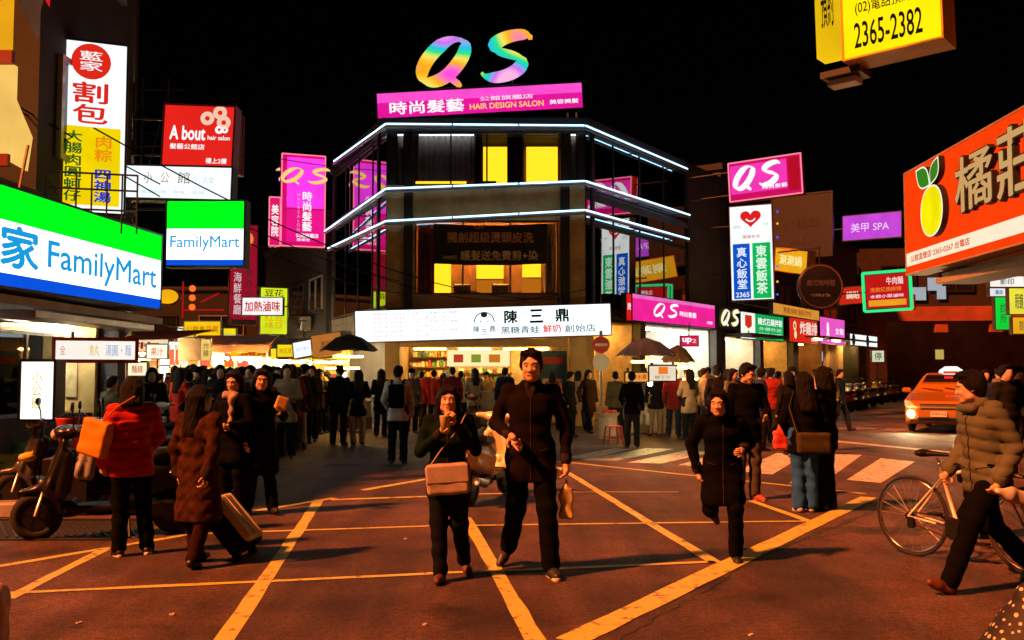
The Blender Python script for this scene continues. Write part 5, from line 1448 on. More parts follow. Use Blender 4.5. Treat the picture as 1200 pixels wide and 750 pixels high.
scooter('white scooter deep in the left row near the squatting person', g_(222, 545), R(205), WHP, 'scooters parked on the left')
scooter('black scooter right behind the silver one in the left row', g_(185, 588), R(203), BLK, 'scooters parked on the left')
scooter('dark grey scooter at the kerb left of the red bucket', g_(95, 598), R(190), DGP, 'scooters parked on the left')
scooter('black scooter half hidden in the crowd behind the left row', g_(262, 548), R(190), BLK, 'scooters parked on the left')
scooter('white and yellow scooter seen from behind between the walking couple', g_(569, 586), R(72), gloss('cream', (.85, .78, .5)), None, tail=emi('glowing_tail_light', 'd83a18', 1.0))
rg = random.Random(4)
desc = ['red scooter nearest in the far right row', 'black scooter second in the far right row', 'white scooter in the middle of the far right row', 'silver scooter beside the white one in the far right row', 'dark grey scooter before the yellow one in the far row', 'yellow scooter near the taxi roof in the far row', 'black scooter farthest but one in the far row', 'blue scooter at the far end of the row', 'silver scooter at the kerb under the pink shoe sign', 'red scooter behind the others in the far right row']
for i, d in enumerate(desc):
    x = 985 + i * 9.5; y = 484 - i * 2.4
    if i >= 8: x, y = (1000, 478) if i == 8 else (1040, 471)
    scooter(d, g_(x, y), R(215 + rg.uniform(-15, 15)), [RDP, BLK, WHP, SLV, DGP, YLP, BLK, BLP, SLV, RDP][i], 'scooters parked along the right street')

# ---------------------------------------------------------------- taxi
def poly_sdf(px, py, pts):
    """signed distance to a polygon on arrays"""
    pts = np.array(pts, np.float32); n = len(pts)
    d = np.full(np.broadcast(px, py).shape, 1e9, np.float32); ins = np.zeros(d.shape, bool)
    for i in range(n):
        a, b = pts[i], pts[(i + 1) % n]; e = b - a
        wx, wy = px - a[0], py - a[1]
        t = np.clip((wx * e[0] + wy * e[1]) / (e @ e + 1e-9), 0, 1)
        d = np.minimum(d, (wx - e[0] * t) ** 2 + (wy - e[1] * t) ** 2)
        c = ((a[1] > py) != (b[1] > py)) & (px < (b[0] - a[0]) * (py - a[1]) / (b[1] - a[1] + 1e-12) + a[0])
        ins ^= c
    d = np.sqrt(d); return np.where(ins, -d, d)
def smax(a, b, k): h = np.clip(.5 - .5 * (a - b) / k, 0, 1); return a + (b - a) * h + k * h * (1 - h)
def grid_mesh(fn, lo, hi, cell, name):
    lo, hi = np.array(lo, float), np.array(hi, float); n = np.ceil((hi - lo) / cell).astype(int) + 1
    ax = [(lo[i] + cell * np.arange(n[i])).astype(np.float32) for i in range(3)]
    X, Y, Z = np.meshgrid(*ax, indexing='ij', sparse=True)
    v, f = surface_net(fn(X, Y, Z).astype(np.float32), lo, cell); return np_mesh(name, v, f)
SIDE_LO = [(2.28, .32), (2.34, .42), (2.34, .62), (2.20, .78), (1.30, .96), (1.02, 1.00), (-1.45, 1.02), (-2.15, .98), (-2.28, .80), (-2.28, .32), (-2.0, .22), (2.1, .22)]
SIDE_HI = [(1.28, .90), (.42, 1.40), (.15, 1.46), (-.75, 1.46), (-1.05, 1.40), (-1.95, .92)]
PLAN = [(2.36, .45), (2.30, .66), (2.05, .80), (1.4, .86), (-1.6, .86), (-2.15, .78), (-2.30, .60), (-2.30, -.60), (-2.15, -.78), (-1.6, -.86), (1.4, -.86), (2.05, -.80), (2.30, -.66), (2.36, -.45)]
def car_lo(X, Y, Z):
    d = smax(poly_sdf(X, Z, SIDE_LO), poly_sdf(X, Y, PLAN), .08)
    d = smax(d, np.abs(Y) - (.87 - .18 * np.maximum(Z - .72, 0) - .12 * np.maximum(.45 - Z, 0)), .05)
    for x in (1.38, -1.35):      # wheel arches
        d = np.maximum(d, -np.maximum(np.sqrt((X - x) ** 2 + (Z - .31) ** 2) - .36, .58 - np.abs(Y)))
    return d
def car_hi(X, Y, Z):
    return smax(poly_sdf(X, Z, SIDE_HI), np.abs(Y) - (.80 - .42 * np.maximum(Z - .95, 0)), .09)
def car_all(X, Y, Z):
    a, b = car_lo(X, Y, Z), car_hi(X, Y, Z); h = np.clip(.5 + .5 * (b - a) / .03, 0, 1); return b + (a - b) * h - .03 * h * (1 - h)
ORANGE = mat('taxi_yellow_paint', (.34, .13, .014), .18, 0, var=.05, coat=.8)
tx = empty('taxi', (0, 0, 0), 0, 'orange yellow taxi with lit roof sign and headlights facing the crossing', 'car')
tc_ = G(1103, 508); tdir = Vector((-.53, -.85, 0)).normalized()
ctr = tc_ - tdir * 2.2
tx.location = (ctr.x, ctr.y, 0); tx.rotation_euler = (0, 0, math.atan2(tdir.y, tdir.x)); tx.scale = (1.08,) * 3
me = grid_mesh(car_all, (-2.45, -1.0, .1), (2.5, 1.0, 1.6), .030, 'body'); me.materials.append(ORANGE); link('body', me, tx)
def shell(name, mask, lo, hi, m, t=.012, src=car_all, cell=.022, par=None):
    me = grid_mesh(lambda X, Y, Z: np.maximum(np.maximum(src(X, Y, Z) - t, -(src(X, Y, Z) + .03)), mask(X, Y, Z)), lo, hi, cell, name); me.materials.append(m); return link(name, me, par or tx)
WGL = mat('dark_car_glass', (.006, .007, .009), .06, var=0, spec=.8)
shell('windscreen', lambda X, Y, Z: np.maximum(poly_sdf(X, Z, [(1.6, .98), (1.22, .98), (.40, 1.375), (.5, 1.6)]), np.abs(Y) - (.70 - .38 * np.maximum(Z - .95, 0))), (.3, -.9, .9), (1.6, .9, 1.5), WGL)
for s_ in (-1, 1):
    for pts in ([(.92, 1.02), (.36, 1.36), (-.28, 1.38), (-.28, 1.02)], [(-.36, 1.02), (-.36, 1.38), (-.85, 1.36), (-1.35, 1.02)]):
        shell('side_window', lambda X, Y, Z: np.maximum(poly_sdf(X, Z, pts), .4 - s_ * Y), (-1.5, -.95 if s_ < 0 else .3, .95), (1.1, -.3 if s_ < 0 else .95, 1.5), WGL)
    hl = shell('headlight', lambda X, Y, Z: np.maximum(poly_sdf(Y * s_, Z, [(.44, .60), (.84, .64), (.86, .80), (.66, .78)]), 1.6 - X), (1.6, -.95 if s_ < 0 else .3, .5), (2.45, -.3 if s_ < 0 else .95, .95), LENS_C, .014, car_lo)
    q = MB(); q.lathe([(0, .035), (.075, .03), (.095, 0), (.09, -.03)], rot(0, math.pi / 2, 0), 16, (2.29, s_ * .62, .47)); q.build('fog_lamp', emi('lit_head_lamp', 'ffe8a8', 700.0 if s_ < 0 else 200.0), tx, True)
    q = MB(); q.box((.95, s_ * .93, 1.02), (.12, .2, .13), None, .03); q.tube([(.95, s_ * .78, .98), (.95, s_ * .9, 1.0)], .02, 6); q.build('mirror', ORANGE, tx)
    for x in (1.38, -1.35):
        q = MB(); pts = [(x + .25 * math.cos(t), s_ * .76, .31 + .25 * math.sin(t)) for t in [2 * math.pi * i / 24 for i in range(24)]]; q.tube(pts, .08, 8, closed=True); w_ = q.build('wheel', RUB, tx, True)
        q = MB(); q.lathe([(.0, .0), (.17, .01), (.19, .03), (.0, .05)], rot(-s_ * math.pi / 2, 0, 0), 18, (x, s_ * .80, .31)); q.build('rim', ALU, w_)
shell('grille', lambda X, Y, Z: np.maximum(poly_sdf(Y, Z, [(-.40, .58), (.40, .58), (.44, .72), (-.44, .72)]), 1.8 - X), (1.9, -.6, .5), (2.45, .6, .85), BLACKP, .012, car_lo)
shell('lower_intake', lambda X, Y, Z: np.maximum(poly_sdf(Y, Z, [(-.46, .30), (.46, .30), (.50, .40), (-.50, .40)]), 1.8 - X), (1.9, -.6, .22), (2.45, .6, .5), BLACKP, .012, car_lo)
q = MB(); q.box((2.37, 0, .48), (.014, .36, .13)); pl = q.build('number_plate', PLATE, tx); lt = lettering('520-LJ', (-.15, -.04, .15, .04), 0, mat('plate_print', (.3, .02, .02), .6), pl, .02); lt.matrix_local = Matrix(((0, 0, 1, 2.379), (1, 0, 0, -.0), (0, 1, 0, .48), (0, 0, 0, 1))) @ Matrix.Translation((-.15, -.04, 0)) @ Matrix.Diagonal((.3, .08, 1, 1))
s = SDF(); s.cap((-.05, -.20, 1.47), (-.05, .20, 1.47), .10, .10, .03); s.cap((-.05, -.12, 1.55), (-.05, .12, 1.55), .08, .08, .05)
rsn = s.mesh('roof_sign', .02); rsn.materials.append(emi('taxi_roof_light', 'fff4f0', 1.4)); link('roof_sign', rsn, tx)
q = MB(); q.box((.08, 0, 1.48), (.01, .34, .05)); q.build('roof_sign_band', mat('roof_sign_purple', (.2, .1, .3), .5), tx)
q = MB(); q.box((.62, .02, 1.345), (.02, .20, .05)); q.build('vacancy_light', emi('red_led_sign', 'ff3028', 1.3), tx)
q = MB(); q.tube([(1.18, .55, 1.01), (1.0, -.02, 1.085)], .012, 5); q.tube([(1.18, -.05, 1.02), (1.0, -.55, 1.07)], .012, 5); q.build('wiper', BLACKP, tx)

# ---------------------------------------------------------------- bicycle
def bicycle():
    rt = empty('bicycle', (0, 0, 0), 0, 'light framed city bicycle with thin tyres pushed behind the man in the puffer jacket', 'bicycle')
    a, b = G(1070, 651), G(1192, 673)
    d = (b - a); wb = 1.03; d = d.normalized()
    rt.location = (a.x, a.y, 0); rt.rotation_euler = (0, 0, math.atan2(d.y, d.x))
    FRM = mat('cream_bike_frame', (.72, .66, .58), .35, .1, var=.05, coat=.5)
    rw = .335
    for x in (0, wb):
        q = MB(); q.tube([(x + rw * math.cos(t), 0, rw + .012 + rw * math.sin(t)) for t in [2 * math.pi * i / 40 for i in range(40)]], .014, 8, closed=True); w_ = q.build('wheel', RUB, rt, True)
        q = MB(); q.tube([(x + (rw - .022) * math.cos(t), 0, rw + .012 + (rw - .022) * math.sin(t)) for t in [2 * math.pi * i / 40 for i in range(40)]], .010, 6, closed=True); q.build('rim', CHROME, w_, True)
        q = MB()
        for k in range(20):
            t = 2 * math.pi * k / 20; q.tube([(x, .02 * (-1) ** k, rw + .012), (x + (rw - .03) * math.cos(t), 0, rw + .012 + (rw - .03) * math.sin(t))], .0022, 4)
        q.build('spokes', ALU, w_)
        q = MB(); q.tube([(x, -.05, rw + .012), (x, .05, rw + .012)], .022, 10); q.build('hub', ALU, w_, True)
    bb, seat, head, h0, h1 = Vector((.43, 0, .29)), Vector((.27, 0, .80)), Vector((.80, 0, .86)), Vector((.83, 0, .74)), Vector((1.03, 0, rw))
    ra = Vector((0, 0, rw + .012))
    for nm, p0, p1, r_ in (('seat_tube', bb, seat, .016), ('top_tube', Vector((.30, 0, .72)), head, .016), ('down_tube', bb, h0, .018), ('head_tube', Vector((.79, 0, .90)), Vector((.84, 0, .72)), .019)):
        q = MB(); q.tube([p0, p1], r_, 8); q.build(nm, FRM, rt, True)
    for s_ in (-1, 1):
        q = MB(); q.tube([ra + Vector((0, s_ * .06, 0)), bb + Vector((0, s_ * .03, 0))], .010, 6); q.build('chain_stay', FRM, rt, True)
        q = MB(); q.tube([ra + Vector((0, s_ * .06, 0)), Vector((.30, s_ * .02, .70))], .009, 6); q.build('seat_stay', FRM, rt, True)
        q = MB(); q.tube([Vector((.85, s_ * .05, .70)), h1 + Vector((0, s_ * .05, 0))], .012, 6); q.build('fork', FRM, rt, True)
        q = MB(); cx = .17 * (1 if s_ > 0 else -1); q.tube([bb + Vector((0, s_ * .05, 0)), bb + Vector((cx * .8, s_ * .07, -cx * .7))], .010, 6); q.box(bb + Vector((cx * .8, s_ * .12, -cx * .7)), (.09, .09, .02), None, .006); q.build('pedal', DPLA, rt)
    q = MB(); q.tube([seat, Vector((.25, 0, .87))], .012, 8); q.build('seat_post', CHROME, rt, True)
    s = SDF(); s.cap((.12, -.05, .90), (.12, .05, .90), .045, .045, .04, s=(1, 1, .6)); s.cap((.12, 0, .90), (.38, 0, .90), .05, .022, .04, s=(1, 1, .6)); m_ = s.mesh('saddle', .01); m_.materials.append(SEATM); link('saddle', m_, rt)
    q = MB(); q.tube([Vector((.79, 0, .90)), Vector((.77, 0, 1.0)), Vector((.82, 0, 1.02))], .013, 8); q.build('stem', CHROME, rt, True)
    q = MB(); q.tube([(.66, -.27, 1.04), (.76, -.2, 1.05), (.83, -.06, 1.02), (.83, .06, 1.02), (.76, .2, 1.05), (.66, .27, 1.04)], .012, 8); q.build('handlebar', CHROME, rt, True)
    q = MB(); q.lathe([(.05, -.004), (.09, -.004), (.09, .004), (.05, .004)], rot(math.pi / 2, 0, 0), 24, bb + Vector((0, -.05, 0))); q.build('chainring', DPLA, rt)
    q = MB(); q.tube([bb + Vector((0, -.05, .09)), ra + Vector((0, -.05, .04))], .005, 4); q.tube([bb + Vector((0, -.05, -.09)), ra + Vector((.02, -.05, -.06))], .005, 4); q.box(ra + Vector((.03, -.06, -.05)), (.06, .03, .10), None, .01); q.build('chain', DPLA, rt)
    q = MB(); q.lathe([(.0, -.02), (.04, -.02), (.03, .02), (0, .02)], rot(math.pi / 2, 0, 0), 14, ra + Vector((0, -.04, 0))); q.build('cassette', DPLA, rt)
    return rt
bicycle()

# ---------------------------------------------------------------- suitcase
def suitcase():
    p = G(292, 652); rt = empty('suitcase', (p.x, p.y, 0), R(-8), 'black and beige wheeled suitcase tilted on its long handle', 'suitcase')
    T = rot(0, R(-42), 0).to_4x4()      # leans towards its owner
    T.translation = Vector((0.02, 0, .05))
    BG = mat('beige_suitcase_fabric', (.62, .54, .30), .7, var=.15); BKF = mat('black_suitcase_fabric', (.004, .004, .004), .9, spec=.1)
    s = SDF(); s.rbox((0, 0, .30), (.10, .19, .27), .05, k=.01); m_ = s.mesh('shell', .014); m_.materials.append(BKF); link('shell', m_, rt, mw=T)
    s = SDF(); s.rbox((.085, 0, .30), (.045, .17, .245), .04, k=.01); m_ = s.mesh('front_pocket', .012); m_.materials.append(BG); fp = link('front_pocket', m_, rt, mw=T)
    for y in (-.11, 0, .11):
        q = MB(); q.box((.133, y, .30), (.008, .022, .44), None, .003); q.build('rib', mat('pale_strap', (.6, .52, .32), .6), fp)
    q = MB(); q.box((.0, 0, .585), (.10, .16, .03), None, .01); q.build('grab_handle', BG, rt, mw=T)
    for s_ in (-1, 1):
        q = MB(); q.tube([(-.07, s_ * .09, .5), (-.07, s_ * .09, .98)], .010, 8); q.build('pull_bar', CHROME, rt, True, mw=T)
        q = MB(); q.tube([(-.06, s_ * .16 - .02, .02), (-.06, s_ * .16 + .02, .02)], .04, 12); q.build('wheel', RUB, rt, True, mw=T)
    q = MB(); q.tube([(-.07, -.10, .985), (-.07, .10, .985)], .015, 8); q.build('pull_grip', CHROME, rt, True, mw=T)
suitcase()

# ================================================================ market stalls, stools, crates
def stall(label, loc, rz, w, d, h, cloth, lampm, seed, sign_txt=None, sign_c=None, umbrella=False, group='market stalls'):
    rt = empty('market_stall', loc, rz, label, 'stall', group)
    rr = random.Random(seed)
    if not umbrella: h += .3
    if umbrella:
        q = MB(); n = 10
        prof = [(0, h + .45), (w * .25, h + .34), (w * .5, h + .08), (w * .55, h)]
        vs = []
        for k, (r_, z) in enumerate(prof):
            for j in range(n):
                t = 2 * math.pi * j / n; s_ = 1.0 + (.03 if j % 2 else 0); vs.append((r_ * s_ * math.cos(t), r_ * s_ * math.sin(t) * .8, z - (.05 if j % 2 and k > 1 else 0)))
        for k in range(len(prof) - 1):
            for j in range(n):
                a, b = k * n + j, k * n + (j + 1) % n; q._add([vs[a], vs[b], vs[b + n], vs[a + n]], [(0, 1, 2, 3)])
        q.build('canopy', cloth, rt)
        q = MB(); q.tube([(0, 0, 0), (0, 0, h + .45)], .025, 8); q.build('pole', SILV, rt)
        for j in range(n):
            t = 2 * math.pi * j / n; q = MB(); q.tube([(0, 0, h + .42), (w * .55 * math.cos(t), w * .55 * math.sin(t) * .8, h)], .008, 5); q.build('rib', SILV, rt)
    else:
        q = MB(); n = 8
        for i in range(n):
            x0, x1 = -w / 2 + w * i / n, -w / 2 + w * (i + 1) / n
            q.prism([(x0, -d / 2 - .25, h - .12 + .03 * (i % 2)), (x1, -d / 2 - .25, h - .12 + .03 * ((i + 1) % 2)), (x1, d / 2, h + .25), (x0, d / 2, h + .25)], (0, 0, .02))
            q.prism([(x0, -d / 2 - .26, h - .32 - .03 * (i % 2)), (x1, -d / 2 - .26, h - .32 - .03 * (i % 2)), (x1, -d / 2 - .26, h - .12), (x0, -d / 2 - .26, h - .12)], (0, .01, 0))
        q.build('canopy', cloth, rt)
        for sx in (-1, 1):
            for sy in (-1, 1):
                q = MB(); q.tube([(sx * (w / 2 - .08), sy * (d / 2 - .05), 0), (sx * (w / 2 - .08), sy * (d / 2 - .05), h)], .022, 6); q.build('pole', SILV, rt)
    q = MB(); q.bb(-w / 2 + .1, w / 2 - .1, -d / 2 + .1, d / 2 - .3, .78, .84, .01); q.bb(-w / 2 + .15, w / 2 - .15, -d / 2 + .15, d / 2 - .35, .05, .779); c_ = q.build('counter', rr.choice([BROWNW, mat('steel_counter', (.35, .33, .30), .4, .6), GREYW]), rt)
    x = -w / 2 + .2
    while x < w / 2 - .35:
        wd = rr.uniform(.14, .3); hh = rr.uniform(.06, .26); q = MB(); q.bb(x, x + wd, -d / 2 + .15, -d / 2 + .45, .842, .842 + hh, .015); q.build('food_tray', rr.choice(GOODS), rt); x += wd + .04
    for i in range(2 if w > 1.6 else 1):
        xx = 0 if w <= 1.6 else (-w / 4 + i * w / 2)
        q = MB(); q.tube([(xx - .4, -.1, h - .18), (xx + .4, -.1, h - .18)], .025, 8); q.build('tube_lamp', lampm, rt)
        q = MB(); q.tube([(xx - .45, -d / 2 - .34, h - .50), (xx + .45, -d / 2 - .34, h - .50)], .022, 8); q.build('front_fill_tube', lampm, rt)  # extra tube added out front to throw light on road and crowd
    if not umbrella:
        nb = 6; zlo = 1.25
        for row in range(2):
            for i in range(nb):
                if rr.random() < .22: continue
                x0 = -w / 2 + .10 + i * (w - .2) / nb; z0 = zlo + row * (h - .25 - zlo) / 2; z1 = z0 + (h - .25 - zlo) / 2 - .04 - .1 * rr.random()
                q = MB(); q.bb(x0, x0 + (w - .2) / nb - .03 - .04 * rr.random(), d / 2 - .16, d / 2 - .12, z0, z1)
                q.build('menu_board', face(rr.choice(['ffe9b8', 'ffd070', 'fff6e0', 'f8b840', 'ffdc90', 'f07030', 'e8f0a0', 'ffa030', 'd84028', 'fff0d0']), rr.choice([1.0, 1.6, 2.4, 3.4])), rt)
        for i in range(3):
            x0 = -w / 2 + .3 + i * (w - .6) / 2; q = MB(); q.lathe([(0, -.06), (.04, -.04), (.05, 0), (.03, .05), (0, .06)], None, 8, (x0, -d / 2 - .05, h - .52)); q.build('bulb', BULB, rt, True)
    if sign_txt:
        q = MB(); q.bb(-w / 2 + .05, w / 2 - .05, -d / 2 - .30, -d / 2 - .27, h - .42, h - .10); o = q.build('name_board', face(sign_c, .95), rt)
        lt = lettering(sign_txt, (0, 0, 1, 1), 0, ink('a02010'), o, .02); lt.matrix_local = Matrix(((w * .7, 0, 0, -w * .35), (0, 0, -1, -d / 2 - .304), (0, .2, 0, h - .36), (0, 0, 0, 1)))
    return rt
cl = lambda n, c: mat('awning_' + n, c, .8, var=.3, vscale=4)
sx = lambda x, y: (G(x, y).x, G(x, y).y, 0)
SB = emi('stall_lamp_warm', 'ffb84a', 190.0); SW = emi('stall_lamp_white', 'ffe4b4', 190.0)
stall('stall with brown awning in the middle of the left market', sx(272, 494), R(5), 2.6, 1.6, 2.25, cl('brown', (.30, .13, .06)), SB, 1)
stall('stall with red awning at the near left of the market', sx(190, 497), R(-25), 2.6, 1.6, 2.35, cl('red', (.35, .05, .03)), SW, 2, '炸物', 'f8e0b0')
stall('stall with orange board right of the brown awning', sx(320, 492), R(0), 2.4, 1.5, 2.2, cl('orange', (.5, .2, .05)), SB, 3, '鹽酥雞', 'f4b020')
stall('stall with yellow board beside the black umbrella stall', sx(365, 496), R(8), 2.4, 1.5, 2.1, cl('olive', (.2, .2, .06)), SW, 4, '水煎包', 'f8d830')
stall('stall under a wide black umbrella left of the corner shop', sx(408, 505), R(0), 1.45, 1.3, 2.2, cl('black', (.015, .015, .015)), SB, 5, umbrella=True)
stall('stall with pale awning far back in the market street', sx(235, 485), R(0), 3.0, 1.6, 2.3, cl('cream', (.5, .4, .28)), SW, 6, '蚵仔煎', 'fff0c8')
stall('stall with green awning farthest back in the market street', sx(300, 482), R(0), 3.2, 1.6, 2.4, cl('green', (.06, .18, .08)), SW, 7, '鮮果汁', 'e8f8d0')
stall('stall with dim red awning far back at the left', sx(205, 482), R(0), 3.0, 1.6, 2.3, cl('wine', (.22, .03, .03)), SB, 8, '麻辣燙', 'f8b060')
stall('fruit stall under a dark blue umbrella right of the corner', sx(758, 508), R(0), 1.45, 1.2, 2.05, cl('navy', (.02, .03, .08)), SB, 9, umbrella=True)
stall('low stall with striped goods left of the bright white shop', sx(795, 505), R(20), .9, .9, 1.9, cl('black', (.015, .015, .015)), SB, 10, umbrella=True)
a, b, h = rect(733, 760, 437, 447, 20.5); sign('stall_banner', 'red and yellow lit banner under the blue umbrella', a, b, h, [('f', 0, 0, 1, 1, face('f0a848', .95)), ('t', '新鮮水果', .08, .2, .92, .85, ink('d02818'), .02)], t=.03, brackets=[(.1, 1, .1, 1.6), (.9, 1, .9, 1.6)], cat='banner')
a, b, h = rect(761, 792, 429, 446, 20.3); sign('stall_banner', 'white banner with orange patch beside the red and yellow banner', a, b, h, [('f', 0, 0, 1, 1, face('f4e4c8', .95)), ('f', .35, .45, .7, .95, ink('f07a20')), ('t', '柳丁汁', .2, .1, .8, .35, ink('b07030'))], t=.03, brackets=[(.1, 1, .1, 1.3), (.9, 1, .9, 1.3)], cat='banner')
bl = empty('hanging_bulb', P(762, 449, 20.6), 0, 'bare glowing bulb hanging over the fruit stall', 'lamp')
q = MB(); q.lathe([(0, -.07), (.04, -.05), (.05, 0), (.03, .05), (.02, .07)], None, 10); q.build('bulb', BULB, bl, True); q = MB(); q.tube([(0, 0, .07), (0, 0, .5)], .008, 5); q.build('cord', BLACKP, bl)
# stools
def stool(label, loc, m, h=.42):
    rt = empty('plastic_stool', loc, R(15), label, 'stool')
    q = MB(); q.bb(-.15, .15, -.15, .15, h - .03, h, .015); q.build('seat', m, rt)
    for sx_ in (-1, 1):
        for sy in (-1, 1):
            q = MB(); q.tube([(sx_ * .13, sy * .13, h - .03), (sx_ * .17, sy * .17, 0)], [.025, .02], 6); q.build('leg', m, rt)
    q = MB()
    for s_ in (-1, 1): q.bb(-.15, .15, s_ * .15 - .01, s_ * .15 + .01, .14, .17)
    q.build('stretcher', m, rt)
RPL = mat('red_plastic', (.5, .03, .02), .45, var=.1)
stool('small red plastic stool in front of the fruit stall', sx(719, 521), RPL)
# basket with red fruit by the stall
fb = empty('fruit_basket', sx(712, 514), 0, 'shallow basket of red fruit beside the stall', 'basket')
fb.location.z = 0
q = MB(); q.lathe([(.22, .50), (.30, .62), (.27, .62), (.20, .53)], None, 16); q.lathe([(.22, 0), (.22, .5)], None, 12); q.build('basket', mat('pale_basket', (.5, .4, .3), .7), fb)
for i in range(9):
    q = MB(); t = i * 2.4; q.lathe([(0, -.06), (.05, -.03), (.06, 0), (.05, .04), (0, .055)], None, 10, (.04 * i ** .7 * math.cos(t), .04 * i ** .7 * math.sin(t), .64)); q.build('fruit', RPL, fb, True)
# crates, bucket and bins at the left pavement
def crate(label, px, py, m, w=.5, d=.36, h=.3, z=.145):
    p = G(px, py, z); rt = empty('plastic_crate', (p.x, p.y, z), R(random.uniform(-12, 12)), label, 'crate')
    q = MB(); q.bb(-w / 2, w / 2, -d / 2, d / 2, 0, .02); q.build('base', m, rt)
    for sx_, sy, ww, dd in ((0, -1, w, .02), (0, 1, w, .02), (-1, 0, .02, d - .05), (1, 0, .02, d - .05)):
        for k in range(3):
            q = MB(); z0 = .03 + k * h / 3; q.bb(sx_ * (w / 2 - .01) - ww / 2, sx_ * (w / 2 - .01) + ww / 2, sy * (d / 2 - .01) - dd / 2, sy * (d / 2 - .01) + dd / 2, z0, z0 + h / 3 - .03); q.build('slat', m, rt)
    return rt
crate('dark blue crate on the left pavement behind the scooter', 62, 552, mat('blue_plastic', (.02, .05, .2), .5))
crate('black crate beside the dark pillar at the left edge', 22, 553, DPLA, .55, .4, .45)
crate('yellow crate at the left edge of the pavement', 10, 562, mat('yellow_plastic', (.5, .3, .03), .5), .3, .3, .34)
gb = empty('green_bucket', (G(1, 560, .145).x, G(1, 560, .145).y + .5, .145), 0, 'pale green plastic bucket at the left edge of the frame', 'bucket')
q = MB(); q.lathe([(.16, 0), (.2, .45), (.21, .46), (.19, .46), (.15, .03)], None, 18); q.build('bucket', mat('green_plastic', (.1, .5, .3), .5), gb, True)
q = MB(); q.tube([(-.2, 0, .45), (-.12, 0, .62), (.12, 0, .62), (.2, 0, .45)], .008, 6); q.build('handle', ALU, gb)
yb2 = empty('yellow_bag', (G(32, 540, .6).x, G(32, 540, .6).y, .0), 0, 'bright yellow bag on top of the black crate', 'bag')
s = SDF(); s.ell((0, 0, .64), (.10, .08, .05)); s.cap((0, 0, .66), (.06, 0, .70), .03, .015); m_ = s.mesh('bag', .02); m_.materials.append(mat('yellow_bag_cloth', (.6, .45, .02), .7)); link('bag', m_, yb2)
rbk = empty('red_bucket', (G(86, 524, .75).x, G(86, 524, .75).y, .145), 0, 'red plastic bucket standing behind the scooter handlebar', 'bucket')
q = MB(); q.lathe([(.13, .5), (.19, .92), (.20, .94), (.18, .94), (.12, .53)], None, 20); q.build('bucket', RPL, rbk, True); q = MB(); q.tube([(-.18, 0, .93), (-.1, 0, 1.0), (.1, 0, 1.0), (.18, 0, .93)], .008, 6); q.build('handle', ALU, rbk)
q = MB(); q.bb(-.25, .25, -.2, .2, 0, .499, .02); q.build('box_below', DPLA, rbk)
dp = empty('drain_pipe', (G(99, 520).x, 13.4, .14), 0, 'grey pipe standing at the edge of the store window', 'pipe')
q = MB(); q.tube([(0, 0, 0), (0, 0, 2.3)], .07, 10); q.build('pipe', GREYW, dp, True)
for z in (.6, 1.4): q = MB(); q.tube([(0, 0, z), (0, 0, z + .06)], .085, 10); q.build('collar', SILV, dp)
# orange bag and polka-dot bag at the lower corners
s = SDF(); s.rbox((0, 0, .24), (.24, .15, .22), .07, k=.02); s.cap((-.15, 0, .44), (.16, 0, .40), .05, .05, .04)
ob_ = empty('tote_bag', (-2.94, 5.05, 0), R(20), 'orange brown bag cut off at the lower left corner', 'bag')
m_ = s.mesh('bag', .014, fn=lambda D, X, Y, Z: D + .006 * np.sin(38 * X + 22 * Z) * np.sin(31 * Y + 17 * Z)); m_.materials.append(mat('orange_brown_leather', (.55, .24, .07), .55, var=.3, vscale=9)); link('bag', m_, ob_)
q = MB(); q.tube([(-.14, -.1, .42), (-.1, -.12, .6), (.1, -.12, .6), (.14, -.1, .42)], .014, 8); q.build('handle', mat('dark_leather', (.03, .015, .01), .6), ob_, True)
pk = bpy.data.materials.new('polka_dot_cloth'); pk.use_nodes = True; t = pk.node_tree; bs = t.nodes['Principled BSDF']; bs.inputs['Roughness'].default_value = .7
tc = t.nodes.new('ShaderNodeTexCoord'); vo = t.nodes.new('ShaderNodeTexVoronoi'); vo.inputs['Scale'].default_value = 24; vo.inputs['Randomness'].default_value = .25; t.links.new(tc.outputs['Object'], vo.inputs['Vector'])
rp = t.nodes.new('ShaderNodeValToRGB'); rp.color_ramp.interpolation = 'CONSTANT'; rp.color_ramp.elements[0].color = (.6, .5, .4, 1); rp.color_ramp.elements[1].position = .30; rp.color_ramp.elements[1].color = (.012, .01, .01, 1)
t.links.new(vo.outputs['Distance'], rp.inputs[0]); t.links.new(rp.outputs[0], bs.inputs['Base Color'])
s = SDF(); s.cap((0, 0, .1), (.0, 0, .36), .30, .10, .08, s=(1, .8, 1)); s.cap((.1, 0, .2), (.3, 0, .40), .2, .14, .08); s.cap((.3, 0, .35), (.42, 0, .5), .12, .06, .06)
pb = empty('polka_dot_bag', (2.84, 5.2, 0), R(-5), 'black polka dot bag cut off at the lower right corner', 'bag')
m_ = s.mesh('bag', .016, fn=lambda D, X, Y, Z: D + .008 * np.sin(26 * X + 9 * Z) * np.sin(19 * Y), zmin=.002); m_.materials.append(pk); link('bag', m_, pb)
q = MB(); q.tube([(.30, 0, .45), (.36, -.02, .62), (.48, 0, .6), (.46, 0, .46)], .014, 8); q.build('handle', DPLA, pb, True)

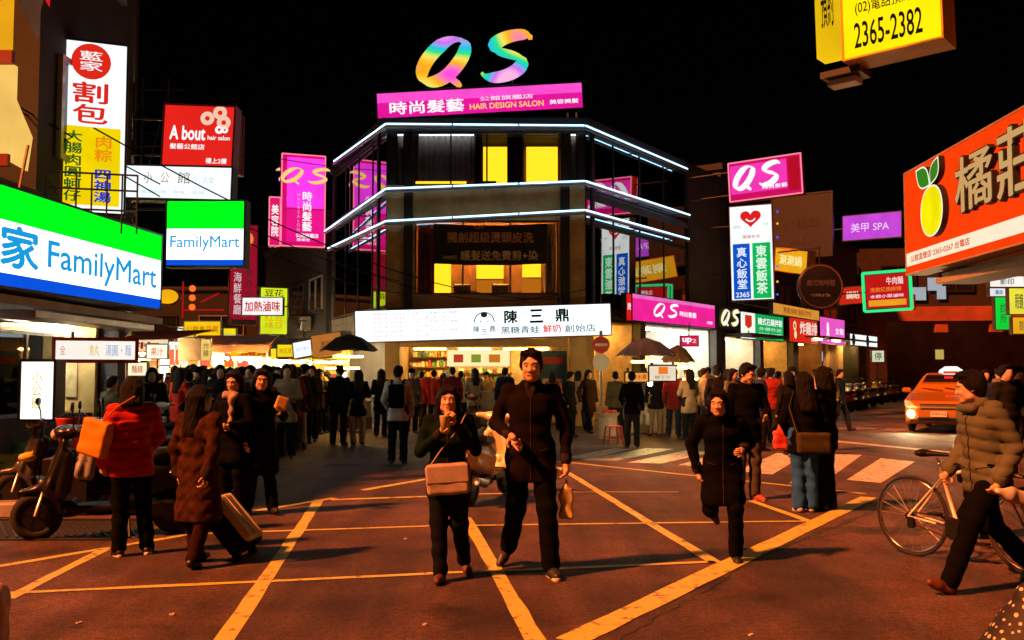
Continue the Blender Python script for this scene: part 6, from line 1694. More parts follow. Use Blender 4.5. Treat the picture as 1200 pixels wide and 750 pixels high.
# more lit boards over the market street
for x0, x1, y0, y1, Y, c1, tx_, tc_, lb_ in (
    (172, 196, 404, 420, 26, 'fff0d8', '果汁', 'e08030', 'pale lit board at the left end over the market crowd'),
    (243, 268, 424, 438, 33, 'ffd860', '烤肉', 'b04010', 'yellow lit board low over the crowd below the brown awning'),
    (282, 305, 420, 438, 36, 'ffffff', '冰品', '60a0c0', 'white lit board low in the middle of the market'),
    (308, 324, 424, 438, 34, 'ffb040', '串燒', '802008', 'amber lit board right of the white one in the market'),
    (340, 362, 425, 440, 31, 'ffe890', '蔥餅', 'c04818', 'cream lit board below the small white hanging board'),
    (376, 398, 424, 438, 30, 'ffc848', '滷味', 'a03010', 'golden lit board behind the black umbrella'),
    (428, 446, 418, 432, 31, 'e8d0a0', '湯包', '905020', 'dim cream board beside the kiosk pillar'),
    (150, 172, 425, 440, 22, 'ffe8c0', '麵線', 'c06030', 'cream lit board behind the red jacketed woman'),
    (176, 186, 424, 446, 30, 'ff9040', '甜\n湯', 'fff0c0', 'orange upright board at the left of the market')):
    a, b, h = rect(x0, x1, y0, y1, Y); sign('street_sign', lb_, a, b, h, [('f', 0, 0, 1, 1, face(c1, 1.25)), ('t', tx_, .2, .2, .8, .8, ink(tc_))], t=.08, brackets=[(.5, 0, .5, -1.75 / h)])

# ================================================================ people
def V3(*a): return np.array(a, float)
def hair_mat():
    m = mat('black_hair', (.003, .0023, .002), .6, spec=.18, var=.3, vscale=30)
    t = m.node_tree; b = t.nodes['Principled BSDF']
    tc = t.nodes.new('ShaderNodeTexCoord'); mp = t.nodes.new('ShaderNodeMapping'); mp.inputs['Scale'].default_value = (150, 150, 9)
    n = t.nodes.new('ShaderNodeTexNoise'); n.inputs['Scale'].default_value = 1.0; n.inputs['Detail'].default_value = 5
    t.links.new(tc.outputs['Object'], mp.inputs['Vector']); t.links.new(mp.outputs[0], n.inputs['Vector'])
    bp = t.nodes.new('ShaderNodeBump'); bp.inputs['Strength'].default_value = .9; bp.inputs['Distance'].default_value = .02
    t.links.new(n.outputs['Fac'], bp.inputs['Height']); t.links.new(bp.outputs['Normal'], b.inputs['Normal'])
    return m
def cloth(n, c, rough=.9, var=.2, vs=6, bump=.10): return mat('cloth_' + n, c, rough, var=var, vscale=vs, bump=bump, bscale=260, spec=.06)
SKIN = mat('skin', (.56, .36, .25), .5, var=.08, vscale=8); HAIR = hair_mat(); EYE = mat('eye_dark', (.01, .008, .008), .2, var=0); LIP = mat('lips', (.32, .09, .07), .5, var=0); EYEW = mat('eye_white', (.55, .5, .45), .3, var=0)
BASE = dict(pel=(0, 0, .93), che=(0, 0, 1.27), nek=(0, .01, 1.44), hed=(0, -.015, 1.585),
            shL=(.175, 0, 1.39), elL=(.235, .03, 1.11), wrL=(.24, -.05, .86), shR=(-.175, 0, 1.39), elR=(-.235, .03, 1.11), wrR=(-.24, -.05, .86),
            hiL=(.09, 0, .90), knL=(.10, -.02, .49), anL=(.105, .02, .085), hiR=(-.09, 0, .90), knR=(-.10, -.02, .49), anR=(-.105, .02, .085))
def head_rot(yaw, pitch, roll=0):
    return np.array(rot(pitch, roll, 0)).T @ np.array(rot(0, 0, yaw)).T   # world->local for row vectors is the transpose
class Body:
    def __init__(s, pose=None, yaw=0, pitch=0, roll=0, toe=(0, 0)):
        j = dict(BASE); j.update(pose or {}); s.j = {k: V3(*v) for k, v in j.items()}
        s.Rw = np.array(rot(0, 0, R(yaw)) @ rot(R(pitch), R(roll), 0))     # local -> world
        s.toe = toe
    def h(s, p): return s.j['hed'] + s.Rw @ np.asarray(p, float)
    def head(s, f, grow=0.0, ears=True):
        Rm = s.Rw
        e = lambda c, r, k=.015, op='u': f.ell(s.h(c), r, Rm, k, op)
        c = lambda a, b, ra, rb, k=.012, op='u': f.cap(s.h(a), s.h(b), ra, rb, k, op)
        e((0, .015, .035), (.076, .093, .088)); e((0, -.030, -.030), (.061, .066, .086), .03); e((0, -.068, -.094), (.030, .024, .022), .025)
        c((-.045, -.015, -.07), (.045, -.015, -.07), .022, .022, .03)
        c((0, -.089, .012), (0, -.104, -.028), .007, .011, .016); c((-.011, -.096, -.033), (.011, -.096, -.033), .008, .008, .012)
        c((-.046, -.076, .026), (-.014, -.090, .026), .010, .010, .015); c((.046, -.076, .026), (.014, -.090, .026), .010, .010, .015)
        for x in (-.031, .031): e((x, -.106, .006), (.018, .015, .010), .014, 's')
        c((-.020, -.088, -.062), (.020, -.088, -.062), .008, .008, .012); c((-.036, -.066, -.03), (-.03, -.078, -.025), .016, .016, .02); c((.036, -.066, -.03), (.03, -.078, -.025), .016, .016, .02)
        if ears:
            for x in (-.079, .079): e((x, .012, -.008), (.010, .020, .030), .008)
    def face_parts(s, root):
        for x in (-.031, .031):
            f = SDF(); f.ell(s.h((x, -.084, .006)), (.014, .012, .009), s.Rw); m = f.mesh('eye', .0035, mats=EYEW); link('eye', m, root)
            f = SDF(); f.ell(s.h((x, -.093, .006)), (.0062, .005, .0068), s.Rw); m = f.mesh('iris', .0022, mats=EYE); link('iris', m, root)
            sg = 1 if x > 0 else -1
            f = SDF(); f.cap(s.h((x - sg * .013, -.0965, .0300)), s.h((x + sg * .019, -.0865, .0285)), .0035, .0025); f.cap(s.h((x - sg * .014, -.091, .0135)), s.h((x + sg * .016, -.083, .0135)), .0025, .0025, .002); m = f.mesh('eyebrow', .0028, mats=HAIR); link('eyebrow', m, root)
        f = SDF(); f.cap(s.h((-.019, -.0925, -.062)), s.h((.019, -.0925, -.062)), .0055, .0055); m = f.mesh('lips', .003, mats=LIP); link('lips', m, root)
    def hand(s, f, side, curl=.5, spread=.012, dirv=None, palm=None, point=False, r=.0085):
        w, e = s.j['wr' + side], s.j['el' + side]
        d = (w - e) / (np.linalg.norm(w - e) + 1e-9) if dirv is None else np.asarray(dirv, float) / np.linalg.norm(dirv)
        # palm normal: the way the fingers curl
        pn = np.asarray(palm if palm is not None else ((-1, 0, 0) if side == 'L' else (1, 0, 0)), float); pn = pn - d * (pn @ d); pn /= np.linalg.norm(pn) + 1e-9
        ac = np.cross(d, pn) * (1 if side == 'L' else -1)      # across the palm; + is the thumb side
        c0 = w + d * .01; c1 = w + d * .085
        f.cap(c0, c1, .026, .024, .02)
        f.cap(c1 - ac * .026, c1 + ac * .026, .015, .015, .02)
        for i, (o, L) in enumerate(((.027, .072), (.009, .080), (-.009, .074), (-.026, .058))):
            b = c1 + ac * o * 1.05; cu = 0.0 if (point and i == 0) else curl
            p = b; dd = d + ac * o * .5
            for k, fr in enumerate((.42, .32, .26)):
                a = cu * (.45 + .5 * k); q = p + (dd * math.cos(a) + pn * math.sin(a)) * L * fr
                f.cap(p, q, r * (1.05 - .12 * k), r * (.98 - .12 * k), .006); p = q
        t0 = w + d * .025 + ac * .022; t1 = t0 + (d * .5 + ac * .8 + pn * .3) * .040; t2 = t1 + (d * .9 + ac * .15 + pn * .5) * .034
        f.cap(t0, t1, .013, .010, .012); f.cap(t1, t2, .010, .008, .008)
    def trunk(s, f, g=0.0, w=1.0):
        j = s.j; p, c, n = j['pel'], j['che'], j['nek']
        ax = j['hiL'] - j['hiR']; ax /= np.linalg.norm(ax); sx = j['shL'] - j['shR']; sx /= np.linalg.norm(sx)
        f.cap(p - ax * .06 * w, p + ax * .06 * w, .104 + g, .104 + g, .05)
        m = p * .5 + c * .5; mx = (ax + sx) / 2; f.cap(m - mx * .05 * w, m + mx * .05 * w, .092 + g, .092 + g, .06)
        f.cap(c - sx * .07 * w, c + sx * .07 * w, .098 + g, .098 + g, .06)
        f.cap(j['shR'] + sx * .03 - V3(0, 0, .02), j['shL'] - sx * .03 - V3(0, 0, .02), .052 + g, .052 + g, .05)
    def arm(s, f, side, g=0.0, short=0.0):
        j = s.j; a, b, c = j['sh' + side], j['el' + side], j['wr' + side]; c = c + (b - c) * short
        f.cap(a, b, .048 + g, .040 + g, .035); f.cap(b, c, .040 + g, .029 + g * 1.1, .025)
    def leg(s, f, side, g=0.0, flare=0.0, top=0.0):
        j = s.j; a, b, c = j['hi' + side], j['kn' + side], j['an' + side]
        f.cap(a, b, .088 + g, .058 + g, .05); f.cap(b, c, .060 + g, .042 + g + flare, .03)
    def body_mesh(s, cell=.014, fine=.0065, hands=None, detail=True):
        f = SDF(); s.trunk(f, -.018)      # a little slimmer than the clothes over it
        for d in 'LR': s.arm(f, d, -.006); s.leg(f, d, -.012)
        f.cap(s.j['nek'] - V3(0, 0, .04), s.h((0, .02, -.06)), .056, .052, .03); s.head(f, ears=detail)
        for d in 'LR':
            w, e = s.j['wr' + d], s.j['el' + d]; dd = (w - e) / np.linalg.norm(w - e); f.cap(w, w + dd * .07, .028, .024, .02)
        if not detail: return f.mesh('body', cell)
        vs, fs = [], []
        f2 = SDF(); s.head(f2); f2.cap(s.j['nek'], s.h((0, .02, -.06)), .054, .050, .03)
        meshes = [(f, cell), (f2, fine * .85)]
        for d in 'LR':
            f3 = SDF(); s.hand(f3, d, **((hands or {}).get(d, {}))); meshes.append((f3, fine * .8))
        off_ = 0
        for g, c in meshes:
            me = g.mesh('tmp', c); n = len(me.vertices); a = np.empty(n * 3, np.float32); me.vertices.foreach_get('co', a); vs.append(a.reshape(-1, 3))
            q = np.empty(len(me.polygons) * 4, np.int32); me.loops.foreach_get('vertex_index', q); fs.append(q.reshape(-1, 4) + off_); off_ += n; bpy.data.meshes.remove(me)
        # the coarse body keeps a slightly slimmer head under the fine one
        return np_mesh('body', np.concatenate(vs), np.concatenate(fs))

def folds(amp=.006, f1=26., f2=19., seed=0.0):
    return lambda D, X, Y, Z: D + amp * np.sin(f1 * (Z + .35 * X) + 3 * np.sin(9 * Y + seed)) * np.sin(f2 * X + 11 * Y + seed + 2 * np.sin(8 * Z)) + amp * .6 * np.sin(47 * Z + 21 * Y + seed)
def quilt(amp=.017, pitch=.088, seed=0.0):
    return lambda D, X, Y, Z: D - amp * (np.abs(np.sin(np.pi * (Z + .02 * np.sin(7 * X + 5 * Y)) / pitch)) ** .45 - .65) + .004 * np.sin(31 * X + 23 * Z + seed)

def person(label, loc, rz, body, top, bottom, H=1.72, hair='short', coat=0.0, puffy=False, cell=.014, detail=True, hands=None, collar=True, shoes=None, sole=None, group=None, g=.024, flare=.012, skirt=None, hairm=None, sleeve=0.0, fur=False, hood=False, name='person', topname='jacket'):
    rt = empty(name, loc, rz, label, 'person', group)
    rt.scale = (H / 1.72,) * 3
    b = body; j = b.j; cell = cell * 1.72 / H
    link('body', b.body_mesh(cell * 1.15, hands=hands, detail=detail), rt).data.materials.append(SKIN)
    if detail: b.face_parts(rt)
    # trousers
    f = SDF(); p = j['pel']; ax = j['hiL'] - j['hiR']; ax /= np.linalg.norm(ax)
    f.cap(p - ax * .065, p + ax * .065, .122, .122, .05); f.cap(p + V3(0, 0, .08) - ax * .05, p + V3(0, 0, .08) + ax * .05, .112, .112, .05)
    for d in 'LR': b.leg(f, d, .016, flare)
    m = f.mesh('trousers', cell, folds(.005, 31, 23, 1.3)); m.materials.append(bottom); link('trousers', m, rt)
    if skirt is not None:
        f = SDF(); f.cap(p - ax * .05, p + ax * .05, .13, .13, .05)
        kn = (j['knL'] + j['knR']) / 2; kn[2] = skirt
        f.cap(p, kn, .14, .20, .08, s=(1.1, .85, 1)); m = f.mesh('skirt', cell, folds(.008, 6, 40)); m.materials.append(bottom); link('skirt', m, rt)
    # jacket / coat
    g = g * .55 if not (puffy or fur) else g * .78
    f = SDF(); b.trunk(f, g, 1.0)
    for d in 'LR': b.arm(f, d, g * .9, sleeve)
    if collar: f.cap(j['nek'] - V3(.02, 0, .015), j['nek'] + V3(.02, 0, -.015), .072, .072, .03)
    f.cap(j['che'], p, .108 + g, .108 + g, .05, s=(1.15, 1, 1))
    hem = p - V3(0, 0, .10 + coat); mid = (j['knL'] + j['knR']) / 2
    if coat > .05: hem[:2] = p[:2] * .5 + mid[:2] * .5
    f.cap(p - ax * .05, hem - ax * .07, .110 + g * .7, .108 + g * .9 + coat * .10, .05); f.cap(p + ax * .05, hem + ax * .07, .110 + g * .7, .108 + g * .9 + coat * .10, .05)
    if hood: f.cap(j['nek'] + V3(0, .06, .0), j['nek'] + V3(0, .09, -.05), .08, .06, .05)
    zc = float(hem[2]) - .055 - coat * .04
    fn = quilt() if puffy else folds(.006 if fur else .0055, 44 if fur else 24, 37 if fur else 17, .7)
    m = f.mesh(topname, cell, fn, zmin=zc); m.materials.append(top); jo = link(topname, m, rt)
    if detail and cell < .0165:      # zip placket, pocket slits and cuffs lying on the jacket
        trim = cloth('dark_trim', (.022, .018, .016))
        zt = float(j['nek'][2]) - .05
        def strip(D, X, Y, Z):
            E = fn(D, X, Y, Z); sl = (X - j['che'][0] * .5)
            a = np.maximum(np.abs(sl) - .007, np.maximum(Z - zt, zc + .01 - Z))
            zp = float(p[2]) + .02
            b2 = np.maximum(np.maximum(np.abs(np.abs(sl) - .105) - .045, np.abs(Z - zp - .25 * (np.abs(sl) - .105)) - .006), Y - float(p[1]))
            a = np.maximum(a, Y - float(p[1]))
            return np.maximum(np.maximum(E - .005, -(E + .012)), np.minimum(a, b2))
        tm = f.mesh('placket', .0085, strip)
        if len(tm.polygons): tm.materials.append(trim); link('placket', tm, jo)
        for d in 'LR':
            w, e_ = j['wr' + d], j['el' + d]; u = (w - e_) / np.linalg.norm(w - e_)
            f2 = SDF(); f2.cap(w - u * .045, w - u * .008, .031 + g * 1.15, .030 + g * 1.1, .01); cm = f2.mesh('cuff', .010); cm.materials.append(trim if not puffy else top); link('cuff', cm, jo)
    # shoes
    sm = shoes or mat('black_leather_shoe', (.012, .011, .011), .45, var=.1)
    for i, d in enumerate('LR'):
        an, kn = j['an' + d], j['kn' + d]; sh = (an - kn) / np.linalg.norm(an - kn)
        fw = V3(math.sin(R(b.toe[i])), -math.cos(R(b.toe[i])), 0); dn = sh - fw * (sh @ fw) * (0.0); 
        fwd = fw - sh * (fw @ sh); fwd /= np.linalg.norm(fwd)
        o = an + sh * .035
        f = SDF(); f.cap(an - sh * .02, o, .046, .044, .03); f.cap(o - fwd * .035 + sh * .015, o + fwd * .09 + sh * .018, .040, .040, .03); f.cap(o + fwd * .09 + sh * .02, o + fwd * .155 + sh * .026, .038, .030, .03)
        m = f.mesh('shoe', cell * .8, zmin=None); m.materials.append(sm); so = link('shoe', m, rt)
        if sole:
            f = SDF(); f.cap(o - fwd * .04 + sh * .045, o + fwd * .155 + sh * .045, .036, .032, .01, s=None); m = f.mesh('sole', cell * .8); m.materials.append(sole); link('sole', m, so)
    # hair
    hm = hairm or HAIR
    f = SDF(); Rm = b.Rw; e = lambda c, r, k=.02, op='u': f.ell(b.h(c), r, Rm, k, op)
    e((0, .022, .045), (.086, .100, .094)); e((0, .055, -.01), (.080, .062, .085), .03)
    if hair == 'short':
        e((-.078, .01, .01), (.014, .035, .04)); e((.078, .01, .01), (.014, .035, .04)); f.cap(b.h((-.04, -.060, .098)), b.h((.045, -.058, .102)), .018, .018, .02)
        for k in range(9):
            t = k / 8 * math.pi; f.cap(b.h((.065 * math.cos(t), -.02, .085 + .03 * math.sin(t))), b.h((.07 * math.cos(t), -.05 - .03 * (k % 2), .10 + .03 * math.sin(t))), .02, .008, .01)
    if hair in ('long', 'bob', 'fringe'):
        L = {'long': -.34, 'bob': -.14, 'fringe': -.26}[hair]
        e((0, .03, .03), (.096, .105, .105))
        for x in (-1, 1):
            f.cap(b.h((x * .080, .02, .02)), b.h((x * .096, .03, L * .75)), .030, .024, .03); f.cap(b.h((x * .05, .07, .0)), b.h((x * .07, .085, L)), .05, .042, .04)
        f.cap(b.h((0, .085, .0)), b.h((0, .10, L)), .055, .05, .04); f.cap(b.h((-.05, -.060, .098)), b.h((.05, -.060, .100)), .02, .02, .02)
        if hair == 'fringe': f.cap(b.h((-.05, -.078, .062)), b.h((.03, -.082, .075)), .020, .02, .02)
    if hair == 'bun': f.cap(b.h((0, .10, .09)), b.h((0, .125, .10)), .04, .04, .02)
    e((0, -.112, -.045), (.068, .082, .126), .010, 's')
    sp = lambda D, X, Y, Z: D + .0035 * np.sin(95 * X + 40 * Z) * np.sin(80 * Y + 33 * X)
    m = f.mesh('hair', min(cell * .8, .011) if detail else cell, sp); m.materials.append(hm); link('hair', m, rt)
    if hair == 'cap' or hair == 'hat':
        f = SDF(); f.ell(b.h((0, .015, .075)), (.098, .112, .085), Rm); f.cap(b.h((-.06, -.09, .06)), b.h((.06, -.09, .06)), .03, .03, .02, s=(1, 1, .4))
        if hair == 'hat': f.ell(b.h((0, .01, .055)), (.155, .165, .016), Rm)
        m = f.mesh('hat', cell * .8); m.materials.append(cloth('hat_dark', (.01, .01, .012))); link('hat', m, rt)
    return rt

def sdf_part(rt, name, build, m, cell=.012, fn=None, zmin=None):
    f = SDF(); build(f); me = f.mesh(name, cell, fn, zmin=zmin); me.materials.append(m); return link(name, me, rt)
def at(px, py): p = G(px, py); return (p.x, p.y, 0)
def loose(name, label, cat, p, rt_scale=1.0, rz=0): return empty(name, p, rz, label, cat)
BLKC = cloth('black', (.0022, .0022, .0026)); BLK2 = cloth('black_brown', (.006, .0038, .003)); DNIM = cloth('dark_denim', (.005, .007, .012)); JEAN = cloth('blue_denim', (.022, .10, .38), var=.35); BRWN = cloth('brown_fur', (.040, .015, .008), var=.6, vs=18); REDJ = cloth('red_nylon', (.42, .02, .02), .5); OLIV = cloth('olive_nylon', (.085, .095, .070), .6); GRNC = cloth('dark_green', (.003, .011, .006)); GREYT = cloth('grey_trouser', (.07, .065, .065)); WSOLE = mat('white_rubber_sole', (.6, .58, .55), .7)
def world(rt, p):
    s = rt.scale[0]; M = Matrix.Translation(rt.location) @ rt.rotation_euler.to_matrix().to_4x4() @ Matrix.Scale(s, 4); return M @ Vector(p)

# --- man in black walking towards the camera
b = Body(dict(pel=(0, 0, .93), che=(.0, -.02, 1.27), nek=(0, -.03, 1.44), hed=(.005, -.06, 1.585),
              knL=(.12, -.10, .50), anL=(.15, -.12, .085), knR=(-.11, -.02, .50), anR=(-.17, .30, .16), hiL=(.09, 0, .9), hiR=(-.09, 0, .9),
              elL=(.27, .02, 1.12), wrL=(.27, -.04, .86), elR=(-.27, .02, 1.14), wrR=(-.16, -.22, 1.07)), yaw=-6, pitch=4, toe=(12, -14))
man = person('tall man in black clothes walking towards the camera with one hand at his waist', at(622, 672), 0, b, BLK2, BLKC, 1.79, 'short', .07, cell=.0125, hands=dict(R=dict(dirv=(.55, -.55, -.62), palm=(.2, .5, -.8), curl=.8, point=True), L=dict(curl=1.0)), shoes=mat('black_white_trainer', (.02, .02, .02), .5), sole=WSOLE)
sdf_part(man, 'shirt_front', lambda f: (f.cap((-.03, -.09, 1.44), (.0, -.118, 1.30), .022, .012, .02), f.cap((.03, -.09, 1.44), (.0, -.118, 1.30), .022, .012, .02)), cloth('grey_shirt', (.02, .018, .017)), .01)
w_ = world(man, b.j['wrL'] + V3(0, -.01, -.12))
pbag = empty('plastic_bag', w_, 0, 'yellowish plastic bag hanging from the left hand of the man in black', 'bag')
sdf_part(pbag, 'bag', lambda f: (f.cap((0, 0, -.02), (0, 0, -.10), .008, .016, .02), f.rbox((0, .0, -.21), (.055, .022, .125), .018, None, .03)), mat('yellow_plastic_film', (.55, .45, .2), .3), .009, folds(.006, 45, 50))
# --- woman sipping a drink
b = Body(dict(hed=(0, -.05, 1.575), nek=(0, -.01, 1.43), elL=(.24, -.02, 1.13), wrL=(.075, -.22, 1.36), elR=(-.25, -.03, 1.12), wrR=(-.05, -.25, 1.30), knL=(.10, -.01, .50), anL=(.13, .22, .13), knR=(-.08, -.06, .49), anR=(-.06, -.10, .085)), yaw=3, pitch=-2, toe=(15, -6))
wom = person('woman in a dark green top sipping a drink while walking', at(525, 679), 0, b, GRNC, DNIM, 1.51, 'fringe', .06, cell=.0125, hands=dict(R=dict(dirv=(.45, -.25, .85), palm=(.8, .1, -.2), curl=.75), L=dict(dirv=(-.3, -.2, .93), palm=(-.6, .6, .1), curl=1.1)), shoes=mat('brown_leather_shoe', (.09, .03, .015), .5), flare=.004)
w_ = world(wom, (-.01, -.285, 1.385))
cup = empty('drink_cup', w_, 0, 'pale plastic cup with a straw held to the mouth of the woman', 'cup')
q = MB(); q.lathe([(.030, -.075), (.042, .05), (.044, .055), (0, .058)], None, 16); q.build('cup', mat('milky_cup', (.55, .45, .22), .4), cup, True)
q = MB(); q.tube([(0, 0, .05), (.0, .03, .12)], .005, 6); q.build('straw', mat('straw_white', (.6, .55, .5), .5), cup)
w_ = world(wom, (0.0, 0, .93))
bag = empty('shoulder_bag', (w_.x, w_.y, 0), 0, 'greyish brown satchel hanging in front of the woman with the drink', 'bag'); bag.scale = (1.51 / 1.72,) * 3
sdf_part(bag, 'pouch', lambda f: f.rbox((.01, -.20, .90), (.19, .05, .135), .04, np.array(rot(0, R(-4), 0)), .02), cloth('taupe_canvas', (.36, .30, .29), var=.3), .012, folds(.004, 30, 20))
sdf_part(bag, 'flap', lambda f: f.rbox((.01, -.245, .945), (.185, .012, .08), .012, np.array(rot(0, R(-4), 0)), .01), cloth('taupe_flap', (.33, .28, .27), var=.2), .009)
q = MB(); q.tube([(-.16, -.20, .99), (-.05, -.20, 1.15), (.10, -.17, 1.33), (.17, -.03, 1.49), (.16, .12, 1.40), (.17, -.10, 1.03)], .014, 6, flat=.4); q.build('strap', cloth('taupe_canvas', (.15, .105, .085)), bag, True)
# --- person running in a black coat
b = Body(dict(pel=(0, .02, .93), che=(-.01, -.09, 1.25), nek=(-.02, -.15, 1.41), hed=(-.05, -.21, 1.54), shL=(.16, -.11, 1.36), shR=(-.19, -.10, 1.36),
              hiL=(.09, .0, .9), knL=(.11, -.10, .52), anL=(.12, .02, .085), hiR=(-.09, .0, .9), knR=(-.12, -.02, .50), anR=(-.10, .36, .46), elL=(.27, .05, 1.14), wrL=(.18, -.20, 1.10), elR=(-.30, .02, 1.13), wrR=(-.24, .0, .88)), yaw=-12, pitch=8, toe=(5, 0))
person('person in a black hooded coat running across the yellow lines', at(848, 658), R(-8), b, BLKC, BLKC, 1.50, 'bob', .22, cell=.0135, g=.034, hood=True, hands=dict(L=dict(curl=1.0), R=dict(curl=1.0)))
# --- woman with the suitcase (back view, brown fur coat)
b = Body(dict(knL=(.10, -.05, .49), anL=(.10, -.10, .085), knR=(-.10, .03, .49), anR=(-.10, .18, .10), elL=(.24, .05, 1.12), wrL=(.22, .0, .86), elR=(-.24, .10, 1.13), wrR=(-.22, .16, .88)), yaw=-25, pitch=6, toe=(-5, 5))
sw = person('woman in a long brown fur coat pulling a suitcase, seen from behind', at(231, 662), R(160), b, BRWN, cloth('wine_trouser', (.02, .006, .006)), 1.49, 'long', .34, cell=.0135, g=.04, fur=True, hands=dict(L=dict(curl=1.2), R=dict(curl=1.2)))
# --- woman in red puffer jacket with a yellow bag
b = Body(dict(knL=(.09, -.02, .49), knR=(-.12, -.02, .49), anR=(-.15, .04, .085), elL=(.25, .03, 1.10), wrL=(.24, -.10, .88), elR=(-.25, .0, 1.12), wrR=(-.20, -.20, 1.0)), yaw=-20, pitch=12, toe=(8, -20))
rj = person('woman in a red quilted jacket standing beside the nearest scooter', at(152, 650), R(215), b, REDJ, BLKC, 1.56, 'bob', .02, True, cell=.0135, g=.038, hands=dict(L=dict(curl=.9), R=dict(curl=.9)), sole=WSOLE)
w_ = rj.location; ybg = empty('shoulder_bag', (w_.x - .21, w_.y - .17, 0), R(-20), 'orange yellow square bag on the back of the red jacket', 'bag')
sdf_part(ybg, 'pouch', lambda f: f.rbox((-.02, -.03, 1.03), (.14, .055, .16), .03, np.array(rot(0, R(14), 0)), .02), cloth('orange_yellow_nylon', (.62, .27, .02), .5, .15), .012, folds(.005, 25, 22))
q = MB(); q.tube([(.05, -.03, 1.17), (.16, .02, 1.30), (.26, .12, 1.39)], .016, 6, flat=.4); q.build('strap', cloth('orange_yellow_nylon', (.62, .27, .02), .5), ybg, True)
# --- two dark figures behind the suitcase
b = Body(dict(elL=(.26, -.02, 1.12), wrL=(.12, -.2, 1.08), elR=(-.25, -.04, 1.10), wrR=(-.10, -.2, 1.12)), yaw=15, pitch=12)
p1 = person('person in black with a pale fur collar behind the suitcase woman', at(272, 604), R(-20), b, BLKC, BLKC, 1.62, 'long', .16, cell=.017, g=.03)
sdf_part(p1, 'scarf', lambda f: (f.cap((-.07, -.06, 1.42), (.07, -.06, 1.42), .05, .05, .03), f.cap((.05, -.12, 1.40), (.08, -.16, 1.12), .035, .03, .03)), cloth('pale_fur', (.3, .25, .2), var=.4, vs=20), .014, folds(.008, 40, 40))
b = Body(dict(elL=(.26, -.04, 1.14), wrL=(.16, -.26, 1.22), elR=(-.24, .02, 1.10), wrR=(-.22, -.12, .88), anL=(.13, -.1, .085), anR=(-.1, .15, .09)), yaw=-10, pitch=5)
p2 = person('person in black holding up a yellow paper bag behind the suitcase woman', at(304, 602), R(30), b, BLKC, DNIM, 1.64, 'long', .30, cell=.017, g=.032)
w_ = world(p2, (.16, -.30, 1.28)); pp = empty('paper_bag', w_, R(20), 'small orange yellow paper bag held up by a person in black', 'bag')
sdf_part(pp, 'bag', lambda f: f.rbox((0, 0, .03), (.065, .03, .075), .012, np.array(rot(0, .35, 0)), .01), mat('yellow_paper', (.6, .36, .08), .7), .01)
# --- couple standing on the right
b = Body(dict(elL=(.25, -.02, 1.11), wrL=(.18, -.16, .95), elR=(-.25, -.02, 1.11), wrR=(-.19, -.12, .92), anL=(.08, .02, .085), anR=(-.08, -.03, .085), knL=(.08, -.02, .49), knR=(-.08, -.02, .49)), yaw=20, pitch=10, toe=(15, -15))
jw = person('woman in blue jeans and black jacket standing with her back turned', at(944, 600), R(170), b, BLKC, JEAN, 1.60, 'long', .06, cell=.016, g=.034, shoes=mat('white_trainer', (.55, .5, .45), .6), flare=.022)
w_ = jw.location; ob2 = empty('shoulder_bag', (w_.x, w_.y, 0), 0, 'dark olive messenger bag across the back of the woman in jeans', 'bag')
sdf_part(ob2, 'pouch', lambda f: f.rbox((.04, -.22, .80), (.19, .05, .12), .03, None, .02), cloth('dark_olive_canvas', (.05, .04, .018)), .014, folds(.004))
q = MB(); q.tube([(-.14, -.2, .90), (-.20, -.10, 1.20), (-.12, -.02, 1.38)], .014, 6, flat=.4); q.build('strap', cloth('dark_olive_canvas', (.05, .04, .018)), ob2, True)
b = Body(dict(elL=(.25, -.05, 1.12), wrL=(.10, -.2, 1.05), elR=(-.24, -.03, 1.12), wrR=(-.1, -.2, 1.02)), yaw=-20, pitch=8)
person('person in dark jacket and dark jeans half hidden behind the woman in jeans', at(967, 597), R(-140), b, BLK2, DNIM, 1.66, 'bob', .05, cell=.018, g=.03)
w_ = G(914, 556); rbg = empty('plastic_bag', (w_.x, w_.y - .05, .42), 0, 'red and white plastic bag hanging beside the couple on the right', 'bag')
sdf_part(rbg, 'bag', lambda f: (f.cap((0, 0, .28), (0, 0, .40), .05, .012, .03), f.rbox((0, 0, .12), (.11, .07, .15), .05, None, .03)), mat('red_plastic_film', (.55, .05, .03), .35, var=.4, vscale=7), .013, folds(.006, 30, 30))
# --- tall man behind the runner
b = Body(dict(elL=(.25, -.04, 1.12), wrL=(.16, -.22, 1.06), elR=(-.24, .02, 1.12), wrR=(-.22, -.1, .9), hed=(0, -.05, 1.57)), yaw=30, pitch=18, toe=(25, -5))
person('tall man in black jacket and grey trousers looking down behind the runner', at(876, 586), R(10), b, BLKC, GREYT, 1.73, 'short', .04, cell=.017, g=.03, shoes=mat('red_trainer', (.3, .05, .03), .6), sole=WSOLE)
# --- man in olive puffer jacket striding left past the bicycle
b = Body(dict(pel=(0, 0, .91), che=(0, -.03, 1.25), nek=(0, -.07, 1.42), hed=(0, -.125, 1.54), shL=(.17, -.04, 1.37), shR=(-.17, -.03, 1.37), hiL=(.09, 0, .88), hiR=(-.09, 0, .88),
              knL=(.10, -.22, .53), anL=(.10, -.42, .09), knR=(-.10, .12, .47), anR=(-.10, .44, .16), elL=(.245, .06, 1.08), wrL=(.22, -.06, .86), elR=(-.24, .0, 1.08), wrR=(-.20, -.18, .89)), yaw=-38, pitch=10, toe=(0, 0))
pm = person('man in an olive quilted jacket striding left in front of the bicycle', at(1160, 690), R(-78), b, OLIV, BLKC, 1.66, 'short', .03, True, cell=.0135, g=.030, hands=dict(L=dict(curl=1.1), R=dict(curl=1.1)), shoes=mat('brown_leather_shoe', (.09, .03, .015), .5))
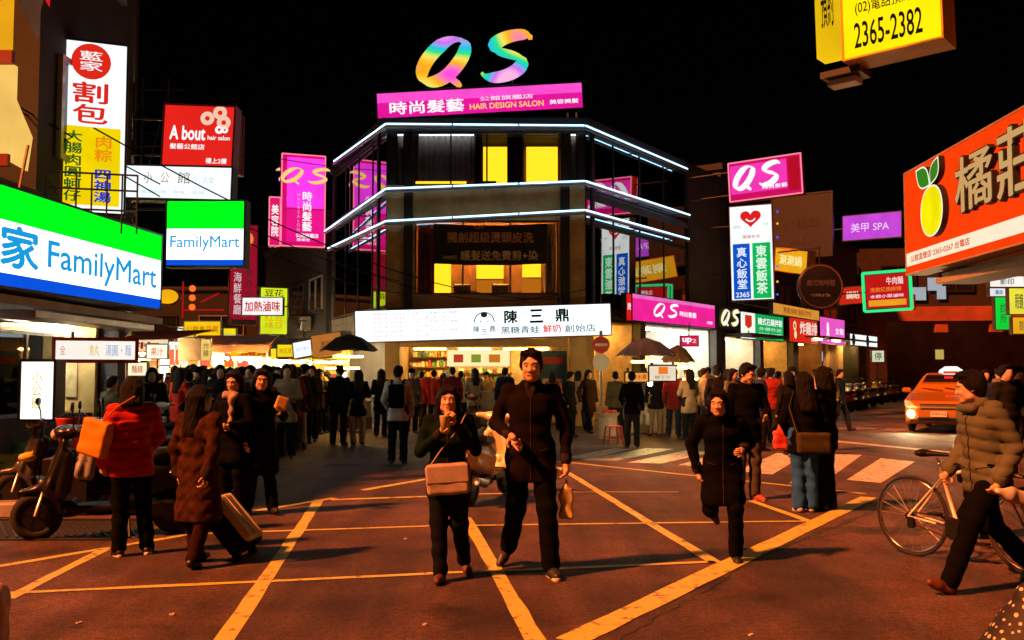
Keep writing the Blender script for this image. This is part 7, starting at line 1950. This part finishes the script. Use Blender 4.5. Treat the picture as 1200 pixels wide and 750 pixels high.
sdf_part(pm, 'collar', lambda f: (f.cap((-.06, -.07, 1.42), (.06, -.07, 1.42), .055, .055, .03), f.cap((-.05, -.15, 1.38), (.05, -.15, 1.38), .04, .04, .03)), cloth('olive_nylon', (.095, .075, .042), .5), .013)
w_ = world(pm, b.j['wrL'] + V3(.03, -.05, -.08)); wb_ = empty('plastic_bag', w_, R(-75), 'white plastic bag in the hand of the man in the olive jacket', 'bag')
sdf_part(wb_, 'bag', lambda f: (f.cap((0, 0, .0), (0, .10, -.03), .025, .045, .03), f.cap((0, .10, -.03), (.0, .26, -.07), .05, .05, .04, s=(.6, 1, 1))), mat('white_plastic_film', (.6, .55, .5), .3), .012, folds(.006, 40, 40))
# --- person pushing the bicycle
b = Body(dict(elL=(.24, -.1, 1.14), wrL=(.20, -.32, 1.08), elR=(-.24, -.1, 1.14), wrR=(-.2, -.32, 1.08), anL=(.1, -.15, .085), anR=(-.1, .2, .1), hed=(0, -.06, 1.57)), yaw=0, pitch=8)
person('person in dark coat pushing the bicycle, behind the man in olive', at(1139, 632), R(75), b, BLKC, BLKC, 1.48, 'short', .15, cell=.018, g=.032)

# ================================================================ the crowd: a few figures, copied with other clothes
ARCH = []
def arch(pose, hair, coat, puffy=False, yaw=0, pitch=5, skirt=None, g=.03):
    bb = Body(pose, yaw=yaw, pitch=pitch, toe=(10, -10))
    r_ = person('-', (0, 0, -50), 0, bb, BLKC, DNIM, 1.72, hair, coat, puffy, cell=.024, detail=False, g=g, skirt=skirt)
    ARCH.append(r_)
arch(dict(elL=(.25, .02, 1.11), wrL=(.2, -.14, .95)), 'short', .03)
arch(dict(elL=(.25, -.03, 1.12), wrL=(.1, -.2, 1.1), elR=(-.25, -.03, 1.12), wrR=(-.08, -.2, 1.1)), 'long', .12, yaw=20)
arch(dict(knL=(.1, -.14, .5), anL=(.1, -.22, .09), knR=(-.1, .06, .5), anR=(-.1, .28, .13)), 'short', .02, True, yaw=-15)
arch(dict(knR=(-.1, -.14, .5), anR=(-.1, -.22, .09), knL=(.1, .06, .5), anL=(.1, .28, .13), elR=(-.26, .1, 1.12), wrR=(-.25, .05, .88)), 'bob', .2)
arch(dict(elR=(-.25, -.05, 1.12), wrR=(-.12, -.25, 1.3), elL=(.25, .02, 1.11)), 'cap', .05, yaw=-30)
arch(dict(anL=(.14, .0, .085), knL=(.12, -.02, .49)), 'short', .10, yaw=40, pitch=10)
COLS = {'black': cloth('worn_black', (.012, .012, .014)), 'dark brown': cloth('dark_brown', (.04, .022, .014)), 'dark red': cloth('dark_red', (.2, .02, .018)), 'navy': cloth('navy', (.02, .03, .09)), 'grey': cloth('mid_grey', (.12, .12, .12)), 'white': cloth('white', (.55, .52, .48)), 'red': cloth('red', (.45, .03, .02)), 'pink': cloth('pink', (.5, .12, .15)), 'beige': cloth('beige', (.35, .26, .16)), 'olive': cloth('olive', (.08, .075, .035)), 'dark green': GRNC, 'light grey': cloth('light_grey', (.3, .3, .3))}
LEGS = [cloth('mid_denim', (.02, .03, .06)), cloth('worn_black', (.012, .012, .014)), GREYT, cloth('tan_trouser', (.32, .22, .14)), JEAN]
def crowd(k, px, py, rz, top, legs, label, group, H=1.7, pyhint=None):
    r_ = copy_tree(ARCH[k]); r_.location = at(px, py); r_.rotation_euler = (0, 0, R(rz)); r_.scale = (H / 1.72,) * 3
    tag(r_, label, 'person', group)
    for c in r_.children:
        n = c.name.split('.')[0]
        if n == 'jacket': set_mat(c, COLS[top])
        elif n == 'trousers': set_mat(c, LEGS[legs])
    return r_
GL, GC, GR_ = 'people crowding the left market street', 'people by the corner kiosk', 'people on the right side of the crossing'
# singled-out figures
cp = crowd(0, 466, 543, 178, 'white', 1, 'young man in white top with a black backpack walking away towards the shops', GC, 1.72)
s = SDF(); s.rbox((0, .20, 1.18), (.14, .07, .21), .05, None, .02); me = s.mesh('backpack', .02); me.materials.append(BLKC)
bp_ = empty('backpack', cp.location, R(178), 'black backpack on the young man in white', 'bag'); link('pack', me, bp_)
for sx_ in (-1, 1): q = MB(); q.tube([(sx_ * .09, .16, 1.34), (sx_ * .11, .02, 1.47), (sx_ * .12, -.13, 1.36), (sx_ * .12, -.12, 1.15)], .02, 6, flat=.5); q.build('strap', BLKC, bp_)
crowd(5, 397, 521, 170, 'black', 0, 'man in black with a dark backpack left of the man in white', GC, 1.76)
crowd(1, 419, 521, 185, 'dark green', 3, 'person with tan trousers next to the black umbrella stall', GC, 1.66)
crowd(0, 336, 524, 10, 'black', 1, 'man in black facing the camera at the front of the left crowd', GL, 1.74)
crowd(3, 357, 519, -25, 'dark brown', 1, 'person in dark brown coat beside the man in black, front of the left crowd', GL, 1.66)
crowd(2, 494, 503, 160, 'red', 1, 'person in red jacket at the left of the kiosk counter', GC, 1.62); crowd(0, 540, 500, 180, 'white', 1, 'person in white shirt at the kiosk counter behind the woman with the drink', GC, 1.64)
crowd(3, 648, 506, 165, 'pink', 1, 'person in pink top beside the blue poster of the kiosk', GC, 1.6); crowd(1, 519, 498, 175, 'beige', 0, 'person in beige at the kiosk counter', GC, 1.58); crowd(4, 570, 497, 10, 'beige', 1, 'kiosk worker in pale top and cap', GC, 1.6); crowd(5, 508, 500, 150, 'dark red', 1, 'person in dark red near the kiosk pillar', GC, 1.66)
crowd(0, 741, 524, 172, 'black', 2, 'person in black with grey trousers bending over the fruit stall', GR_, 1.62); crowd(5, 769, 511, 180, 'black', 3, 'person in black with tan trousers at the fruit stall', GR_, 1.72); crowd(1, 808, 516, 200, 'beige', 1, 'person in beige top behind the runner', GR_, 1.68)
crowd(4, 842, 522, 180, 'black', 1, 'person in a dark cap before the bright white shop', GR_, 1.74); crowd(2, 905, 520, 150, 'dark red', 1, 'person in dark red jacket behind the couple', GR_, 1.7); crowd(3, 925, 535, 200, 'black', 1, 'person in black between the tall man and the woman in jeans', GR_, 1.62); crowd(1, 966, 528, 120, 'beige', 0, 'person in beige coat behind the couple on the right', GR_, 1.68)
crowd(5, 893, 528, 90, 'navy', 1, 'person in navy jacket just right of the tall man', GR_, 1.7); crowd(0, 822, 508, 170, 'grey', 1, 'person in grey left of the bright white shop', GR_, 1.66); crowd(3, 690, 508, 30, 'dark brown', 1, 'person leaning in the shade behind the no entry sign', GR_, 1.66); crowd(2, 985, 505, 60, 'black', 1, 'person by the parked scooters at the end of the shop row', GR_, 1.68)
crowd(0, 1182, 560, 20, 'black', 1, 'dark figure at the right edge behind the bicycle', GR_, 1.72); crowd(3, 1158, 530, -15, 'navy', 0, 'dark figure between the taxi and the right edge', GR_, 1.66); crowd(4, 1195, 535, 60, 'black', 1, 'capped figure at the right edge near the taxi', GR_, 1.7)
crowd(5, 1172, 512, 140, 'grey', 1, 'figure in grey behind the taxi at the right edge', GR_, 1.7)
sq = crowd(0, 128, 560, 150, 'olive', 1, 'person in olive jacket behind the scooters by the store window', GL, 1.55); crowd(1, 124, 545, 200, 'light grey', 0, 'person in pale jacket by the store window', GL, 1.66)
crowd(3, 176, 545, 20, 'black', 1, 'person in black just behind the red jacket', GL, 1.68)
for k_, x_, y_, r_z, c_, l_, t_ in ((1, 446, 512, 170, 'black', 0, 'person in black walking to the kiosk left of the backpack'), (4, 482, 508, 20, 'grey', 1, 'capped person in grey near the kiosk pillar'), (2, 592, 505, 180, 'navy', 1, 'person in navy at the counter behind the man in black'), (5, 668, 512, 60, 'black', 1, 'person in black walking right of the kiosk'), (3, 678, 503, 150, 'light grey', 0, 'person in light grey by the dark column'), (0, 530, 506, 185, 'dark red', 1, 'person in dark red in the kiosk queue'), (1, 556, 503, 190, 'light grey', 2, 'person in light grey in the kiosk queue'), (2, 722, 512, 200, 'olive', 1, 'person in olive left of the fruit stall'), (5, 790, 512, 165, 'dark red', 0, 'person in dark red right of the fruit stall'), (1, 860, 524, 30, 'grey', 1, 'person in grey just left of the tall man')):
    crowd(k_, x_, y_, r_z, c_, l_, t_, GC if x_ < 700 else GR_, 1.58 + .02 * (x_ % 9))
s = SDF(); s.rbox((0, 0, .14), (.15, .05, .14), .02, None, .02); bag_me = s.mesh('bag', .02, folds(.005, 30, 30)); bag_me.materials.append(COLS['white'])
for i, (x_, y_, c_, t_) in enumerate(((348, 521, 'white', 'white carrier bag beside the man in black in the left crowd'), (412, 519, 'red', 'red carrier bag by the tan trousers near the umbrella'), (428, 520, 'grey', 'grey bag beside the tan trousers near the umbrella'), (300, 527, 'beige', 'beige bag low in the front of the left crowd'), (452, 511, 'pink', 'pink bag near the kiosk'), (757, 513, 'white', 'white bag between the two fruit stall customers'), (856, 527, 'beige', 'beige bag near the tall man'))):
    bg_ = empty('carrier_bag', (G(x_, y_).x, G(x_, y_).y, .32), R(20 * i), t_, 'bag'); o_ = link('bag', bag_me, bg_); set_mat(o_, COLS[c_])
    q = MB(); q.tube([(-.07, 0, .27), (-.04, 0, .44), (.04, 0, .44), (.07, 0, .27)], .008, 5); q.build('handle', COLS[c_], bg_)
# the mass of the left crowd
rg = random.Random(12)
tops = ['black'] * 4 + ['light grey', 'grey', 'beige', 'navy'] + ['dark brown', 'navy', 'black', 'dark red', 'grey', 'dark green', 'olive', 'dark brown', 'beige', 'red', 'white']
where = ['deep in', 'at the near edge of', 'in the middle of', 'at the left of', 'at the right of']
n = 0; placed = []
while n < 84:
    py = 483 + 55 * rg.random() ** .8; t = (py - 483) / 48
    px = rg.uniform(160 + 45 * t, 420 - 75 * t)
    if any(abs(px - a) < 4 + 4 * t and abs(py - c) < 6 for a, c in placed): continue
    placed.append((px, py)); c = rg.choice(tops); k = rg.randrange(6)
    dep = 'far back in' if py < 495 else ('in the middle of' if py < 512 else 'at the front of')
    side = next(n_ for lim, n_ in ((200, 'behind the red jacket'), (235, 'behind the suitcase woman'), (270, 'below the yellow stall sign'), (300, 'behind the fur collar'), (330, 'below the lime sign'), (360, 'left of the hanging boards'), (999, 'near the black umbrella')) if px < lim)
    crowd(k, px, py, rg.choice([0, 10, -20, 170, 185, 200, 150, -40, 90]), c, rg.choice([0, 0, 1, 1, 1, 2, 3]), 'person in %s %s the left crowd, %s' % (c, dep, side), GL, rg.uniform(1.56, 1.78)); n += 1
for i in range(14):
    px = rg.uniform(795, 985); py = rg.uniform(494, 512)
    c = ['black', 'navy', 'grey', 'dark brown', 'beige', 'light grey', 'olive'][i % 7]
    crowd(rg.randrange(6), px, py, rg.choice([0, 170, 200, 90]), c, rg.choice([0, 1, 2, 3]), ('person in %s walking before the bright white shop on the right' if px < 890 else 'person in %s before the shops left of the parked scooters') % c, GR_, rg.uniform(1.6, 1.76))
for r_ in ARCH:
    for c in list(r_.children):
        for d in list(c.children): bpy.data.objects.remove(d)
        bpy.data.objects.remove(c)
    bpy.data.objects.remove(r_)
